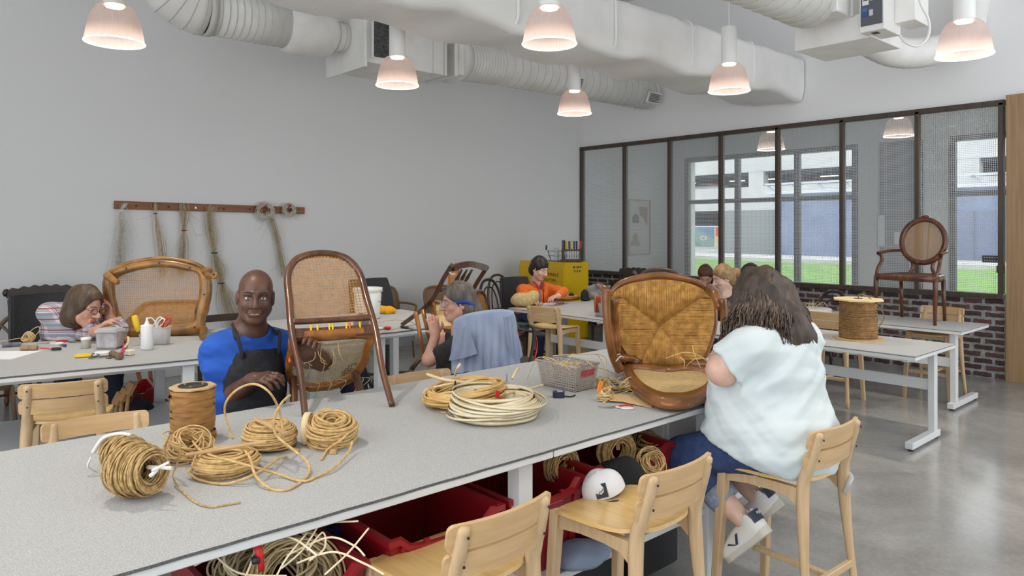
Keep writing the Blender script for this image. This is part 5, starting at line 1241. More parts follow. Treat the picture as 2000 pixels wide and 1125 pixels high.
# three people at the far tables
def pony(S, P): S.chain([P(.0, -.1, .02), P(.0, -.15, .0), P(0, -.17, -.1)], [.035, .04, .02], .02)
qa = PD(1422, 600, 7.4); M1 = RM((qa.x, qa.y, 0), 0, 0, math.radians(60)); L = lpt(M1)
seated('fair-haired person with ponytail in black top at the middle table', M1, L(1412, 542, 7.4), rot(-6, 22, 0), .17, ((.24, .14, .85), (-.24, .14, .85)), ((.12, .36, .78), (-.12, .36, .78)), ((.08, .45, .77), (-.08, .45, .77)), .46, ((.13, .4, .5), (-.13, .4, .5)), ((.13, .38, .1), (-.13, .38, .1)), (SK_P, mat('top_black', (34, 35, 40), .9), MATS['trouser_navy']), .012, 1.0, .95, hair_cap(mat('hair_fair', (164, 132, 92), .5, c2=(128, 98, 66), scale=30, bump=.5), low=-.03, vol=1.0, extra=pony), slen=1.9)
M2 = RM((8.42, 5.48, 0), 0, 0, math.radians(100)); L = lpt(M2)
def bun(S, P): S.ell(P(0, -.11, .05), (.03, .03, .03), None, .02)
seated('auburn-haired person bending low, only the head above the brown chair', M2, L(1378, 538, 9.45), rot(20, 40, 0), .17, ((.24, .14, .82), (-.24, .14, .82)), ((.12, .36, .78), (-.12, .36, .78)), ((.08, .45, .77), (-.08, .45, .77)), .46, ((.13, .4, .5), (-.13, .4, .5)), ((.13, .38, .1), (-.13, .38, .1)), (SK_L, mat('top_grey', (86, 84, 88), .9), MATS['trouser_navy']), .013, 1.05, .95, hair_cap(mat('hair_auburn', (104, 62, 42), .5, c2=(74, 44, 32), scale=30, bump=.5), low=-.02, vol=1.0, extra=bun), slen=1.9)
M3 = RM((8.42, 4.74, 0), 0, 0, math.radians(95)); L = lpt(M3)
seated('dark-haired person at the far table, mostly hidden by the long-haired woman', M3, L(1466, 540, 9.0), rot(0, 36, 0), .17, ((.24, .14, .82), (-.24, .14, .82)), ((.12, .36, .78), (-.12, .36, .78)), ((.08, .45, .77), (-.08, .45, .77)), .46, ((.13, .4, .5), (-.13, .4, .5)), ((.13, .38, .1), (-.13, .38, .1)), (SK_L, mat('top_slate', (70, 74, 84), .9), MATS['trouser_navy']), .013, 1.1, .95, hair_cap(mat('hair_umber', (70, 46, 38), .5, c2=(48, 32, 28), scale=30, bump=.5), low=-.04, vol=1.12), slen=1.9)
# ================================================================== CHAIRS BEING CANED
def ring_frame(outer, inner, d0, d1, M, n=6):
    """closed moulded frame between two splines with the same number of control points; d = depth range along local z"""
    A = cr([(p[0], p[1], 0) for p in outer], n, True); B = cr([(p[0], p[1], 0) for p in inner], n, True); k = len(A); vs = []
    for f, z in ((0, d0), (0, d1), (.3, d1 + .010), (.7, d1 + .010), (1, d1), (1, d0)): vs += [M @ (a.lerp(b, f) + Vector((0, 0, z))) for a, b in zip(A, B)]
    mb = MB(); fs = [(r * k + i, r * k + (i + 1) % k, ((r + 1) % 6) * k + (i + 1) % k, ((r + 1) % 6) * k + i) for r in range(6) for i in range(k)]
    mb.add(vs, fs, True); return mb
I4 = Matrix.Identity(4)
# ---- gilt armchair turned on its back on the left counter
GB = PZ(308, 652, HF + .02); gd = (GB - O).dot(FW); GS = gd / FPX
gz = (-FW + RT * .12).normalized(); gx = Vector((0, 0, 1)).cross(gz).normalized(); gy = (Vector((0, 0, 1)) - gz * .10).normalized(); gz = gx.cross(gy)
MGd = axes(gx, gy, gz, GB); MGi = MGd.inverted()
t = thing('gilt_armchair', 'gilt carved armchair upturned on the left counter, caned seat facing out', 'chair', M=MGd)
gp = lambda px, py: ((px - 308) * GS, (652 - py) * GS)
outer = [gp(*p) for p in ((206, 538), (240, 518), (308, 507), (372, 519), (400, 541), (404, 578), (394, 622), (386, 651), (308, 656), (228, 652), (214, 610), (203, 570))]
inner = [gp(*p) for p in ((223, 545), (252, 530), (306, 521), (358, 529), (380, 538), (383, 575), (376, 606), (369, 630), (306, 634), (237, 634), (228, 600), (221, 570))]
part('seat_frame', ring_frame(outer, inner, -.05, .0, I4), M_gilt, t)
out2 = [(p[0] * 1.0, p[1] + .012) for p in outer[:5]]
part('front_moulding', MB().tube(cr([(p[0], p[1], -.04) for p in out2], 6), .016, 8), M_gilt, t)
part('seat_cane', cane([(p.x, p.y) for p in cr([(a[0], a[1], 0) for a in inner], 3, True)], lambda u, v, h: (u, v, -.03 + h), .0130, .0013, diag_w=.0010), M_cane, t, 'stuff')
tips = [(gp(213, 540), MGi @ PD(228, 551, gd - .27)), (gp(392, 532), MGi @ PD(414, 539, gd - .22)), (gp(385, 646), MGi @ PZ(404, 664, HF + .012)), (gp(236, 648), MGi @ PZ(246, 668, HF + .012))]
for k, (a, b) in enumerate(tips):
    a3 = Vector((a[0], a[1], 0)); dv = b - a3; bow = Vector((.02 * (1 if k in (1, 2) else -1), .018, 0))
    P_ = cr([a3 + Vector((0, 0, -.02)), a3 + dv * .25 + bow, a3 + dv * .6 - bow * .4, a3 + dv * .9, b], 5)
    lg = part('leg', MB().tube(P_, [.034 - .02 * min(1, i / len(P_) * 1.3) + (.006 if i > len(P_) - 4 else 0) for i in range(len(P_))], 12), M_gilt, t)
    if k == 1: part('scroll_toe', MB().tube(cr([b, b + Vector((.022, -.012, .01)), b + Vector((.034, .012, .012)), b + Vector((.018, .022, .01))], 4), .011, 8), M_gilt, lg)
for i in (1, 2, 3, 5, 7, 8, 10): part('nail_head', MB().cyl(((outer[i][0] + inner[i][0]) / 2, (outer[i][1] + inner[i][1]) / 2, .008), ((outer[i][0] + inner[i][0]) / 2, (outer[i][1] + inner[i][1]) / 2, .0125), .007, seg=8), M_hole, t)
Mb = Matrix.Translation((0, .06, -.06)) @ Matrix.Rotation(math.radians(-62), 4, 'X')
bo = [(-.25, 0), (-.27, .2), (-.25, .34), (-.2, .37), (0, .385), (.2, .37), (.25, .34), (.27, .2), (.25, 0), (0, -.02)]; bi = [(p[0] * .84, .04 + p[1] * .84) for p in bo]
part('back_frame', ring_frame(bo, bi, -.03, 0, Mb), M_gilt, t); part('back_cane', cane([(p.x, p.y) for p in cr([(a[0], a[1], 0) for a in bi], 3, True)], lambda u, v, h: Mb @ Vector((u, v, -.015 + h)), .0165, .003), M_cane, t, 'stuff')
# ---- bentwood chair kneeling on the front counter
fa, fb = PZ(596, 812, HF + .004), PZ(766, 793, HF + .004); mid = (fa + fb) / 2; ux = (fb - fa).normalized(); fwd = Vector((0, 0, 1)).cross(ux)
wd = (fb - fa).length / 2
MBc = axes(ux, fwd, (0, 0, 1), mid) @ Matrix.Rotation(math.radians(-47), 4, 'X')
t = thing('bentwood_chair', 'brown bentwood side chair tipped forward on the front counter, half-caned seat', 'chair', M=MBc)
M_bent = mat('bent_brown', (108, 66, 38), .3, c2=(72, 42, 26), scale=6, stretch=(5, 5, .8), coat=.35, detail=6)
W0 = .185
lp = cr([(-wd, .0, 0), (-wd * .97, -.01, .2), (-W0 - .008, -.02, .42), (-W0, -.03, .6), (-W0 + .008, -.045, .76), (-W0 + .05, -.055, .85), (-W0 + .11, -.06, .885), (0, -.062, .895), (W0 - .11, -.06, .885), (W0 - .05, -.055, .85), (W0 - .008, -.045, .76), (W0, -.03, .6), (W0 + .008, -.02, .42), (wd * .97, -.01, .2), (wd, 0, 0)], 6)
part('back_frame', MB().tube(lp, [.014 + .005 * math.sin(PI * min(1, i / (len(lp) - 1))) for i in range(len(lp))], 12), M_bent, t)
part('back_rail', MB().tube(cr([(-W0, -.025, .49), (0, -.005, .505), (W0, -.025, .49)], 8), .0145, 10), M_bent, t)
bpoly = [(p.x * .985, p.z) for p in lp if p.z > .5]; bpoly = [(-W0, .5)] + bpoly + [(W0, .5)]
part('back_cane', cane(bpoly, lambda u, v, h: (u, -.012 - .05 * max(0, v - .5) / .39 - .004 + h, v), .0165, .0017, diag_w=.0015), M_cane, t, 'stuff')
so_ = [(-.185, .0), (-.195, .12), (-.195, .24), (-.16, .36), (-.08, .42), (0, .43), (.08, .42), (.16, .36), (.195, .24), (.195, .12), (.185, 0), (0, -.012)]
si_ = [(p[0] * .84, .04 + p[1] * .84) for p in so_]; Ms = Matrix.Translation((0, 0, .43))
part('seat_frame', ring_frame(so_, si_, -.022, .012, Ms), M_honey, t)
part('seat_apron', MB().grid(lambda u, v: (-W0 + 2 * W0 * u, .02 * math.sin(PI * u) - .02, .40 + .055 * v + .012 * math.sin(PI * u)), 12, 3, .014), M_bent, t)
part('seat_cane', cane([(p.x, p.y) for p in cr([(a[0], a[1], 0) for a in si_], 3, True)], lambda u, v, h: (u, v, .43 + h), .0135, .0015, diag_w=.0011), M_canel, t, 'stuff')
for sx in (-1, 1): part('leg', MB().tube(cr([(sx * .15, .31, .42), (sx * .165, .33, .25), (sx * .175, .345, .0)], 5), [.021 - .008 * i / 10 for i in range(11)], 10), M_bent, t)
lo = MB(); r = random.Random(11)
for k in range(9):
    u0, v0 = r.uniform(-.14, .14), r.uniform(.02, .12); lo.tube(cr([(u0, v0, .42), (u0 + r.uniform(-.03, .03), v0 + .03, .36 + r.uniform(-.03, .02)), (u0 + r.uniform(-.06, .06), v0 + .1, .36)], 5), .0016, 4)
for k in range(6):
    u0 = r.uniform(-.16, .18); lo.tube(cr([(u0, .36, .42), (u0 + r.uniform(-.03, .06), .3, .36), (u0 + r.uniform(-.05, .12), .42, .33), (u0 + .1, .36, .2)], 5), .0017, 4)
part('loose_cane', lo, M_canel, t, 'stuff')
for k, u in enumerate((-.105, -.075, -.02, -.005, .06, .075, .125)): part('caning_peg', MB().tube([(u, -.005, .43), (u + .004, -.012, .475)], [.004, .0055], 8), mat('peg_orange', (232, 104, 36), .5) if k == 5 else mat('peg_yellow', (228, 196, 40), .5), t)
part('caning_peg', MB().tube([(-.185, .14, .43), (-.192, .13, .38)], [.004, .0065], 8), mat('peg_orange', (232, 104, 36), .5), t)
# ---- rush-seat armchair lying on its back at the end of the front counter
RB = PZ(1293, 722, .90); rd = (RB - O).dot(FW); RS = rd / FPX
rz = (-FW).normalized(); rx = RT.copy(); ry = (Vector((0, 0, 1)) + FW * .06).normalized(); rz = rx.cross(ry)
MR = axes(rx, ry, rz, RB); MRi = MR.inverted()
t = thing('rush_seat_armchair', 'carved walnut armchair with woven rush seat lying on its caned back', 'chair', M=MR)
rp = lambda px, py: ((px - 1293) * RS, (722 - py) * RS)
pol = [rp(*p) for p in ((1197, 577), (1222, 558), (1256, 550), (1291, 547), (1330, 550), (1362, 559), (1388, 576), (1397, 609), (1392, 650), (1374, 695), (1343, 718), (1293, 721), (1252, 714), (1231, 700), (1210, 664), (1199, 610))]
pc = [(p.x, p.y) for p in cr([(a[0], a[1], 0) for a in pol], 4, True)]
cxp = rp(1291, 637); tl, tr_, bl, br = rp(1222, 585), rp(1366, 585), rp(1254, 702), rp(1338, 702)
ru = MB(); r = random.Random(2)
step = .0062
v = min(p[1] for p in pc) + .003
while v < max(p[1] for p in pc):                       # side sections: cords run across
    iv = clip_line(pc, (0, v), (1, 0))
    if iv:
        a, b = iv[0][0], iv[-1][1]
        def dia(sx):
            c0, c1 = ((tl, bl) if sx < 0 else (tr_, br)); e = c0 if v > cxp[1] else c1; f = (v - cxp[1]) / (e[1] - cxp[1]); return cxp[0] + (e[0] - cxp[0]) * min(f, 1.0), f
        for sx, end in ((-1, a), (1, b)):
            x, f = dia(sx)
            if f <= 1.0 and (x - end) * sx < 0: ru.tube([(end, v, r.uniform(-.001, .001)), ((x + end) / 2, v + r.uniform(-.0012, .0012), .0045 + r.uniform(0, .002)), (x, v, -.003)], .0034, 5)
    v += step
u = min(p[0] for p in pc) + .003
while u < max(p[0] for p in pc):                       # front and back sections: cords run lengthwise
    iv = clip_line(pc, (u, 0), (0, 1))
    if iv:
        for top in (True, False):
            end = iv[-1][1] if top else iv[0][0]; e = (tl if u < cxp[0] else tr_) if top else (bl if u < cxp[0] else br); f = (u - cxp[0]) / (e[0] - cxp[0]); y = cxp[1] + (e[1] - cxp[1]) * f
            if f > 1.0: 
                if not top: continue
                y = e[1] + .004
            if (end - y) * (1 if top else -1) > 0: ru.tube([(u, end, r.uniform(-.001, .001)), (u + r.uniform(-.0012, .0012), (y + end) / 2, .006 + r.uniform(0, .002)), (u, y, -.002)], .0034, 5)
    u += step
M_rush = mat('rush_cord', (208, 158, 80), .7, c2=(168, 118, 54), scale=30, detail=5)
part('rush_weave', ru, M_rush, t, 'stuff')
part('rush_underlay', MB().prism([(p[0] * .985, p[1]) for p in pc], .012, RM((0, .001, -.018))), mat('rush_dark', (150, 106, 52), .9), t)
M_carv = mat('carved_walnut', (148, 92, 42), .28, c2=(104, 60, 26), scale=7, coat=.4, detail=7, bump=.25, bscale=24)
part('front_rail', MB().tube(cr([rp(1192, 582) + (-.03,), rp(1214, 556) + (-.03,), rp(1255, 543) + (-.03,), rp(1293, 539) + (-.03,), rp(1335, 544) + (-.03,), rp(1372, 556) + (-.03,), rp(1392, 578) + (-.03,)], 6), .019, 10), M_carv, t)
sd = MB()
part('side_rail', MB().tube(cr([rp(1193, 580) + (-.025,), rp(1196, 620) + (-.025,), rp(1207, 668) + (-.025,), rp(1229, 704) + (-.025,), rp(1250, 718) + (-.025,)], 6), .017, 10), M_carv, t)
part('side_rail', MB().tube(cr([rp(1392, 578) + (-.025,), rp(1400, 610) + (-.025,), rp(1396, 652) + (-.025,), rp(1377, 698) + (-.025,), rp(1345, 720) + (-.025,)], 6), .017, 10), M_carv, t)
La = lambda px, py, d: MRi @ PD(px, py, d)
d2 = rd - .2
arL = cr([La(1186, 566, d2), La(1184, 590, d2), La(1187, 640, d2), La(1196, 690, d2 + .02), La(1210, 722, d2 + .06)], 7); part('arm', MB().tube(arL, [.026 - .006 * math.sin(PI * i / (len(arL) - 1)) for i in range(len(arL))], 12), M_carv, t)
spL = cr([La(1200, 584, d2 + .04), La(1199, 610, d2 + .06), La(1203, 650, d2 + .1), La(1206, 690, d2 + .1)], 6); part('arm_support', MB().tube(spL, [.022 + .003 * math.sin(i) for i in range(len(spL))], 12), M_carv, t)
part('front_leg', MB().tube([rp(1190, 570) + (-.03,), rp(1186, 560) + (-.33,)], [.024, .016], 10), M_carv, t)
spR = cr([rp(1390, 566) + (0,), La(1397, 575, d2 + .12), La(1402, 590, d2 + .06), La(1406, 600, d2)], 6); part('arm_support', MB().tube(spR, [.031 - .012 * i / len(spR) for i in range(len(spR))], 12), M_carv, t)
arR = cr([La(1411, 583, d2), La(1414, 610, d2), La(1416, 645, d2 + .02), La(1410, 680, d2 + .05), La(1396, 712, d2 + .1)], 7); part('arm', MB().tube(arR, [.020 + .002 * math.sin(i * .8) for i in range(len(arR))], 10), M_carv, t)
part('front_leg', MB().tube([rp(1392, 570) + (-.03,), rp(1396, 558) + (-.33,)], [.024, .016], 10), M_carv, t)
for px in (1240, 1352): part('rear_leg', MB().tube([rp(px, 716) + (-.03,), rp(px, 728) + (-.3,)], [.022, .015], 10), M_carv, t)
# caned back resting on the table towards the viewer
nb_, fb_ = PZ(1310, 786, HF + .032), PZ(1300, 720, .915)
zb = (nb_ - fb_).normalized(); xb = RT.copy(); nbk = zb.cross(xb).normalized(); nbk = nbk if nbk.z > 0 else -nbk; xb = zb.cross(nbk) if zb.cross(nbk).dot(RT) > 0 else nbk.cross(zb)
MBk = MRi @ axes(xb, zb, xb.cross(zb), fb_)
up_s = 1 if (xb.cross(zb)).z > 0 else -1
Mki = (MR @ MBk).inverted()
def bk(px, py):
    q = Mki @ O; d = Mki.to_3x3() @ ray(px, py); s_ = -q.z / d.z; w = q + d * s_; return (w.x, w.y)
bo = [bk(*p) for p in ((1213, 706), (1222, 738), (1245, 766), (1278, 787), (1312, 794), (1350, 791), (1384, 776), (1402, 752), (1400, 722), (1340, 716), (1300, 722), (1250, 712))]
bi = [bk(*p) for p in ((1236, 722), (1243, 741), (1262, 759), (1287, 771), (1314, 774), (1344, 772), (1372, 761), (1386, 744), (1384, 728), (1340, 724), (1300, 727), (1260, 722))]
part('back_frame', ring_frame(bo, bi, -.018, .014, MBk), M_carv, t)
part('back_cane', cane([(p.x, p.y) for p in cr([(a[0], a[1], 0) for a in bi], 3, True)], lambda u, v, h: MBk @ Vector((u, v, h)), .0125, .0042), M_canel, t, 'stuff')
for px in (1325, 1344):
    c_ = MBk @ Vector((*bk(px, 790), .0)); part('crest_knob', MB().sph(c_, .02, 12), M_carv, t)
part('back_post', MB().tube(cr([MBk @ Vector((*bk(1213, 706), 0)), La(1212, 700, rd - .05), rp(1232, 700) + (.01,), rp(1246, 708) + (.01,)], 5), .021, 10), M_carv, t)
part('back_post', MB().tube(cr([MBk @ Vector((*bk(1400, 722), 0)), La(1385, 712, rd - .05), rp(1348, 712) + (.01,)], 5), .021, 10), M_carv, t)
part('tie', MB().tube(cr([La(1203, 706, d2 + .0), La(1212, 696, d2 - .03), La(1218, 698, d2)], 4), .003, 5), mat('string_white', (236, 234, 228), .8), t)
ls = MB(); r = random.Random(5)
for (pts) in (((1300, 700, 3.6), (1340, 688, 3.5), (1375, 700, 3.5), (1385, 716, 3.5)), ((1352, 674, 3.55), (1356, 690, 3.5), (1368, 718, 3.5)), ((1327, 697, 3.6), (1337, 706, 3.55), (1336, 716, 3.55)), ((1340, 715, 3.6), (1360, 700, 3.5), (1380, 702, 3.5))): ls.tube(cr([La(*p) for p in pts], 6), .0022, 5)
part('loose_cane', ls, M_canel, t, 'stuff')
# ---- oval-back armchair standing on the far right table
fl, fr_ = PZ(1710, 625, HT), PZ(1826, 636, HT); bl_, br_ = PZ(1772, 623, HT), PZ(1838, 629, HT)
cF = (fl + fr_) / 2; fdir = ((fl + fr_) / 2 - (bl_ + br_) / 2); fdir.z = 0; yv = Vector((0, 0, 1)).cross((fr_ - fl).normalized()) * -1
yv = (fr_ - fl).cross(Vector((0, 0, 1))).normalized(); yv = yv if yv.dot(fdir) > 0 else -yv
xv = yv.cross(Vector((0, 0, 1))); fw_ = (fr_ - fl).length / 2
MOv = axes(xv, yv, (0, 0, 1), cF - yv * .22); t = thing('oval_back_armchair', 'brown oval-back caned armchair standing on the far right table', 'chair', M=MOv)
M_rose = mat('rosewood', (112, 62, 38), .28, c2=(70, 38, 26), scale=7, stretch=(4, 4, .8), coat=.35)
xs = fw_
for sx in (-1, 1):
    part('leg', MB().tube([(sx * xs, .2, .44), (sx * xs, .21, .38), (sx * xs, .22, 0)], [.024, .022, .015], 10), M_rose, t); part('leg', MB().tube([(sx * xs * .72, -.2, .46), (sx * xs * .74, -.23, .0)], [.022, .015], 10), M_rose, t)
    part('arm', MB().tube(cr([(sx * xs * .8, -.23, .69), (sx * xs * .98, -.08, .685), (sx * xs * 1.04, .09, .67), (sx * xs * 1.05, .12, .66)], 6), [.016 + .006 * (i > 14) for i in range(19)], 10), M_rose, t)
    part('arm_post', MB().tube(cr([(sx * xs * 1.03, .09, .66), (sx * xs * .98, .08, .6), (sx * xs * 1.02, .15, .52), (sx * xs, .2, .44)], 5), .017, 10), M_rose, t)
    part('back_post', MB().tube(cr([(sx * .12, -.21, .45), (sx * .09, -.225, .52), (sx * .1, -.235, .58)], 5), .018, 8), M_rose, t)
so_ = [(-xs, .22), (0, .25), (xs, .22), (xs * .95, 0), (xs * .75, -.2), (0, -.22), (-xs * .75, -.2), (-xs * .95, 0)]; si_ = [(p[0] * .84, p[1] * .84) for p in so_]
part('seat_frame', ring_frame(so_, si_, -.05, 0, RM((0, 0, .455))), M_rose, t); part('seat_cane', cane([(p.x, p.y) for p in cr([(a[0], a[1], 0) for a in si_], 3, True)], lambda u, v, h: (u, v, .45 + h), .014, .005), M_caned, t, 'stuff')
Mo = Matrix.Translation((0, -.245, .785)) @ Matrix.Rotation(math.radians(90 + 9), 4, 'X')
ov = [(.225 * math.cos(a * PI / 8), .245 * math.sin(a * PI / 8)) for a in range(16)]; oi = [(p[0] * .80, p[1] * .80) for p in ov]
part('back_frame', ring_frame(ov, oi, -.018, .012, Mo), M_rose, t); part('back_cane', cane(oi, lambda u, v, h: Mo @ Vector((u, v, h)), .0135, .0024), mat('cane_tan', (176, 142, 106), .6), t, 'stuff')
bd = MB()
for u in (-.04, .055): bd.tube([Mo @ Vector((u, -.185, .008)), Mo @ Vector((u, .185, .008))], .006, 4)
part('cane_band', bd, M_caned, t, 'stuff'); part('crest', MB().sph(Mo @ Vector((0, .25, 0)), (.04, .018, .018), 10), M_rose, t)
# ---- spindle-back chair held tilted by the grey-haired person
sdp = 5.45; SP = lambda px, py, d=sdp: PD(px, py, d)
o_ = SP(850, 600); t = thing('spindle_back_chair', 'dark spindle-back chair held tilted at the edge of the bucket table', 'chair', o_)
X_ = lambda px, py, d=sdp: SP(px, py, d) - o_
st1 = cr([X_(883, 518, 5.3), X_(866, 545, 5.35), X_(848, 580, 5.4), X_(828, 602, 5.5), X_(788, 632, 5.8)], 6); mb = MB()
for i in range(len(st1) - 1): mb.bar(st1[i], st1[i + 1], .032, .045, FW, 0)
part('back_post', mb, M_walnut, t)
st2 = cr([X_(952, 521, 5.62), X_(936, 545, 5.65), X_(918, 575, 5.7), X_(900, 600, 5.8)], 6); mb = MB()
for i in range(len(st2) - 1): mb.bar(st2[i], st2[i + 1], .032, .045, FW, 0)
part('back_post', mb, M_walnut, t)
cb_ = cr([X_(884, 524, 5.32), X_(900, 518, 5.4), X_(920, 516, 5.5), X_(938, 520, 5.56), X_(950, 524, 5.6)], 5); mb = MB()
for i in range(len(cb_) - 1): mb.bar(cb_[i], cb_[i + 1], .03, .045, (0, 0, 1), 0)
part('crest_rail', mb, M_walnut, t)
for a, b, c, d, e in ((902, 527, 884, 560, 5.45), (912, 527, 896, 556, 5.48), (922, 527, 905, 556, 5.52)):
    p0_, p1_ = X_(a, b, e), X_(c, d, e + .1); part('spindle', MB().tube([p0_, p0_.lerp(p1_, .3), p0_.lerp(p1_, .55), p0_.lerp(p1_, .8), p1_], [.008, .011, .015, .010, .008], 8), M_walnut, t)
part('lower_rail', MB().bar(X_(860, 566, 5.45), X_(908, 560, 5.65), .03, .03), M_walnut, t)
sa = [X_(846, 592, 5.5), X_(880, 592, 5.6), X_(893, 640, 5.3), X_(850, 644, 5.2)]
mb = MB(); [mb.tube([sa[i], sa[(i + 1) % 4]], .02, 8) for i in range(4)]; part('seat_frame', mb, M_honey, t)
def sm_(u, v, h): 
    a = sa[0].lerp(sa[1], u); b = sa[3].lerp(sa[2], u); q = a.lerp(b, v); return q - FW * (h + .004)
part('seat_cane', cane([(.04, .04), (.96, .04), (.96, .96), (.04, .96)], sm_, .1, .03), M_canel, t, 'stuff')
part('leg', MB().tube([X_(812, 610, 5.35), X_(828, 692, 5.25)], [.018, .014], 8), M_honey, t); part('leg', MB().tube([X_(826, 606, 5.45), X_(838, 660, 5.35)], [.018, .014], 8), M_honey, t)
part('leg', MB().tube([X_(836, 690, 5.3), X_(818, 704, 5.3), X_(803, 722, 5.3)], [.02, .016, .02], 8), M_walnut, t); part('caster', MB().cyl(X_(801, 726, 5.28), X_(803, 726, 5.3), .02, seg=12), M_offp, t)
part('tie', MB().tube([X_(877, 531, 5.3), X_(883, 536, 5.28), X_(889, 535, 5.3)], .004, 5), MATS['string_white'], t)
# small honey-cane chair back beyond it
q = PD(886, 541, 7.6); t = thing('small_cane_chair', 'small honey-coloured cane-back chair upended behind the tilted spindle chair', 'chair', q, -TH)
part('frame', MB().box((0, 0, .1), (.10, .03, .03)).box((0, 0, -.1), (.10, .03, .03)).box((-.05, 0, 0), (.02, .03, .22)).box((.05, 0, 0), (.02, .03, .22)), M_honey, t)
part('cane_panel', cane([(-.05, -.1), (.05, -.1), (.05, .1), (-.05, .1)], lambda u, v, h: (u, h, v), .018, .006), M_cane, t, 'stuff')
part('post', MB().tube([(-.05, .0, -.1), (-.06, .05, -q.z)], .012, 8), M_honey, t); part('post', MB().tube([(.05, .0, -.1), (.06, .05, -q.z)], .012, 8), M_honey, t)
part('leg', MB().tube([(-.05, 0, -.4), (-.1, -.3, -q.z)], .012, 8), M_honey, t); part('leg', MB().tube([(.05, 0, -.4), (.1, -.3, -q.z)], .012, 8), M_honey, t); part('seat', MB().box((0, -.1, -.42), (.3, .3, .03), .005), M_honey, t)
# ---- office chair with draped shirt (grey-haired person)
gq = MG.translation; office('dark office chair under the draped blue shirt', RM((gq.x + .02, gq.y - .0, 0), 0, 0, math.radians(50)), .98, .44, .46)
M_shirt = mat('chambray', (158, 168, 190), .9, c2=(144, 156, 182), scale=6, bump=.15, bscale=60)
tl_, tr2, bl2, br2 = PD(886, 620, 4.52), PD(1004, 604, 4.6), PD(884, 728, 4.42), PD(1016, 712, 4.5)
ob = (tl_ + tr2) / 2; t = thing('shirt', 'blue chambray shirt draped over the office chair back', 'shirt', ob)
def shf(u, v):
    top = tl_.lerp(tr2, u); bot = bl2.lerp(br2, u); p = top.lerp(bot, v); f = min(1, v * 3)
    w = .022 * abs(math.sin(u * 11 + .8 * v)) ** 1.5 + .016 * abs(math.sin(u * 23 + 1.2 * v + 1)) + .006 * math.sin(u * 50) + .01 * math.sin(u * 9 - 5 * v)
    arch = Vector((0, 0, -.035 * abs(2 * u - 1) ** 3 * (1 - v)))
    return p - ob - FW * (w * f * (.4 + .6 * v) + .03 * math.sin(PI * u)) + arch + RT * (.004 * math.sin(v * 6) * f)
part('back_panel', MB().grid(shf, 48, 24, .006), M_shirt, t)
def shb(u, v):
    p = tl_.lerp(tr2, u) - ob + Vector((0, 0, -.035 * abs(2 * u - 1) ** 3)) - FW * (.03 * math.sin(PI * u)); a = v * PI * .8; return p + FW * (.05 * (1 - math.cos(a)) ) + Vector((0, 0, .018 * math.sin(a) - .05 * max(0, v - .5)))
part('collar_fold', MB().grid(shb, 30, 8, .006), M_shirt, t)
def sl(A, d):
    P_ = [PD(px, py, d) - ob for px, py in A]
    return MB().grid(lambda u, v: P_[0].lerp(P_[1], u).lerp(P_[3].lerp(P_[2], u), v) - FW * (.03 * math.sin(PI * u) + .012 * abs(math.sin(u * 9 + v * 3))), 14, 10, .006)
part('sleeve', sl(((890, 640), (914, 634), (932, 690), (878, 704)), 4.40), M_shirt, t); part('sleeve', sl(((984, 618), (1004, 614), (1020, 694), (1000, 716)), 4.50), M_shirt, t)
part('yoke_seam', MB().tube([shf(k / 24, .17) - FW * .004 for k in range(25)], .0022, 4), mat('chambray_seam', (112, 128, 164), .9), t)
# ================================================================== ROPE, CORD AND REED ON THE FRONT COUNTER
M_cord = mat('paper_cord', (222, 188, 132), .75, c2=(194, 158, 100), scale=60, bump=.3, bscale=160)
M_cord2 = mat('sea_grass', (208, 176, 122), .8, c2=(164, 132, 82), scale=70, bump=.4, bscale=180)
M_reed = mat('reed', (232, 212, 168), .6, c2=(216, 190, 140), scale=20); M_reedf = mat('flat_reed', (238, 226, 196), .6, c2=(226, 208, 168), scale=14)
M_reedg = mat('golden_reed', (222, 186, 122), .55, c2=(202, 160, 96), scale=18); M_tape = mat('masking_tape', (226, 206, 162), .7); M_stick = mat('pine_stick', (212, 178, 130), .6, c2=(192, 154, 106), scale=8, stretch=(1, 6, 6))
def coil(t, name, M, R, a, b, n, r, m, seed=1, seg=44, wob=.004, tilt=.12, sides=5, flat=0):
    """n turns around local z: ring radius R, bundle half-widths a (radial) b (axial)"""
    rr = random.Random(seed); mb = MB()
    for i in range(n):
        f = i / max(1, n - 1); th = rr.uniform(0, 2 * PI); q = math.sqrt(rr.uniform(.15, 1))
        da, db = a * q * math.cos(th), b * q * math.sin(th); ph = rr.uniform(0, 2 * PI); tl = rr.uniform(-tilt, tilt) * b; ex = rr.uniform(0, wob); p2 = rr.uniform(0, 6)
        P = [M @ Vector(((R + da + ex * math.sin(2 * k + p2)) * math.cos(k), (R + da + ex * math.sin(2 * k + p2)) * math.sin(k), db + tl * math.sin(k + ph) * 3)) for k in [2 * PI * j / seg for j in range(seg)]]
        if flat: mb.tube(P, r, 4, True, sx=flat, up=tuple(M.to_3x3() @ Vector((0, 0, 1))))
        else: mb.tube(P, r, sides, True)
    return part(name, mb, m, t)
def cloc(px, py, z=HF): return PZ(px, py, z)
def F3(*pts, n=7):
    """smooth curve through (px, py, height above the felt)"""
    return cr([PZ(a, b, HF + h) for a, b, h in pts], n)
def cordpart(t, name, pts, r, m, seg=6): return part(name, MB().tube([p - t.location for p in F3(*pts)], r, seg), m, t)
def lrot(z): 
    z = Vector(z).normalized(); x, y, d = frame_from(z); return axes(x, y, d, (0, 0, 0))
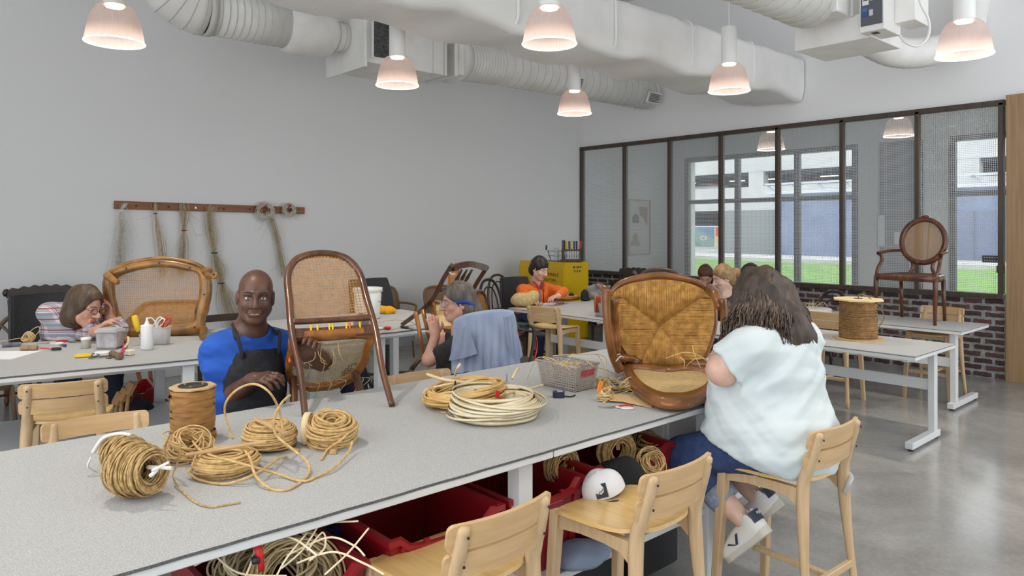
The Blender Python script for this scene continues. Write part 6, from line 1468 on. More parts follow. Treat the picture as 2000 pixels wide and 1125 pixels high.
# big coil lying on its side, and the one behind it
q = cloc(268, 975); t = thing('rope_coil', 'large seagrass rope coil on its side, leftmost, hole facing right', 'rope coil', (q.x, q.y + .02, HF + .082))
ax = RT * .93 - FW * .36 + UP * .05
coil(t, 'coil', lrot(ax), .052, .027, .072, 95, .0031, M_cord2, 2, 40, .003, .06)
part('tie', MB().tube(cr([ax * .085 + UP * .0 - FW * .04, ax * .09 + UP * .01 - FW * .01, ax * .05 + UP * .01, ax * .10 + UP * .01 + RT * .03]), .006, 6), mat('string_white', (236, 234, 228), .8), t)
part('tie', MB().tube([ax * .085 + RT * .0 + UP * (.012 + .006 * k) - FW * .03 + RT * .012 * k for k in range(5)], .004, 5), MATS['string_white'], t)
cordpart(t, 'loose_end', ((322, 872, .09), (334, 850, .13), (352, 868, .12), (346, 905, .06), (338, 930, .03), (352, 955, .008), (380, 980, .004), (410, 990, .004), (440, 986, .004), (470, 981, .004)), .0028, M_cord2)
q = cloc(258, 930); t = thing('rope_coil', 'small seagrass rope coil tied white, behind the large coil on its side', 'rope coil', (q.x - .01, q.y + .05, HF + .06))
coil(t, 'coil', lrot(RT * .9 - FW * .5), .040, .022, .065, 60, .0031, M_cord2, 4, 36, .003, .06)
part('tie', MB().tube(cr([-RT * .09 + UP * .01 - FW * .02, -RT * .07 + UP * .05, -RT * .02 + UP * .066, RT * .02 + UP * .062]), .007, 6, sx=.6), MATS['string_white'], t)
part('tie_end', MB().tube(cr([-RT * .09 + UP * .0 - FW * .03, -RT * .1 - UP * .03 - FW * .03, -RT * .092 - UP * .055]), .003, 5), MATS['string_white'], t)
# loose tangled coil under the spool
q = cloc(385, 896); t = thing('rope_coil', 'loose tangled paper-cord coil in front of the brown spool', 'rope coil', (q.x - .02, q.y + .02, HF + .036))
coil(t, 'coil', lrot(UP + RT * .25 - FW * .2), .052, .02, .03, 26, .0030, M_cord, 6, 36, .02, .5)
coil(t, 'loose_turns', lrot(RT * .3 - FW * .3 + UP * .9), .060, .022, .03, 9, .0030, M_cord, 8, 36, .02, .5)
# flat coil with stick
q = cloc(442, 922); t = thing('rope_coil', 'low flat paper-cord coil with a wooden stick laid across, second from front', 'rope coil', (q.x, q.y, HF + .034))
coil(t, 'coil', lrot(UP), .068, .036, .030, 60, .0042, M_cord, 10, 44, .005, .12)
cordpart(t, 'loose_turn', ((365, 915, .03), (385, 935, .01), (440, 945, .006), (500, 925, .03), (545, 895, .02), (560, 892, .006)), .0042, M_cord)
cordpart(t, 'loose_turn', ((375, 860, .05), (400, 885, .07), (470, 905, .06), (540, 925, .012), (590, 940, .006), (620, 930, .006), (650, 915, .012), (680, 885, .02), (688, 862, .04)), .0042, M_cord)
a, b = PZ(363, 889, HF + .075), PZ(518, 862, HF + .085); solo('wooden_stick', MB().bar((0, 0, 0), b - a, .016, .008, bev=.002, w1=.020), M_stick, 'long pale wooden gauge stick lying across the low flat coil', 'stick', a)
# coil with stick (rear middle)
q = cloc(527, 874); t = thing('rope_coil', 'paper-cord coil wound flat with a short stick on top, left of the chair leg', 'rope coil', (q.x, q.y, HF + .045))
coil(t, 'coil', lrot(UP), .062, .034, .042, 80, .0040, M_cord, 14, 44, .004, .08)
coil(t, 'top_turns', Matrix.Translation((0, 0, .036)) @ lrot(UP), .045, .035, .004, 12, .0040, M_cord, 15, 44, .002, .02)
a, b = PZ(497, 817, HF + .1), PZ(556, 845, HF + .1); solo('wooden_stick', MB().bar((0, 0, 0), b - a, .018, .009, bev=.002), M_stick, 'short pale wooden stick stuck in the coil left of the chair leg', 'stick', a)
cordpart(t, 'loose_end', ((455, 857, .05), (443, 825, .10), (440, 790, .17), (462, 762, .23), (495, 750, .26), (525, 765, .25), (545, 800, .17), (552, 840, .1), (557, 870, .05), (585, 880, .006)), .0042, M_cord)
cordpart(t, 'loose_end', ((566, 772, .20), (548, 790, .19), (535, 820, .14), (540, 850, .09), (575, 880, .05), (602, 905, .02), (600, 930, .006), (565, 955, .005), (530, 955, .005), (500, 930, .03), (488, 895, .06), (470, 868, .07)), .0046, M_cord)
# oval ball coil with tape
q = cloc(650, 868); t = thing('rope_coil', 'oval paper-cord coil bound with masking tape, right of the chair leg', 'rope coil', (q.x, q.y + .01, HF + .055))
coil(t, 'coil', lrot(UP + RT * .1 - FW * .25), .060, .036, .044, 78, .0046, M_cord, 20, 44, .006, .22)
part('tape_band', MB().tube([Vector((0, 0, 0)) - RT * .075 + FW * .0 + (RT * -.012) + (UP * math.sin(k * PI / 8) * .058 + FW * math.cos(k * PI / 8) * .052) for k in range(16)], .013, 6, True, sx=.25, up=tuple(RT)), M_tape, t)
cordpart(t, 'loose_end', ((690, 835, .06), (668, 858, .05), (640, 878, .012), (628, 898, .004)), .0046, M_cord)
a = PZ(650, 884, HF + .008); solo('wooden_stick', MB().bar((0, 0, 0), FW * .12 - RT * .02, .022, .014, bev=.002), M_stick, 'stub of a wooden stick poking out under the taped oval coil', 'stick', a)
# brown fibre-rush spool
q = cloc(382, 862); t = thing('cord_spool', 'tall spool of flat brown fibre ribbon with a black hub, at the far edge', 'spool', (q.x, q.y + .03, HF))
M_fib = mat('fibre_ribbon', (176, 128, 66), .55, c2=(140, 96, 46), scale=14, stretch=(1, 1, 4), detail=6)
part('core', MB().lathe([(.07, .008), (.072, .012), (.071, .19), (.03, .19)], 32), M_fib, t)
r = random.Random(3)
for k in range(16):
    z = .014 + .0112 * k; tl = r.uniform(-.016, .016) + (.03 if k % 5 == 4 else 0); ph = r.uniform(0, 6); R_ = .0745 + r.uniform(0, .005) + (.006 if k < 2 else 0)
    part('ribbon_turn', MB().grid(lambda u, v: (R_ * math.cos(2 * PI * u), R_ * math.sin(2 * PI * u), min(.19, max(.004, z + tl * math.sin(2 * PI * u + ph) + .016 * (v - .5)))), 36, 1, .0022, closed_u=True), M_fib, t)
part('flange', MB().prism([(.082 * math.cos(a * PI / 4 + .4), .082 * math.sin(a * PI / 4 + .4)) for a in range(8)], .006, RM((0, 0, .195))), M_stick, t)
part('flange', MB().prism([(.085 * math.cos(a * PI / 4 + .4), .085 * math.sin(a * PI / 4 + .4)) for a in range(8)], .006), M_stick, t)
part('hub', MB().lathe([(.052, .2012), (.052, .204), (.044, .204), (.040, .2015), (.002, .2015)], 28), mat('hub_black', (30, 32, 36), .45), t)
for a in (0, 2.1, 4.2): part('hub_screw', MB().cyl((.036 * math.cos(a), .036 * math.sin(a), .2015), (.036 * math.cos(a), .036 * math.sin(a), .2075), .005, seg=10), mat('brass', (196, 160, 84), .35, .8), t)
# reed coils
q = cloc(915, 792); t = thing('reed_coil', 'golden reed bundle coiled with black and blue ties, behind the white reed coil', 'reed coil', (q.x, q.y + .02, HF + .052))
coil(t, 'coil', lrot(UP - RT * .12), .155, .03, .032, 34, .0062, M_reedg, 31, 52, .03, .2)
for (pts, r_) in (((( 834, 731, .10), (870, 742, .09), (920, 748, .09), (975, 752, .07)), .0075), (((825, 780, .03), (870, 768, .06), (930, 762, .07)), .007), (((889, 733, .1), (893, 720, .15), (899, 711, .17)), .006), (((1000, 740, .08), (1008, 725, .11), (1013, 719, .12)), .006), (((828, 768, .05), (836, 760, .06), (870, 752, .08), (930, 742, .09)), .006)): cordpart(t, 'loose_reed', pts, r_, M_reed)
for (px, py, c, h, nm) in ((990, 745, (50, 80, 180), .06, 'tie_blue'), (889, 762, (30, 30, 34), .07, 'tie_black')):
    c_ = PZ(px, py, HF + h) - t.location; part('tie', MB().tube([c_ + UP * .034 * math.cos(k * PI / 6) + FW * .026 * math.sin(k * PI / 6) for k in range(12)], .0045 if c[2] > 100 else .011, 5, True, sx=.4), mat(nm, c, .6), t)
q = cloc(968, 812); t = thing('reed_coil', 'white flat reed coil with red clips, nearest the viewer', 'reed coil', (q.x, q.y, HF + .046))
coil(t, 'coil', lrot(UP), .155, .042, .036, 36, .0095, M_reedf, 41, 56, .008, .16, flat=.11)
for (pts, r_) in (((( 1060, 752, .05), (1030, 760, .06), (990, 768, .08)), .006),): cordpart(t, 'loose_reed', pts, r_, M_reed)
for px, py in ((930, 767), (972, 770)):
    c_ = PZ(px, py, HF + .085) - t.location; part('clip', MB().box(c_, (.02, .012, .028), .002, (0, .2, -TH)), mat('clip_red', (206, 30, 34), .4), t)
for s_ in range(5): coil(t, 'stray_strip', Matrix.Translation((.01 * s_ - .02, 0, -.01 + .012 * s_)) @ lrot(UP + RT * (.05 * (s_ - 2))), .19 + .004 * s_, .004, .002, 1, .0058, M_reedf, 50 + s_, 52, .012, .1, flat=.16)
# lattice basket
def basket(label, corners, z0, z1, m, cell=.0125, inset=.82, cat='basket', lab=None, holes=True):
    """corners: 4 top-rim world points (counter-clockwise)"""
    c = sum(corners, Vector()) / 4; base = Vector((c.x, c.y, z0)); t = thing('storage_basket', label, cat, base)
    top = [p - base for p in corners]; bot = [Vector((p.x * inset, p.y * inset, .004)) for p in top]; hh = z1 - z0
    for i in range(4):
        a, b, a0, b0 = top[i], top[(i + 1) % 4], bot[i], bot[(i + 1) % 4]; mb = MB(); w = (a - b).length; nx, nz = max(3, int(w / cell)), max(3, int(hh / cell)); n_ = (b - a).cross(UP).normalized() * .0015
        def S_(u, v): return a0.lerp(b0, u).lerp(a.lerp(b, u), v)
        if holes:
            for k in range(nx + 1):
                u0, u1 = max(0, (k - .19) / nx), min(1, (k + .19) / nx); mb.add([S_(u0, 0) + n_, S_(u1, 0) + n_, S_(u1, 1) + n_, S_(u0, 1) + n_, S_(u0, 0) - n_, S_(u1, 0) - n_, S_(u1, 1) - n_, S_(u0, 1) - n_], [(0, 1, 2, 3), (7, 6, 5, 4), (0, 3, 7, 4), (1, 5, 6, 2)])
            for k in range(nz + 1):
                v0, v1 = max(0, (k - .19) / nz), min(1, (k + .19) / nz); mb.add([S_(0, v0) + n_, S_(1, v0) + n_, S_(1, v1) + n_, S_(0, v1) + n_, S_(0, v0) - n_, S_(1, v0) - n_, S_(1, v1) - n_, S_(0, v1) - n_], [(0, 1, 2, 3), (7, 6, 5, 4), (0, 4, 5, 1), (3, 2, 6, 7)])
        else: mb.add([a0, b0, b, a], [(0, 1, 2, 3)])
        part('side', mb, m, t)
    part('rim', MB().tube([p + (p - Vector((0, 0, p.z))).normalized() * .003 for p in top], .0055, 6, True), m, t); part('base', MB().add(bot, [(3, 2, 1, 0), (0, 1, 2, 3)]), m, t)
    if lab is not None:
        i, u0, u1, v0, v1, mm = lab; a, b, a0, b0 = top[i], top[(i + 1) % 4], bot[i], bot[(i + 1) % 4]; n_ = (b - a).cross(UP).normalized() * .004
        S_ = lambda u, v: a0.lerp(b0, u).lerp(a.lerp(b, u), v) + n_
        part('label', MB().add([S_(u0, v0), S_(u1, v0), S_(u1, v1), S_(u0, v1)], [(0, 1, 2, 3)]), mm, t)
    return t
M_bask = mat('basket_taupe', (176, 166, 156), .5)
zt_ = HF + .125; cs = [PZ(1049, 703, zt_), PZ(1126, 718, zt_), PZ(1169, 709, zt_)]; cs = [cs[0], cs[1], cs[2], cs[0] + cs[2] - cs[1]]
bt = basket('taupe lattice basket with pale cane strands on the front counter', cs, HF, zt_, M_bask, .0125, .84, lab=(1, .2, .85, .55, .82, mat('label_pink', (206, 92, 104), .5, c2=(150, 60, 60), scale=60)))
r = random.Random(8); bs = MB(); bc = bt.location
for (pts) in (((1030, 740, .0), (1048, 700, .15), (1075, 706, .15), (1085, 735, .04)), ((1060, 696, .16), (1080, 702, .15), (1110, 720, .12), (1113, 735, .08)), ((1140, 700, .14), (1160, 715, .13), (1190, 725, .01), (1220, 740, .004)), ((1120, 690, .18), (1098, 715, .13), (1090, 700, .17)), ((1165, 690, .14), (1178, 712, .08), (1180, 742, .02), (1175, 750, .01)), ((1080, 695, .2), (1130, 692, .2), (1180, 696, .1), (1185, 730, .02))): bs.tube([p - bc for p in F3(*pts)], .0018, 4)
for k in range(14): 
    a = r.uniform(0, 6.3); bs.tube(cr([Vector((.07 * math.cos(a), .07 * math.sin(a), .07)), Vector((r.uniform(-.06, .06), r.uniform(-.06, .06), .12)), Vector((.08 * math.cos(a + 2), .08 * math.sin(a + 2), .075))], 5), .0018, 4)
part('cane_strands', bs, M_canel, bt, 'stuff')
# tape measure, scissors, kraft paper, tangle
q = cloc(1091, 776); t = thing('tape_measure', 'dark blue tape measure with black strap, before the taupe basket', 'tape measure', (q.x, q.y, HF), -TH)
part('case', MB().prism(rrect(.055, .045, .016, 4), .028, RM((0, 0, 0))), mat('case_navy', (40, 42, 70), .4), t); part('window', MB().box((.006, -.004, .0295), (.024, .016, .002)), mat('case_grey', (200, 200, 200), .5), t); part('strap', MB().tube(cr([(.027, 0, .006), (.05, -.004, .004), (.07, .004, .006), (.078, .012, .008)], 5), .0035, 6), M_offp, t)
def scissors(label, p, ang, c1, c2, s=1.0, z=HF):
    t = thing('scissors', label, 'scissors', (p.x, p.y, z), ang)
    for k, c in ((-1, c1), (1, c2)):
        m = mat('handle_%d_%d' % (c[0], c[1]), c, .35)
        lp_ = [(-.045 * s + .028 * s * math.cos(a), k * .018 * s + .013 * s * math.sin(a), .005) for a in [2 * PI * j / 20 for j in range(20)]]
        h = part('handle', MB().tube(lp_, .0042 * s, 6, True), m, t); part('shank', MB().tube([(-.02 * s, k * .012 * s, .005), (.012 * s, k * -.002, .005)], .004 * s, 6), m, t)
        part('blade', MB().bar((.01 * s, -k * .002, .005 + .001 * k), (.085 * s, -k * .005, .005 + .001 * k), .012 * s, .0016, w1=.003), M_steel, t)
    part('pivot', MB().cyl((.012 * s, 0, .002), (.012 * s, 0, .009), .004, seg=10), M_steel, t); return t
q = cloc(1205, 797); scissors('red and white handled scissors by the kraft paper on the front counter', q, math.radians(135), (206, 30, 34), (226, 226, 222), .95)
a = [PZ(1190, 770, HF + .012), PZ(1236, 772, HF + .006), PZ(1278, 790, HF + .004), PZ(1272, 796, HF + .004), PZ(1215, 784, HF + .01), PZ(1190, 782, HF + .012)]
c_ = sum(a, Vector()) / 6; mb = MB(); mb.add([p - c_ for p in a] + [p - c_ - Vector((0, 0, .0015)) for p in a], [tuple(range(5, -1, -1)), tuple(range(6, 12))] + [(i, (i + 1) % 6, 6 + (i + 1) % 6, 6 + i) for i in range(6)]); solo('kraft_paper', mb, mat('kraft', (226, 186, 130), .8), 'scrap of kraft paper beside the lying armchair', 'paper', c_)
q = cloc(1182, 783); t = thing('cord_ball', 'small ball of pale cord with an orange clip by the scissors', 'cord ball', (q.x, q.y, HF + .024))
coil(t, 'coil', lrot(UP), .026, .012, .02, 30, .0024, M_canel, 61, 28, .003, .5); part('clip', MB().box((-.012, .02, .04), (.022, .01, .05), .002, (0, .3, -.4)), mat('clip_orange', (236, 140, 40), .45), t)
q = cloc(1215, 765); t = thing('cord_tangle', 'tangled heap of brown cord and blue-tied cane beside the lying armchair', 'cord heap', (q.x, q.y, HF + .026))
for k, (dx_, m) in enumerate(((-.04, M_cord2), (.0, M_cord2), (.05, M_cord), (.02, M_canel))): coil(t, 'loop', Matrix.Translation((RT * dx_) + FW * (.02 * (k % 2))) @ lrot(UP + RT * r.uniform(-.5, .5) + FW * r.uniform(-.5, .5)), .035, .012, .014, 12, .0024, m, 70 + k, 26, .012, .6)
for k in range(4): part('tie', MB().tube([Vector((.012 * math.cos(j), .012 * math.sin(j), .01)) + RT * (.03 * k - .05) for j in range(6)], .003, 5), mat('tie_blue', (50, 80, 180), .6), t)
part('tag', MB().box(RT * .05 - FW * .03 + UP * -.01, (.03, .02, .01), .002), MATS['clip_orange'], t)
q = cloc(1178, 758); t = thing('cord_ball', 'small wound coil of brown cord right of the taupe basket', 'cord ball', (q.x, q.y, HF + .02)); coil(t, 'coil', lrot(UP), .028, .012, .018, 26, .0026, M_cord2, 66, 28, .004, .4)
# ================================================================== UNDER THE FRONT COUNTER
M_bin = mat('bin_red', (150, 24, 34), .38, c2=(132, 18, 28), scale=3); M_binb = mat('bin_blue', (36, 44, 112), .4)
SHZ = .366
def make_bin(label, x0, x1, y0, y1, zt, m, z0=SHZ, cat='bin'):
    t = thing('storage_bin', label, cat, ((x0 + x1) / 2, (y0 + y1) / 2, z0)); w, d, h = (x1 - x0) / 2, (y1 - y0) / 2, zt - z0; n = 12
    def topz(s): return h - .045 * max(0, math.cos(PI * s)) ** .5 * (1 if abs(s) < .36 else 0)
    ring = []
    for (a, b) in (((-w, -d), (w, -d)), ((w, -d), (w, d)), ((w, d), (-w, d)), ((-w, d), (-w, -d))):
        for k in range(n): f = k / n; ring.append((a[0] + (b[0] - a[0]) * f, a[1] + (b[1] - a[1]) * f, (f - .5) if abs(a[0] - b[0]) > 1e-6 else .5))
    N = len(ring); e = .02
    bo = [(p[0] * .88, p[1] * .88, 0) for p in ring]; to = [(p[0], p[1], topz(p[2]) - e) for p in ring]; ro = [(p[0] + .012 * (p[0] / w), p[1] + .012 * (p[1] / d), topz(p[2]) - e) for p in ring]; rt = [(q[0], q[1], q[2] + e) for q in ro]; ti = [(p[0] * .97, p[1] * .97, topz(p[2])) for p in ring]; bi = [(p[0] * .86, p[1] * .86, .006) for p in ring]
    L = [bo, to, ro, rt, ti, bi]; vs = sum(L, []); fs = [(r_ * N + i, r_ * N + (i + 1) % N, (r_ + 1) * N + (i + 1) % N, (r_ + 1) * N + i) for r_ in range(5) for i in range(N)] + [tuple(range(5 * N, 6 * N)), tuple(range(N - 1, -1, -1))]
    part('tub', MB().add(vs, fs), m, t)
    for sx in (-.8, -.4, .4, .8): part('rib', MB().bar((w * sx * .9, -d * .89, .01), (w * sx, -d - .002, h - .03), .02, .012, (0, 1, 0)), m, t)
    part('grip', MB().box((0, -d - .008, h - .075), (.14, .014, .03), .004), m, t)
    return t
yb0 = FY0 + .07
def xat(px, py, y=yb0): return PY(px, py, y).x
xr = [xat(*p) for p in ((712, 1105), (978, 993), (1141, 940), (1306, 880))]
make_bin('red bin at the left under the front counter, loose white reed inside', xr[0] - .40, xr[0], yb0, yb0 + .52, .66, M_bin)
make_bin('blue bin under the front counter between two red bins', xr[0] - .02, xr[0] + .17, yb0 + .34, yb0 + .80, .68, M_binb)
make_bin('empty red bin under the front counter behind the lowest stool', xr[0] + .09, xr[1], yb0, yb0 + .46, .69, M_bin)
make_bin('red bin under the front counter behind the table leg', xr[1] + .05, xr[2], yb0 + .01, yb0 + .5, .69, M_bin)
make_bin('red bin under the front counter holding cord coils, by the seated person', xr[2] + .08, xr[3] + .05, yb0 + .02, yb0 + .5, .70, M_bin)
make_bin('red bin at the back of the shelf, a cord coil standing in it', xr[2] + .05, xr[2] + .5, yb0 + .56, yb0 + 1.0, .70, M_bin)
# contents
def shelfcoil(label, px, py, dpt, R, a, b, n, r_, m, axis, seed, tie=None):
    q = PD(px, py, dpt); t = thing('rope_coil', label, 'rope coil', q); coil(t, 'coil', lrot(axis), R, a, b, n, r_, m, seed, 40, .006, .2)
    if tie: part('tie', MB().bar(UP * R * .2 - FW * b, UP * R * 1.2 - FW * b, .016, .004, FW), tie, t)
    return t
shelfcoil('cord coil standing upright in the bin by the seated person', 1205, 880, 3.0, .06, .028, .03, 40, .003, M_cord2, RT * .5 - FW, 81, mat('tie_tan', (150, 112, 70), .7))
shelfcoil('loose cord hank hanging over the bin edge by the knee', 1272, 905, 2.95, .045, .03, .03, 22, .0024, M_cord2, UP * .6 - FW + RT * .3, 82)
shelfcoil('cord coil standing behind the table leg', 1095, 905, 2.95, .055, .03, .04, 34, .003, M_cord, RT * .8 - FW, 83)
shelfcoil('cord coil at the back between the red bins', 1262, 868, 3.3, .05, .03, .03, 26, .003, M_cord2, UP - FW * .3, 84)
q = Vector((xr[0] - .21, yb0 + .2, .60)); t = thing('reed_coil', 'unruly white reed coil with a red tie in the leftmost red bin', 'reed coil', q)
coil(t, 'coil', lrot(UP + RT * .2 - FW * .25), .13, .035, .04, 34, .0036, M_reedf, 91, 48, .03, .4); coil(t, 'coil', Matrix.Translation(RT * .08 - UP * .02) @ lrot(UP * .6 - FW * .5 + RT * .3), .12, .04, .03, 30, .0032, M_reed, 92, 48, .02, .4)
rr = random.Random(12); mb = MB()
for (pts) in (((380, 1105, 1.95), (470, 1060, 1.95), (560, 1048, 1.95), (620, 1085, 1.9)), ((600, 1040, 1.98), (560, 1090, 1.9), (540, 1125, 1.86)), ((620, 1030, 2.0), (590, 1075, 1.95), (550, 1110, 1.9)), ((560, 1085, 1.95), (640, 1050, 1.98), (690, 1065, 1.95), (712, 1085, 1.9)), ((720, 1032, 2.0), (680, 1080, 1.92), (635, 1122, 1.85)), ((580, 1100, 1.92), (650, 1078, 1.9), (710, 1100, 1.85), (750, 1122, 1.8)), ((500, 1065, 1.95), (490, 1100, 1.88), (478, 1130, 1.84)), ((600, 1075, 1.95), (630, 1040, 2.0), (634, 1070, 1.95), (605, 1095, 1.9)), ((650, 1020, 2.06), (700, 1018, 2.06)), ((420, 1085, 1.93), (470, 1120, 1.88), (560, 1125, 1.86))): mb.tube([p - q for p in cr([PD(*p) for p in pts], 8)], .0028, 5)
part('loose_reed', mb, M_reedf, t, 'stuff'); c_ = PD(502, 1085, 1.9) - q
part('tie', MB().tube([c_ + UP * .03, c_ + RT * .008, c_ - UP * .04 + RT * .012], [.012, .01, .008], 8), MATS['clip_red'], t); part('tie', MB().tube([c_ + UP * .0 - FW * .01, c_ - UP * .014 - FW * .01], .012, 8), M_offp, t)
# white cap, dark bag and shelf box
q = PD(1176, 948, 2.74); t = thing('baseball_cap', 'white baseball cap with a dark square patch on the shelf', 'cap', M=RM(q, .15, -.3, -TH - .2))
part('crown', MB().grid(lambda u, v: ((.08 * math.sin(v * PI * .5) ** .8 + .002) * math.cos(2 * PI * u), (.07 * math.sin(v * PI * .5) ** .8 + .002) * math.sin(2 * PI * u), .075 * math.cos(v * PI * .5) - .02 + .006 * math.cos(6 * PI * u) * math.sin(v * 3)), 24, 8, .003, closed_u=True), mat('cap_white', (220, 220, 222), .9), t)
part('patch', MB().grid(lambda u, v: ((-.02 + .045 * u), -.078 + .022 * v, -.01 + .045 * v), 3, 3, .002), mat('patch_dark', (54, 54, 58), .8), t); part('patch_mark', MB().tube(cr([(-.012, -.078, .0), (-.002, -.074, .014), (.004, -.073, .012), (.014, -.069, .024)], 4), .0016, 5), mat('patch_grey', (120, 120, 124), .8), t)
part('brim', MB().grid(lambda u, v: ((.07 + .03 * v) * math.sin((u - .5) * 2.2) * .95, -.04 - (.05 + .055 * v) * math.cos((u - .5) * 2.2), -.022 - .012 * v - .02 * (2 * u - 1) ** 2), 12, 4, .003), mat('cap_brim', (60, 60, 64), .8), t); part('eyelet', MB().sph((0, 0, .056), .006, 8), MATS['cap_white'], t)
q = PD(1205, 930, 2.92); S = SDF((-.16, -.12, -.12), (.16, .12, .14), .011); S.ell((0, 0, -.02), (.11, .08, .08), k=.03).ell((.05, .0, .03), (.05, .05, .05), k=.03).fold(.008, ((30, 40, 30), (-40, 20, 50)), 3); o = link('knit_bag', S.mesh('knit_bag', mat('knit_black', (30, 30, 32), .95)), None, q); o['label'] = 'black crumpled knit bag behind the white cap under the counter'; o['category'] = 'bag'; o.rotation_euler = (0, 0, -TH)
q = PD(1160, 1052, 2.72); S = SDF((-.16, -.12, -.06), (.16, .12, .1), .011); S.ell((0, 0, 0), (.13, .08, .045), k=.03).ell((-.06, .0, .02), (.06, .06, .04), k=.03).fold(.006, ((30, 40, 30), (-40, 20, 50)), 3); o = link('folded_cloth', S.mesh('folded_cloth', mat('cloth_blue', (128, 140, 164), .95)), None, (q.x, q.y + .05, SHZ + .04)); o['label'] = 'blue-grey folded cloth on the shelf below the white cap'; o['category'] = 'cloth'
x0 = PY(1292, 830, FY0 + .16).x; t = thing('shelf_cabinet', 'grey-white box cabinet under the counter top beside the seated person', 'cabinet', (x0 + .28, FY0 + .42, SHZ))
part('body', MB().box((0, 0, .21), (.5, .5, .42), .004), mat('cabinet_grey', (196, 194, 190), .6), t); part('door', MB().box((-.0, -.255, .21), (.46, .016, .38), .003), mat('cabinet_door', (184, 182, 178), .6), t); part('knob', MB().sph((.18, -.27, .24), .01, 10), M_steel, t)
# dark boxes below the shelf
for k, (xa_, lb) in enumerate(((1.9, 'black crate on the floor under the counter shelf, nearest the leg'), (2.35, 'black crate on the floor under the counter shelf, beside the empty stool'), (2.8, 'black crate on the floor under the counter, by the feet of the seated person'))):
    t = thing('floor_crate', lb, 'crate', (xa_, 2.35, 0)); part('tub', MB().box((0, 0, .14), (.36, .5, .27), .02), mat('crate_black', (34, 35, 38), .6), t); part('lid', MB().box((0, 0, .285), (.39, .53, .03), .01), mat('crate_lid', (46, 47, 50), .6), t)
# ================================================================== WALL RAIL WITH HANKS
ra, rb_ = PY(223, 400, YL - .02), PY(594, 411.5, YL - .02); M_railw = mat('rail_wood', (146, 90, 46), .45, c2=(116, 66, 32), scale=6, stretch=(.6, 6, 6))
t = thing('peg_rail', 'long brown wooden peg rail on the left wall', 'rail', ((ra + rb_) / 2)); lenr = (rb_ - ra); rl = lenr.length
part('board', MB().bar(-lenr / 2, lenr / 2, .028, .085, (0, 0, 1), .004), M_railw, t)
HKS = [(243, 400), (303, 400), (358, 400), (411, 402), (519, 406), (565, 408)]
pegs = []
for px, py in HKS:
    q = PY(px, py, YL - .06); pegs.append(q); part('peg', MB().tube([q + Vector((0, .04, 0)) - t.location, q - t.location, q + Vector((0, -.012, .02)) - t.location], .007, 8), M_steel, t)
for px, py in ((266, 402), (329, 404), (382, 406), (437, 409), (488, 409)):
    q = PY(px, py, YL - .035); part('screw', MB().cyl(q - t.location, q - t.location + Vector((0, -.006, 0)), .011, seg=10), M_hole if px != 382 else M_steel, t)
M_hank = mat('hank_cane', (206, 190, 160), .7, c2=(178, 156, 120), scale=30); M_hankw = mat('hank_pale', (226, 222, 212), .7, c2=(196, 186, 166), scale=30)
def hank(label, path, n, w0, w1, m, seed, ties=(), stray=6):
    """bundle of strands following pixel path on the wall; widths at top and bottom (m)"""
    P0 = [PY(px, py, YL - .06) for px, py in path]; o = P0[0]; t = thing('cane_hank', label, 'cane hank', o, group='cane hanks on the peg rail'); r = random.Random(seed); n = int(n * .6); mb = MB()
    for i in range(n):
        a, b = r.gauss(0, .5), r.gauss(0, .5); P = []
        for j, p in enumerate(P0):
            f = j / (len(P0) - 1); tie = min([abs(j - k) for k, _ in ties] + [9]); w = (w0 + (w1 - w0) * f ** 2) * (.35 if tie < .6 else 1)
            P.append(p - o + Vector((a * w, -abs(b) * w * .4 - .003, r.uniform(-.01, .01) - (r.uniform(0, .08) if j == len(P0) - 1 else 0))))
        mb.tube(cr(P, 4), .0017, 4, caps=False)
    part('strands', mb, m, t, 'stuff'); sb = MB()
    for i in range(stray):
        j = r.randrange(0, len(P0) - 1); p = P0[j] - o; s_ = r.choice((-1, 1)); sb.tube(cr([p, p + Vector((s_ * r.uniform(.03, .08), -.02, -r.uniform(.08, .2))), p + Vector((s_ * r.uniform(.06, .2), -.02, -r.uniform(.15, .45)))], 6), .0014, 4, caps=False)
    if stray: part('stray_strands', sb, m, t, 'stuff')
    for k, c in ties:
        p = P0[k] - o; part('tie', MB().tube([p + Vector((w0 * .6 * math.cos(q * PI / 5), -.01 + w0 * .4 * math.sin(q * PI / 5), 0)) for q in range(10)], .007, 5, True), mat('tie_%d%d' % (c[0], c[2]), c, .6), t)
    return t
BL, RD, BK = (50, 70, 150), (170, 36, 44), (30, 30, 34)
hank('pale cane hank on the first peg, behind the plaid-shirt person', ((243, 398), (237, 412), (235, 450), (232, 490), (228, 530)), 70, .03, .075, M_hankw, 1, ((1, (230, 230, 230)),), 9)
hank('thin cane hank on the second peg with a blue tie', ((303, 399), (303, 417), (308, 450), (314, 490), (318, 530)), 45, .025, .04, M_hank, 2, ((1, BL),), 6)
hank('cane hank on the third peg tied blue and red at mid-length', ((358, 399), (360, 425), (359, 450), (358, 480), (355, 530)), 60, .045, .05, M_hank, 3, ((2, RD),), 5)
hank('long cane hank on the fourth peg with two black ties, fanning out low', ((411, 402), (408, 430), (413, 460), (418, 494), (425, 525), (431, 553), (441, 590), (459, 632)), 90, .055, .17, M_hank, 4, ((3, BK), (5, BK)), 8)
h5 = hank('cane hank below the coiled ring on the fifth peg', ((519, 412), (526, 420), (538, 455), (546, 490), (553, 530)), 55, .03, .04, M_hank, 5, ((0, RD),), 9)
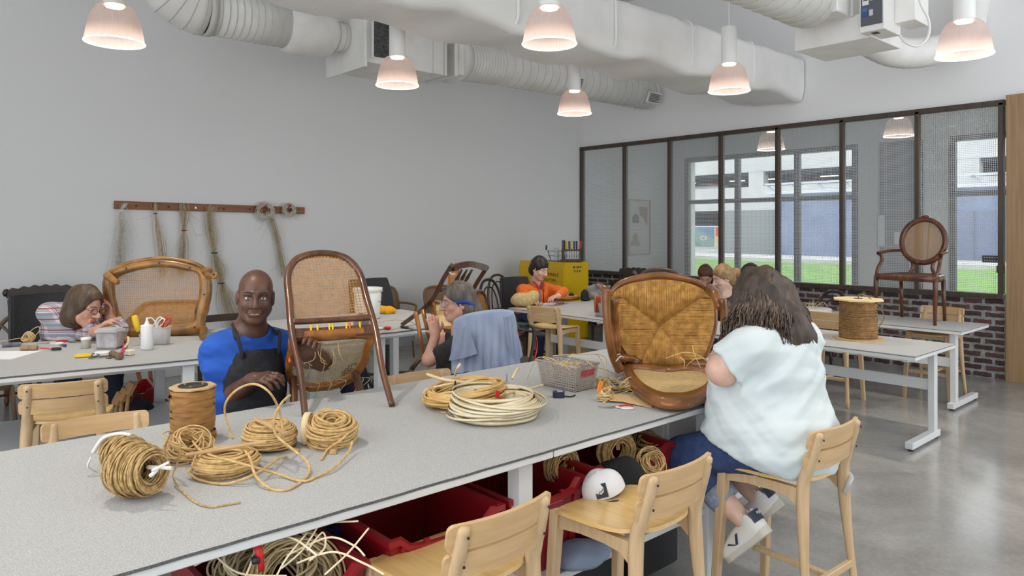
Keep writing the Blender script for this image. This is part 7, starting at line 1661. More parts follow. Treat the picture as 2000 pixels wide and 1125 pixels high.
for k, (px, py, R_, n_, lb) in enumerate(((518, 412, .085, 30, 'coiled ring of white cane hanging on the fifth peg'), (565, 410, .065, 24, 'coiled ring of white cane hanging on the last peg'))):
    q = PY(px, py, YL - .085); t = thing('cane_ring', lb, 'cane ring', q); coil(t, 'coil', lrot((0, -1, .1)), R_, .02, .016, n_, .0024, M_hankw, 200 + k, 36, .02, .5)
    part('tie', MB().box((.0, -.02, .05), (.03, .02, .03), .003), mat('tie_17044', RD, .6), t); sb = MB(); r = random.Random(k)
    for i in range(8):
        a = r.uniform(0, 6.3); sb.tube(cr([Vector((R_ * math.cos(a), -.02, R_ * math.sin(a))), Vector((1.3 * R_ * math.cos(a + .5), -.03, 1.3 * R_ * math.sin(a + .5))), Vector((1.9 * R_ * math.cos(a + .6), -.03, 1.9 * R_ * math.sin(a + .6) - .04))], 5), .0013, 4)
    part('stray_strands', sb, M_hank, t, 'stuff')
# ================================================================== LEFT COUNTER ITEMS
def onT(px, py, z=HF): return PZ(px, py, z)
M_clrp = mat('frosted_plastic', (214, 216, 216), .35, alpha=.55); M_whp = mat('white_plastic', (236, 236, 234), .35); M_red = mat('red_plastic', (206, 30, 34), .35); M_yel = mat('yellow_plastic', (230, 190, 30), .35)
q = onT(287, 682); t = thing('squeeze_bottle', 'white squeeze bottle with a looped cap before the gilt chair', 'bottle', q)
part('body', MB().lathe([(.034, 0), (.038, .004), (.038, .138), (.036, .145)], 24), M_whp, t); part('cap', MB().lathe([(.037, .145), (.037, .158), (.016, .163), (.007, .19), (.005, .205), (.0, .206)], 20), M_whp, t); part('cap_loop', MB().tube(cr([(.0, 0, .2), (.03, 0, .2), (.05, 0, .17), (.036, 0, .15)], 6), .004, 6), M_whp, t)
q = onT(313, 672); t = thing('tool_tub', 'frosted tub holding white and red handled scissors', 'tub', (q.x, q.y, HF), -TH)
mb = MB(); o_ = rrect(.12, .09, .015, 3); k_ = len(o_)
mb.add([(p[0] * .86, p[1] * .86, .002) for p in o_] + [(p[0], p[1], .115) for p in o_] + [(p[0] * .96, p[1] * .95, .115) for p in o_] + [(p[0] * .82, p[1] * .82, .006) for p in o_], [(r_ * k_ + i, r_ * k_ + (i + 1) % k_, (r_ + 1) * k_ + (i + 1) % k_, (r_ + 1) * k_ + i) for r_ in range(3) for i in range(k_)] + [tuple(range(3 * k_, 4 * k_)), tuple(range(k_ - 1, -1, -1))], True); part('tub', mb, M_clrp, t); part('rim', MB().tube([(p[0] * 1.02, p[1] * 1.02, .115) for p in o_], .004, 5, True), M_clrp, t)
for k, (dx_, c, ln) in enumerate(((-.02, (232, 232, 228), -.3), (.02, (206, 30, 34), .35))):
    c0 = solo('scissors', MB().tube(cr([(0, 0, -.08), (.0, 0, 0), (.012, 0, .03), (.04, 0, .05), (.05, 0, .035), (.035, 0, .01), (.01, 0, -.01)], 5), .005, 6).tube(cr([(0, 0, -.08), (-.01, .004, 0), (-.008, .004, .035), (.015, .004, .058), (.03, .004, .05)], 5), .005, 6), mat('handle_%d_%d' % (c[0], c[1]), c, .35), ('white' if k == 0 else 'red') + ' handled scissors standing in the frosted tub', 'scissors', (q.x + dx_ * .75, q.y - dx_ * .65, HF + .125), -TH)
q = onT(268, 645, HF + .10); t = thing('screwdriver', 'yellow-handled awl leaning against the gilt chair', 'awl', q, -TH)
part('handle', MB().tube([(-.02, 0, .10), (-.014, 0, .08), (0, 0, .02), (.008, 0, -.01)], [.016, .022, .019, .014], 12), M_yel, t); part('blade', MB().tube([(.008, 0, -.01), (.03, 0, -.1)], .004, 6), M_steel, t)
q = onT(215, 680); t = thing('lidded_box', 'clear plastic lidded box beside the jar on the left counter', 'box', (q.x, q.y, HF), -TH)
part('body', MB().box((0, 0, .055), (.135, .11, .108), .012), mat('smoky_plastic', (150, 146, 146), .35, c2=(190, 190, 190), scale=14), t); part('lid', MB().box((0, 0, .115), (.148, .122, .018), .006), M_clrp, t); part('lid_top', MB().box((0, 0, .128), (.12, .095, .012), .005), M_clrp, t)
q = onT(168, 680); t = thing('glass_jar', 'small glass jar with a white lid on the left counter', 'jar', q)
part('jar', MB().lathe([(.028, 0), (.030, .004), (.030, .05), (.026, .056)], 20), mat('jar_glass', (196, 192, 180), .15, alpha=.75), t); part('lid', MB().lathe([(.031, .056), (.031, .072), (.0, .073)], 20), M_whp, t); part('contents', MB().lathe([(.025, .004), (.026, .02), (.0, .021)], 16), mat('amber', (150, 110, 60), .5), t)
a, b = onT(150, 663, HF + .012), onT(212, 652, HF + .016); t = thing('wooden_rod', 'honey-coloured wooden rod lying behind the glass jar', 'rod', a); part('rod', MB().tube([(0, 0, 0), (b - a) * .06, (b - a)], [.015, .013, .012], 10), M_honey, t)
a = [onT(0, 686), onT(83, 685), onT(22, 702), onT(0, 702), onT(-30, 698)]; c_ = sum(a, Vector()) / 5; mb = MB(); mb.add([p - c_ + Vector((0, 0, .0015)) for p in a] + [p - c_ for p in a], [tuple(range(5))[::-1], tuple(range(5, 10))] + [(i, (i + 1) % 5, 5 + (i + 1) % 5, 5 + i) for i in range(5)]); solo('paper_sheet', mb, mat('paper_white', (238, 238, 238), .8), 'white sheet of paper at the left edge of the left counter', 'paper', c_)
a = [onT(95, 672), onT(118, 662), onT(150, 664), onT(120, 673)]; c_ = sum(a, Vector()) / 4; mb = MB(); mb.add([p - c_ + Vector((0, 0, .0015)) for p in a] + [p - c_ for p in a], [(3, 2, 1, 0), (4, 5, 6, 7)] + [(i, (i + 1) % 4, 4 + (i + 1) % 4, 4 + i) for i in range(4)]); solo('paper_sheet', mb, MATS['paper_white'], 'white slip of paper under the red scissors before the plaid-shirt person', 'paper', c_)
q = onT(130, 668); scissors('red-handled scissors lying before the plaid-shirt person', q, math.radians(-60), (206, 36, 34), (206, 36, 34), 1.0)
q = onT(100, 671); scissors('scissors with a white and a red handle on the left counter', q, math.radians(150), (206, 36, 34), (230, 228, 222), 1.1)
def roll(nm, lb, cat, pa, pb, r0, r1, m, m2=None, z=HF, fr=.5):
    a, b = onT(*pa, z + r0), onT(*pb, z + r1); t = thing(nm, lb, cat, a); d = b - a; part('handle', MB().tube([(0, 0, 0), d * .05, d * fr], [r0 * .8, r0, r0 * .85], 10), m, t)
    if m2: part('blade', MB().tube([d * fr, d], [r1, r1 * .6], 6), m2, t)
    else: part('end', MB().tube([d * fr, d * .97, d], [r0 * .85, r1, r1 * .8], 10), m, t)
    return t
roll('utility_knife', 'grey-violet utility knife at the left end of the left counter', 'knife', (4, 674), (42, 672), .017, .014, mat('knife_grey', (112, 108, 122), .45))
roll('wooden_tool', 'tan wooden-handled tool in front of the cane coil, left counter', 'tool', (41, 679), (73, 679), .019, .018, mat('tan_handle', (160, 128, 88), .5))
roll('chisel', 'brown wooden-handled chisel below the lidded box', 'chisel', (218, 690), (236, 696), .02, .022, mat('brown_handle', (136, 108, 80), .6, c2=(104, 80, 58), scale=10), fr=.6)
roll('marker', 'pink marker leaning by the wooden chisel handle', 'marker', (247, 672), (237, 690), .011, .010, mat('pink_plastic', (222, 34, 104), .4))
roll('driver', 'small blue-handled driver beside the glass jar', 'driver', (128, 675), (115, 673), .010, .004, mat('blue_violet', (72, 74, 132), .4), M_steel)
roll('awl', 'black-tipped steel awl lying by the yellow pliers', 'awl', (207, 699), (226, 700), .006, .003, M_gilt, M_steel)
t = solo('wood_block', MB().box((0, 0, .018), (.045, .05, .036), .006), mat('block_cream', (222, 210, 186), .7), 'small cream block beside the chisel handle', 'block', onT(254, 694), .4)
q = onT(200, 690); solo('plastic_lid', MB().lathe([(.045, 0), (.046, .008), (.043, .011), (.0, .011)], 22), M_whp, 'white plastic lid lying behind the yellow pliers', 'lid', q)
q = onT(180, 697); t = thing('pliers', 'yellow-handled pliers lying open on the left counter', 'pliers', (q.x, q.y, HF), -.5)
for s_ in (-1, 1): part('handle', MB().tube(cr([(0, 0, .01), (-.03, s_ * .022, .01), (-.065, s_ * .026, .01), (-.09, s_ * .018, .01)], 5), .0085, 8), M_yel, t)
part('jaw', MB().tube([(0, 0, .01), (.022, 0, .01), (.045, 0, .01)], [.013, .012, .004], 8), M_steel, t)
q = onT(196, 700); coilm = thing('chain', 'small grey metal chain heap in front of the yellow pliers', 'chain', (q.x, q.y, HF + .008))
for k in range(9): part('link', MB().tube([Vector((.012 * math.cos(j * PI / 5) + .013 * (k - 4), .008 * math.sin(j * PI / 5) + .006 * (k % 3), .002 * (k % 2))) for j in range(10)], .0022, 4, True), mat('dark_steel', (92, 92, 94), .35, .8), coilm)
q = onT(98, 685); t = thing('tape_strap', 'red and black strap curl lying on the left counter', 'strap', (q.x, q.y, HF + .012), -TH)
part('strap', MB().grid(lambda u, v: (-.07 + .08 * u, .012 * math.sin(u * 3), .002 + .006 * v - .01 * u), 8, 2, .002), M_red, t); part('ring', MB().tube([(.04 + .026 * math.cos(a), .022 * math.sin(a), .0) for a in [k * PI / 8 for k in range(16)]], .008, 6, True, sx=.6), M_offp, t)
q = onT(56, 668); t = thing('cane_bundle', 'small coil of pale cane with a tall loop on the left counter', 'cane coil', (q.x, q.y, HF + .03)); coil(t, 'coil', lrot(UP * .4 - FW), .028, .012, .02, 22, .0026, M_canel, 95, 28, .01, .5)
part('loop', MB().tube(cr([RT * -.01 + UP * .02, RT * .03 + UP * .06, RT * .07 + UP * .075, RT * .075 + UP * .05, RT * .04 + UP * .01, RT * .0 - UP * .01], 7), .0026, 5), M_canel, t); part('tail', MB().tube(cr([-RT * .02, -RT * .1 - UP * .01, -RT * .2 - UP * .026 - FW * .05], 6), .0026, 5), M_canel, t)
q = onT(206, 668); solo('red_cap', MB().lathe([(.016, 0), (.018, .012), (.012, .03), (0, .031)], 14), M_red, 'red plastic cap left of the lidded box', 'cap', q)
q = onT(243, 675, HF + .03); t = thing('reed_offcut', 'curl of pale reed leaning between the lidded box and the gilt chair', 'reed', q); part('strip', MB().grid(lambda u, v: RT * (-.02 + .04 * math.sin(u * 2) + .014 * v) + UP * (-.03 + .09 * u) , 10, 1, .003), M_reed, t)
# ================================================================== BUCKET TABLE ITEMS
q = onT(714, 622); t = thing('bucket', 'white plastic bucket with a wire handle', 'bucket', (q.x + .02, q.y, HF)); bs_ = .9
part('tub', MB().lathe([(.11 * bs_, 0), (.115 * bs_, .004), (.135 * bs_, .262), (.127 * bs_, .262), (.107 * bs_, .01), (0, .01)], 32), mat('bucket_white', (226, 226, 222), .4), t); part('rim', MB().lathe([(.136 * bs_, .23), (.143 * bs_, .232), (.143 * bs_, .268), (.13 * bs_, .268), (.13 * bs_, .262)], 32, caps=False), MATS['bucket_white'], t)
part('handle', MB().tube(cr([RT * .12 + UP * .235 - FW * .02, RT * .135 + UP * .2 - FW * .05, RT * .13 + UP * .15 - FW * .07, RT * .11 + UP * .16 - FW * .08], 6), .003, 6), mat('wire_dark', (70, 70, 74), .4), t)
q = onT(752, 612); S = SDF((-.13, -.1, -.01), (.13, .1, .1), .007); S.ell((0, 0, .02), (.10, .07, .035), k=.03).ell((-.03, 0, .045), (.05, .04, .03), k=.02).ell((.05, -.01, .03), (.05, .045, .035), k=.02); S.fold(.012, ((50, 20, 40), (-40, 50, 30), (70, -30, 20)), 4); S.half((0, 0, .002), (0, 0, -1))
o = link('cloth', S.mesh('cloth', mat('cloth_yellow', (240, 176, 34), .95, c2=(228, 158, 24), scale=20)), None, (q.x, q.y, HF)); o['label'] = 'crumpled yellow-orange cloth beside the white bucket'; o['category'] = 'cloth'; o.rotation_euler = (0, 0, -TH)
zt2 = HF + .13; c4 = [PZ(690, 620, zt2), PZ(708, 625, zt2), PZ(722, 616, zt2)]; c4 = [c4[0], c4[1], c4[2], c4[0] + c4[2] - c4[1]]; basket('grey wire basket next to the white bucket', c4, HF, zt2, mat('basket_grey', (150, 148, 144), .5), .012, .86)
roll('pliers', 'black-handled pliers at the right end of the bucket table', 'pliers', (783, 638), (806, 642), .012, .008, M_offp, M_steel)
roll('pliers', 'green-handled pliers near the wire basket', 'pliers', (728, 636), (742, 642), .014, .010, mat('green_plastic', (120, 196, 40), .4), M_offp)
q = onT(757, 644); t = thing('cutter', 'red and white cutter at the near edge of the bucket table', 'cutter', (q.x, q.y, HF), -TH); part('body', MB().sph((0, 0, .014), (.03, .02, .014), 12), M_red, t); part('blade_guard', MB().sph((-.06, 0, .01), (.03, .022, .01), 12), M_whp, t); part('shaft', MB().tube([(-.04, 0, .01), (-.01, 0, .012)], .008, 6), M_steel, t)
mb = MB(); r = random.Random(4)
for pts in (((735, 630, .004), (770, 625, .02), (800, 628, .004), (815, 636, .004)), ((745, 650, .004), (780, 640, .01), (812, 634, .004))): mb.tube([p - q for p in cr([PZ(a, b, HF + h) for a, b, h in pts], 7)], .002, 5)
solo('cane_strand', mb, M_cane, 'loose cane strands lying on the bucket table', 'cane strand', q)
q = onT(731, 622); solo('round_weight', MB().lathe([(.018, 0), (.022, .012), (.014, .022), (0, .023)], 14), mat('stone_grey', (130, 128, 124), .6), 'small grey pebble-like weight before the bucket', 'weight', q)
# ================================================================== RIGHT TABLES
def onR(px, py, z=HT): return PZ(px, py, z)
q = onR(1676, 662); t = thing('paper_cord_spool', 'tall spool of brown paper cord with wooden flanges', 'spool', (q.x, q.y, HT), -TH)
zsp = (q - O).dot(FW); k_ = zsp / FPX; Hs = 76 * k_; Rb_ = 47 * k_; Rc = 32 * k_
part('flange', MB().prism([(Rb_ * math.cos(a * PI / 4 + .25), Rb_ * math.sin(a * PI / 4 + .25)) for a in range(8)], .012), M_stick, t)
part('flange', MB().prism([(Rb_ * math.cos(a * PI / 4 + .0), Rb_ * math.sin(a * PI / 4 + .0)) for a in range(8)], .012, RM((0, 0, Hs))), mat('ply_pale', (232, 204, 156), .6), t)
part('core', MB().lathe([(Rc * .97, .012), (Rc * .95, Hs)], 32), M_cord2, t); mb = MB(); r = random.Random(6); M_cordb = mat('cord_brown', (164, 126, 76), .75, c2=(128, 94, 54), scale=40)
nt_ = 34
for i in range(nt_):
    z = .018 + (Hs - .03) * i / nt_; tl = r.uniform(-.004, .004); ph = r.uniform(0, 6); R_ = Rc * (1.0 + .04 * (1 - i / nt_)) + r.uniform(0, .004); mb.tube([(R_ * math.cos(a), R_ * math.sin(a), z + tl * math.sin(a + ph)) for a in [2 * PI * j / 32 for j in range(32)]], .0052, 5, True)
part('cord', mb, M_cordb, t, 'stuff'); part('hub', MB().cyl((0, 0, Hs + .012), (0, 0, Hs + .016), .035, seg=16), M_offp, t)
part('loose_cord', MB().tube(cr([(0, 0, Hs + .01), (.01, -.01, Hs + .05), (.06, -.05, Hs + .03), (.13, -.08, Hs - .05), (.175, -.08, Hs - .13), (.14, -.07, Hs - .21), (.13, -.06, .06)], 8), .0045, 6), M_cordb, t)
part('loose_turn', MB().tube([(Rc * 1.09 * math.cos(a), Rc * 1.09 * math.sin(a), .06 + (Hs * .35) * (math.sin((a - 4.7) * .5 + .8) * .5 + .3)) for a in [3.4 + 2.6 * j / 20 for j in range(21)]], .0045, 5), M_cordb, t)
q = onR(1590, 612); t = thing('round_cane_frame', 'round white-covered seat frame being caned, on the far right table', 'seat frame', (q.x, q.y, HT), 0)
part('frame', MB().lathe([(.0, .004), (.17, .004), (.18, .012), (.18, .05), (.165, .058), (0, .055)], 32), mat('frame_white', (214, 212, 206), .6), t); part('base_ring', MB().tube([(.18 * math.cos(a * PI / 16), .18 * math.sin(a * PI / 16), .012) for a in range(32)], .012, 6, True), M_walnut, t)
mb = MB(); r = random.Random(9)
for i in range(9): a = r.uniform(0, 6.3); mb.tube(cr([Vector((.15 * math.cos(a), .15 * math.sin(a), .055)), Vector((.1 * math.cos(a), .1 * math.sin(a), .12)), Vector((.05 * math.cos(a + 1), .05 * math.sin(a + 1), .06))], 5), .002, 4)
part('cane_ends', mb, M_canel, t, 'stuff')
a, b = onR(1605, 620, HT + .01), onR(1628, 648, HT - .0); t = solo('cane_strand', MB().tube(cr([Vector((0, 0, 0)), (b - a) * .5 + Vector((-.05, -.1, .03)), Vector((-.35, -.15, -.25))], 8), .0022, 5), M_canel, 'loose cane strand hanging over the near edge of the far right table', 'cane strand', a)
q = onR(1606, 668); solo('business_card', MB().box((0, 0, .001), (.09, .055, .002)), mat('card_white', (214, 220, 230), .6), 'small card beside the spool on the nearest right table', 'card', q, .3)
# orange-jacket table
q = onR(1098, 585); t = thing('round_seat_frame', 'round caned seat frame on the table of the orange-jacket person', 'seat frame', (q.x, q.y, HT)); R_ = 32 * ((q - O).dot(FW)) / FPX
part('rim', MB().tube([(R_ * math.cos(a * PI / 16), R_ * math.sin(a * PI / 16), .03) for a in range(32)], .026, 8, True), M_honey, t); part('caning', MB().cyl((0, 0, .045), (0, 0, .05), R_ * .95, seg=32), M_canel, t)
q = onR(1029, 600); S = SDF((-.26, -.15, -.01), (.26, .15, .24), .012); S.ell((-.04, 0, .085), (.14, .1, .085), k=.04).ell((.09, 0, .12), (.08, .085, .075), k=.05); S.fold(.008, ((30, 20, 30), (-20, 40, 30)), 3); S.half((0, 0, .003), (0, 0, -1))
o = link('canvas_bag', S.mesh('canvas_bag', mat('canvas', (214, 190, 138), .95, c2=(196, 170, 116), scale=30)), None, (q.x, q.y + .02, HT)); o['label'] = 'beige canvas drawstring bag at the left end of the orange-jacket table'; o['category'] = 'bag'; o.rotation_euler = (0, 0, -TH)
part('drawstring', MB().tube([(.165, .075 * math.cos(a * PI / 8), .125 + .07 * math.sin(a * PI / 8)) for a in range(16)], .008, 5, True), mat('string_dark', (110, 110, 116), .8), o)
for k, (px, py, c, lb) in enumerate(((1072, 594, (206, 186, 214), 'lilac printed leaflet on the orange-jacket table'), (1088, 592, (120, 70, 150), 'purple booklet on the orange-jacket table'))):
    q = onR(px, py); t = thing('leaflet', lb, 'leaflet', q, .5 + .5 * k); part('sheet', MB().box((0, 0, .003 + .004 * k), (.2, .14, .005)), mat('leaflet_%d' % k, c, .6, c2=(236, 232, 236), scale=16), t)
M_bl = mat('basket_lightgrey', (198, 196, 192), .5); zz = HT + .143
def bk4(a, b, c): 
    p = [PZ(*a, zz), PZ(*b, zz), PZ(*c, zz)]; return [p[0], p[1], p[2], p[0] + p[2] - p[1]]
b1 = basket('light grey lattice basket with a white label, on the orange-jacket table', bk4((1145, 562), (1176, 566), (1192, 558)), HT, zz, M_bl, .016, .86, lab=(0, .3, .72, .35, .7, mat('label_white', (232, 232, 230), .6)))
b2 = basket('light grey lattice basket full of tools beside the rush-seat chair', bk4((1160, 590), (1186, 595), (1204, 585)), HT, zz, M_bl, .016, .86)
for k, (px, c) in enumerate(((1163, (170, 120, 70)), (1167, (206, 40, 40)), (1171, (140, 100, 60)), (1175, (230, 230, 226)), (1179, (226, 80, 130)), (1183, (120, 86, 52)))):
    q = PZ(px, 592, zz); solo('hand_tool', MB().tube([(0, 0, -.1), (-.012 + .006 * k, -.01, .05), (-.016 + .008 * k, -.015, .07)], [.010, .014, .010], 8), mat('tool_%d' % k, c, .45), ('brown', 'red', 'dark brown', 'white', 'pink', 'umber')[k] + ' handled tool sticking out of the tool basket', 'tool', q + Vector((.03, .03, 0)))
for k, (px, py, s_, lb) in enumerate(((1116, 585, (.1, .05, .09), 'small black block beside the yellow cabinet on the table'), (1142, 588, (.12, .08, .15), 'black pouch leaning against the label basket'))):
    q = onR(px, py); S = SDF((-.12, -.1, -.01), (.12, .1, .2), .012); S.ell((0, 0, s_[2] / 2), (s_[0] / 2, s_[1] / 2, s_[2] / 2), k=.02).ell((.02, 0, .02), (s_[0] / 1.6, s_[1] / 1.4, .02), k=.03); S.half((0, 0, .003), (0, 0, -1)); o = link('black_pouch', S.mesh('black_pouch', mat('pouch_black', (30, 30, 32), .8)), None, q); o['label'] = lb; o['category'] = 'pouch'
# ================================================================== YELLOW CABINET
YH = 1.16; yn = PZ(1104, 513, YH); M_yc = mat('cabinet_yellow', (226, 186, 12), .35); M_ycd = mat('cabinet_yellow_dark', (196, 158, 10), .4); ylen = .95; yd = .49
t = thing('safety_cabinet', 'yellow steel flammables cabinet in the far corner', 'cabinet', (yn.x, yn.y, 0))
part('body', MB().box((yd / 2, ylen / 2, YH / 2 + .03), (yd, ylen, YH - .06), .008), M_yc, t); part('plinth', MB().box((yd / 2, ylen / 2, .03), (yd - .04, ylen - .04, .06)), M_ycd, t)
dL = part('door', MB().box((-.012, ylen * .25 + .004, YH / 2 + .02), (.024, ylen / 2 - .012, YH - .16), .004), M_yc, t); dR = part('door', MB().box((-.012, ylen * .75 - .004, YH / 2 + .02), (.024, ylen / 2 - .012, YH - .16), .004), M_yc, t)
part('handle', MB().bar((-.035, ylen * .47, .58), (-.035, ylen * .47, .72), .02, .02), M_steel, dL)
MT = lambda y, z: axes((0, -1, 0), (0, 0, 1), (-1, 0, 0), (-.0262, y, z)); M_ink = mat('ink_red', (150, 40, 30), .6)
text('FLAMMABLE', .075, MT(ylen * .32, .98), M_ink, dL, ext=.0006); text('KEEP FIRE', .06, MT(ylen * .30, .90), M_ink, dL, ext=.0006); text('AWAY', .06, MT(ylen * .30, .83), M_ink, dL, ext=.0006); text('INFLAMABLE', .07, MT(ylen * .32, .74), M_ink, dL, ext=.0006)
part('warning_triangle', MB().add([(-.0265, ylen * .62, .95), (-.0265, ylen * .56, .95), (-.0265, ylen * .59, 1.01), (-.0265, ylen * .60, .86), (-.0265, ylen * .555, .86), (-.0265, ylen * .58, .91)], [(0, 1, 2), (3, 4, 5)]), mat('ink_black', (40, 36, 20), .6), t)
part('label', MB().box((yd * .5, -.002, YH - .07), (.17, .003, .025)), mat('label_dark', (46, 60, 50), .5), t); part('label', MB().box((yd * .5, -.002, YH - .125), (.16, .003, .06)), mat('label_olive', (206, 176, 40), .5), t)
for k in range(3): part('label_mark', MB().box((yd * .5 - .05 + .05 * k, -.004, YH - .13), (.02, .003, .02)), mat('label_dark', (46, 60, 50), .5), t)
part('label_mark', MB().box((yd * .5 - .03, -.004, YH - .07), (.06, .003, .010)).box((yd * .5 + .045, -.004, YH - .07), (.04, .003, .010)), mat('label_ink', (196, 200, 190), .5), t, 'stuff')
# organiser and tool rack on top
q = Vector((yn.x + .22, yn.y + .36, YH)); t = thing('wire_organizer', 'wire desk organiser holding a cup and offcuts on the yellow cabinet', 'organiser', (q.x, q.y, YH), 0)
mb = MB()
for z in (.01, .08, .15): mb.tube([(sx * .11, sy * .09 + (z * .15), z) for sx, sy in ((-1, -1), (1, -1), (1, 1), (-1, 1))], .004, 5, True)
for k in range(12): a = k / 12; mb.tube([(-.11 + .22 * a, -.09, .01), (-.11 + .22 * a, -.07, .15)], .0022, 4)
part('wire_frame', mb, M_steel, t, 'stuff'); part('tray', MB().box((0, 0, .005), (.22, .18, .006)), M_steel, t)
for (dx_, dy_, r_, h0, h1, c, lb, nm) in ((-.02, 0, .035, .02, .2, (226, 228, 230), 'white cup standing in the wire organiser', 'cup'), (.06, .03, .028, .02, .31, (120, 112, 100), 'tall grey-brown tube standing in the wire organiser', 'tube')): solo(nm, MB().lathe([(r_ * .9, h0), (r_, h1), (r_ * .9, h1), (r_ * .8, h0 + .01), (0, h0 + .01)], 18), mat('org_%d' % c[0], c, .5), lb, nm, (q.x + dx_ * .75 + dy_, q.y - dx_ * .66, YH))
solo('brush', MB().tube([(0, 0, .02), (-.03, .03, .16)], .007, 6).box((-.045, .045, .2), (.05, .02, .07), .004, (0, .3, .6)), mat('brush_dark', (84, 84, 86), .7), 'grey scraper leaning out of the wire organiser', 'scraper', (q.x - .08, q.y + .07, YH))
q = Vector((yn.x + .24, yn.y + .11, YH)); t = thing('tool_rack', 'wooden tool rack on the yellow cabinet', 'rack', q, -TH)
part('base', MB().box((0, 0, .02), (.3, .16, .04), .005), M_walnut, t); part('shelf', MB().box((0, 0, .17), (.28, .09, .02), .003), M_walnut, t)
for sx in (-.13, .13): part('upright', MB().bar((sx, 0, .04), (sx, 0, .19), .02, .05, (0, 1, 0)), M_walnut, t)
tc_ = [((40, 40, 44), 'black'), ((230, 196, 40), 'yellow'), ((60, 50, 40), 'dark brown'), ((236, 200, 50), 'yellow-black'), ((44, 70, 130), 'blue'), ((40, 42, 46), 'charcoal'), ((206, 40, 44), 'red')]
for k, (c, nm) in enumerate(tc_):
    x = -.10 + .035 * k; p = RM(t.location, 0, 0, -TH) @ Vector((x, -.0, .0)); o = thing('screwdriver', nm + '-handled screwdriver in the tool rack on the yellow cabinet', 'screwdriver', p); tl = .03 * (k - 5) if k > 5 else 0
    part('handle', MB().tube([(tl * .5, 0, .18), (tl, 0, .2), (tl * 1.4, 0, .285), (tl * 1.5, 0, .3)], [.008, .013, .014, .010], 8), mat('driver_%d' % k, c, .4), o); part('blade', MB().tube([(0, 0, .06), (tl * .5, 0, .18)], .005, 6), M_steel, o)
# ================================================================== FLOOR CLUTTER
def floorbin(lb, px, py, w, d, h, m, rz): 
    q = PZ(px, py, 0); t = make_bin(lb, -w / 2, w / 2, -d / 2, d / 2, h, m, 0); t.location = (q.x, q.y, 0); t.rotation_euler = (0, 0, rz); return t
floorbin('dark red bin on the floor under the left counter, brushes in it', 236, 860, .42, .40, .42, M_bin, RZ1)
floorbin('grey translucent bin on the floor right of the dark red bin', 292, 862, .30, .34, .28, mat('bin_grey', (150, 152, 156), .4), RZ1)
t = floorbin('red tool bag on the floor behind the brown spool', 322, 842, .34, .28, .26, mat('bag_red', (124, 26, 30), .7), .3)
for k, (px, py) in enumerate(((222, 800), (232, 792), (245, 780))):
    q = PD(px, py, 4.45); solo('brush', MB().tube([(0, 0, -.12), (.02, .01, .02)], .012, 6).box((.03, .015, .06), (.035, .06, .08), .006, (.2, .4, .3)), mat('brush_wood', (176, 136, 88), .6), ('short', 'middle', 'tall')[k] + ' wooden brush sticking out of the dark red floor bin', 'brush', q)
q = PZ(722, 812, 0); S = SDF((-.2, -.15, -.01), (.2, .15, .45), .014); S.ell((0, 0, .2), (.15, .1, .2), k=.04).ell((0, -.07, .12), (.11, .06, .1), k=.04); S.half((0, 0, .004), (0, 0, -1)); S.fold(.006, ((20, 20, 26),), 2)
qd = PZ(708, 806, 0); o = link('backpack', S.mesh('backpack', mat('backpack_navy', (30, 34, 54), .85, c2=(200, 202, 210), scale=26, detail=0, ramp=(.70, .73))), None, (qd.x + .1, qd.y + .3, 0)); o['label'] = 'navy backpack with white dots on the floor beyond the bentwood chair'; o['category'] = 'backpack'
part('strap', MB().tube(cr([(-.08, -.1, .36), (-.1, -.16, .25), (-.1, -.15, .08)], 5), .016, 6, sx=.3), mat('strap_red', (150, 36, 44), .8), o)
q = PD(268, 770, 5.1); S = SDF((-.2, -.16, -.01), (.2, .16, .5), .014); S.ell((0, 0, .22), (.16, .12, .22), k=.04); S.half((0, 0, .004), (0, 0, -1)); S.fold(.012, ((20, 20, 26), (-26, 14, 30)), 2); o = link('rucksack', S.mesh('rucksack', mat('rucksack_dark', (34, 36, 46), .9)), None, (q.x, q.y, 0)); o['label'] = 'dark rucksack on the floor between the left counter and the wall'; o['category'] = 'rucksack'; part('loop', MB().tube(cr([(-.04, 0, .42), (0, 0, .49), (.04, 0, .42)], 5), .008, 6), M_offp, o)
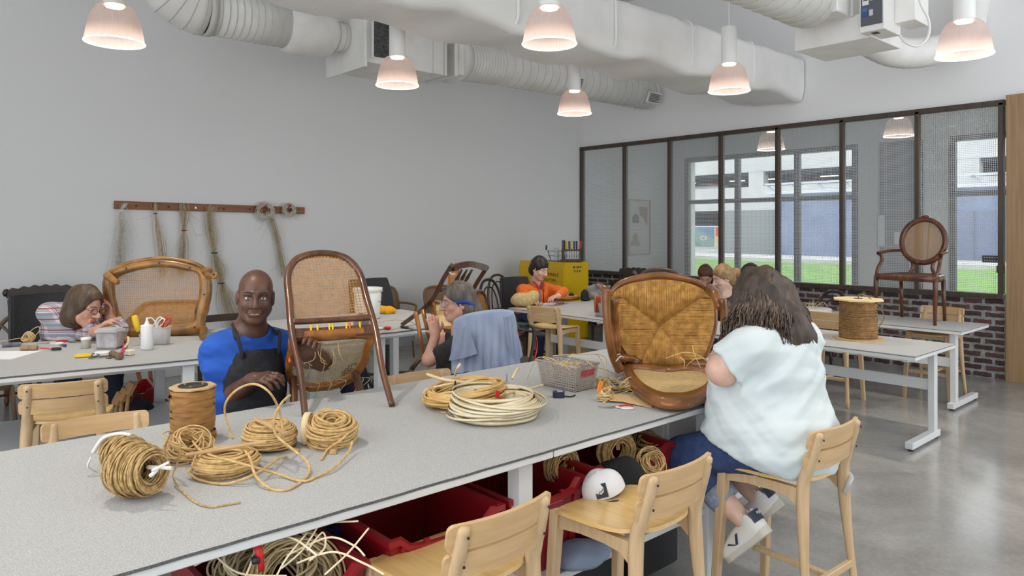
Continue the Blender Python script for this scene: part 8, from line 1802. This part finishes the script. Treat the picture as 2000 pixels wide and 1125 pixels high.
# rollator beside the blue shirt chair
q = PD(1018, 640, 5.9); t = thing('rollator', 'black rollator walker with red brake cables beside the blue shirt', 'walker', (q.x, q.y, 0), -TH - 1.1)
for sx in (-1, 1):
    part('frame_tube', MB().tube(cr([(sx * .2, -.25, .09), (sx * .19, -.05, .5), (sx * .18, .02, .82), (sx * .18, -.05, .88)], 6), .013, 8), M_offp, t); part('frame_tube', MB().tube([(sx * .19, .3, .09), (sx * .19, .0, .55)], .013, 8), M_offp, t)
    part('grip', MB().tube([(sx * .18, -.03, .88), (sx * .18, -.15, .89)], .018, 10), M_offp, t); part('brake_lever', MB().tube(cr([(sx * .18, -.02, .86), (sx * .18, -.08, .83), (sx * .18, -.14, .82)], 4), .007, 6), M_offp, t); part('brake_cable', MB().tube(cr([(sx * .18, .0, .86), (sx * .16, .06, .72), (sx * .19, .0, .55), (sx * .2, -.1, .35)], 5), .006, 6), M_red, t)
    for y in (-.25, .3): part('wheel', MB().tube([(sx * .2, y + .075 * math.cos(a * PI / 8), .09 + .075 * math.sin(a * PI / 8)) for a in range(16)], .014, 6, True).cyl((sx * .2 - .015, y, .09), (sx * .2 + .015, y, .09), .03), M_offp, t)
part('seat', MB().box((0, .0, .55), (.36, .28, .03), .008), M_offp, t); part('back_band', MB().tube(cr([(-.18, .02, .8), (-.1, .16, .78), (.1, .16, .78), (.18, .02, .8)], 5), .014, 6), M_offp, t)
q = PZ(1026, 760, 0); t = thing('pail', 'small white pail with a green tag on the floor by the rollator', 'pail', (q.x + .1, q.y + .12, 0)); part('tub', MB().lathe([(.085, 0), (.1, .24), (.094, .24), (.08, .01), (0, .01)], 24), M_whp, t); part('tag', MB().tube([(.09, 0, .22), (.1, -.02, .27), (.085, -.02, .3)], .009, 5), mat('tag_green', (70, 190, 60), .5), t); part('knob', MB().sph((-.06, -.075, .13), .014, 8), M_offp, t)
# red tool in the blurred hand-held clamp near the long-haired woman
t = thing('hand_clamp', 'black, red and violet hand clamp on the middle table past the rush-seat chair', 'clamp', PZ(1434, 643, HT + .04), -TH)
part('body', MB().box((0, 0, .08), (.05, .03, .16), .006, (0, .3, 0)), M_offp, t); part('grip', MB().box((-.05, 0, .03), (.03, .03, .07), .006), mat('grip_red', (226, 70, 44), .45), t); part('jaw', MB().box((.06, 0, .1), (.03, .03, .12), .006, (0, .3, 0)), mat('jaw_violet', (120, 110, 160), .45), t); part('bar', MB().tube([(-.05, 0, -.03), (.05, 0, .17)], .007, 6), M_steel, t)
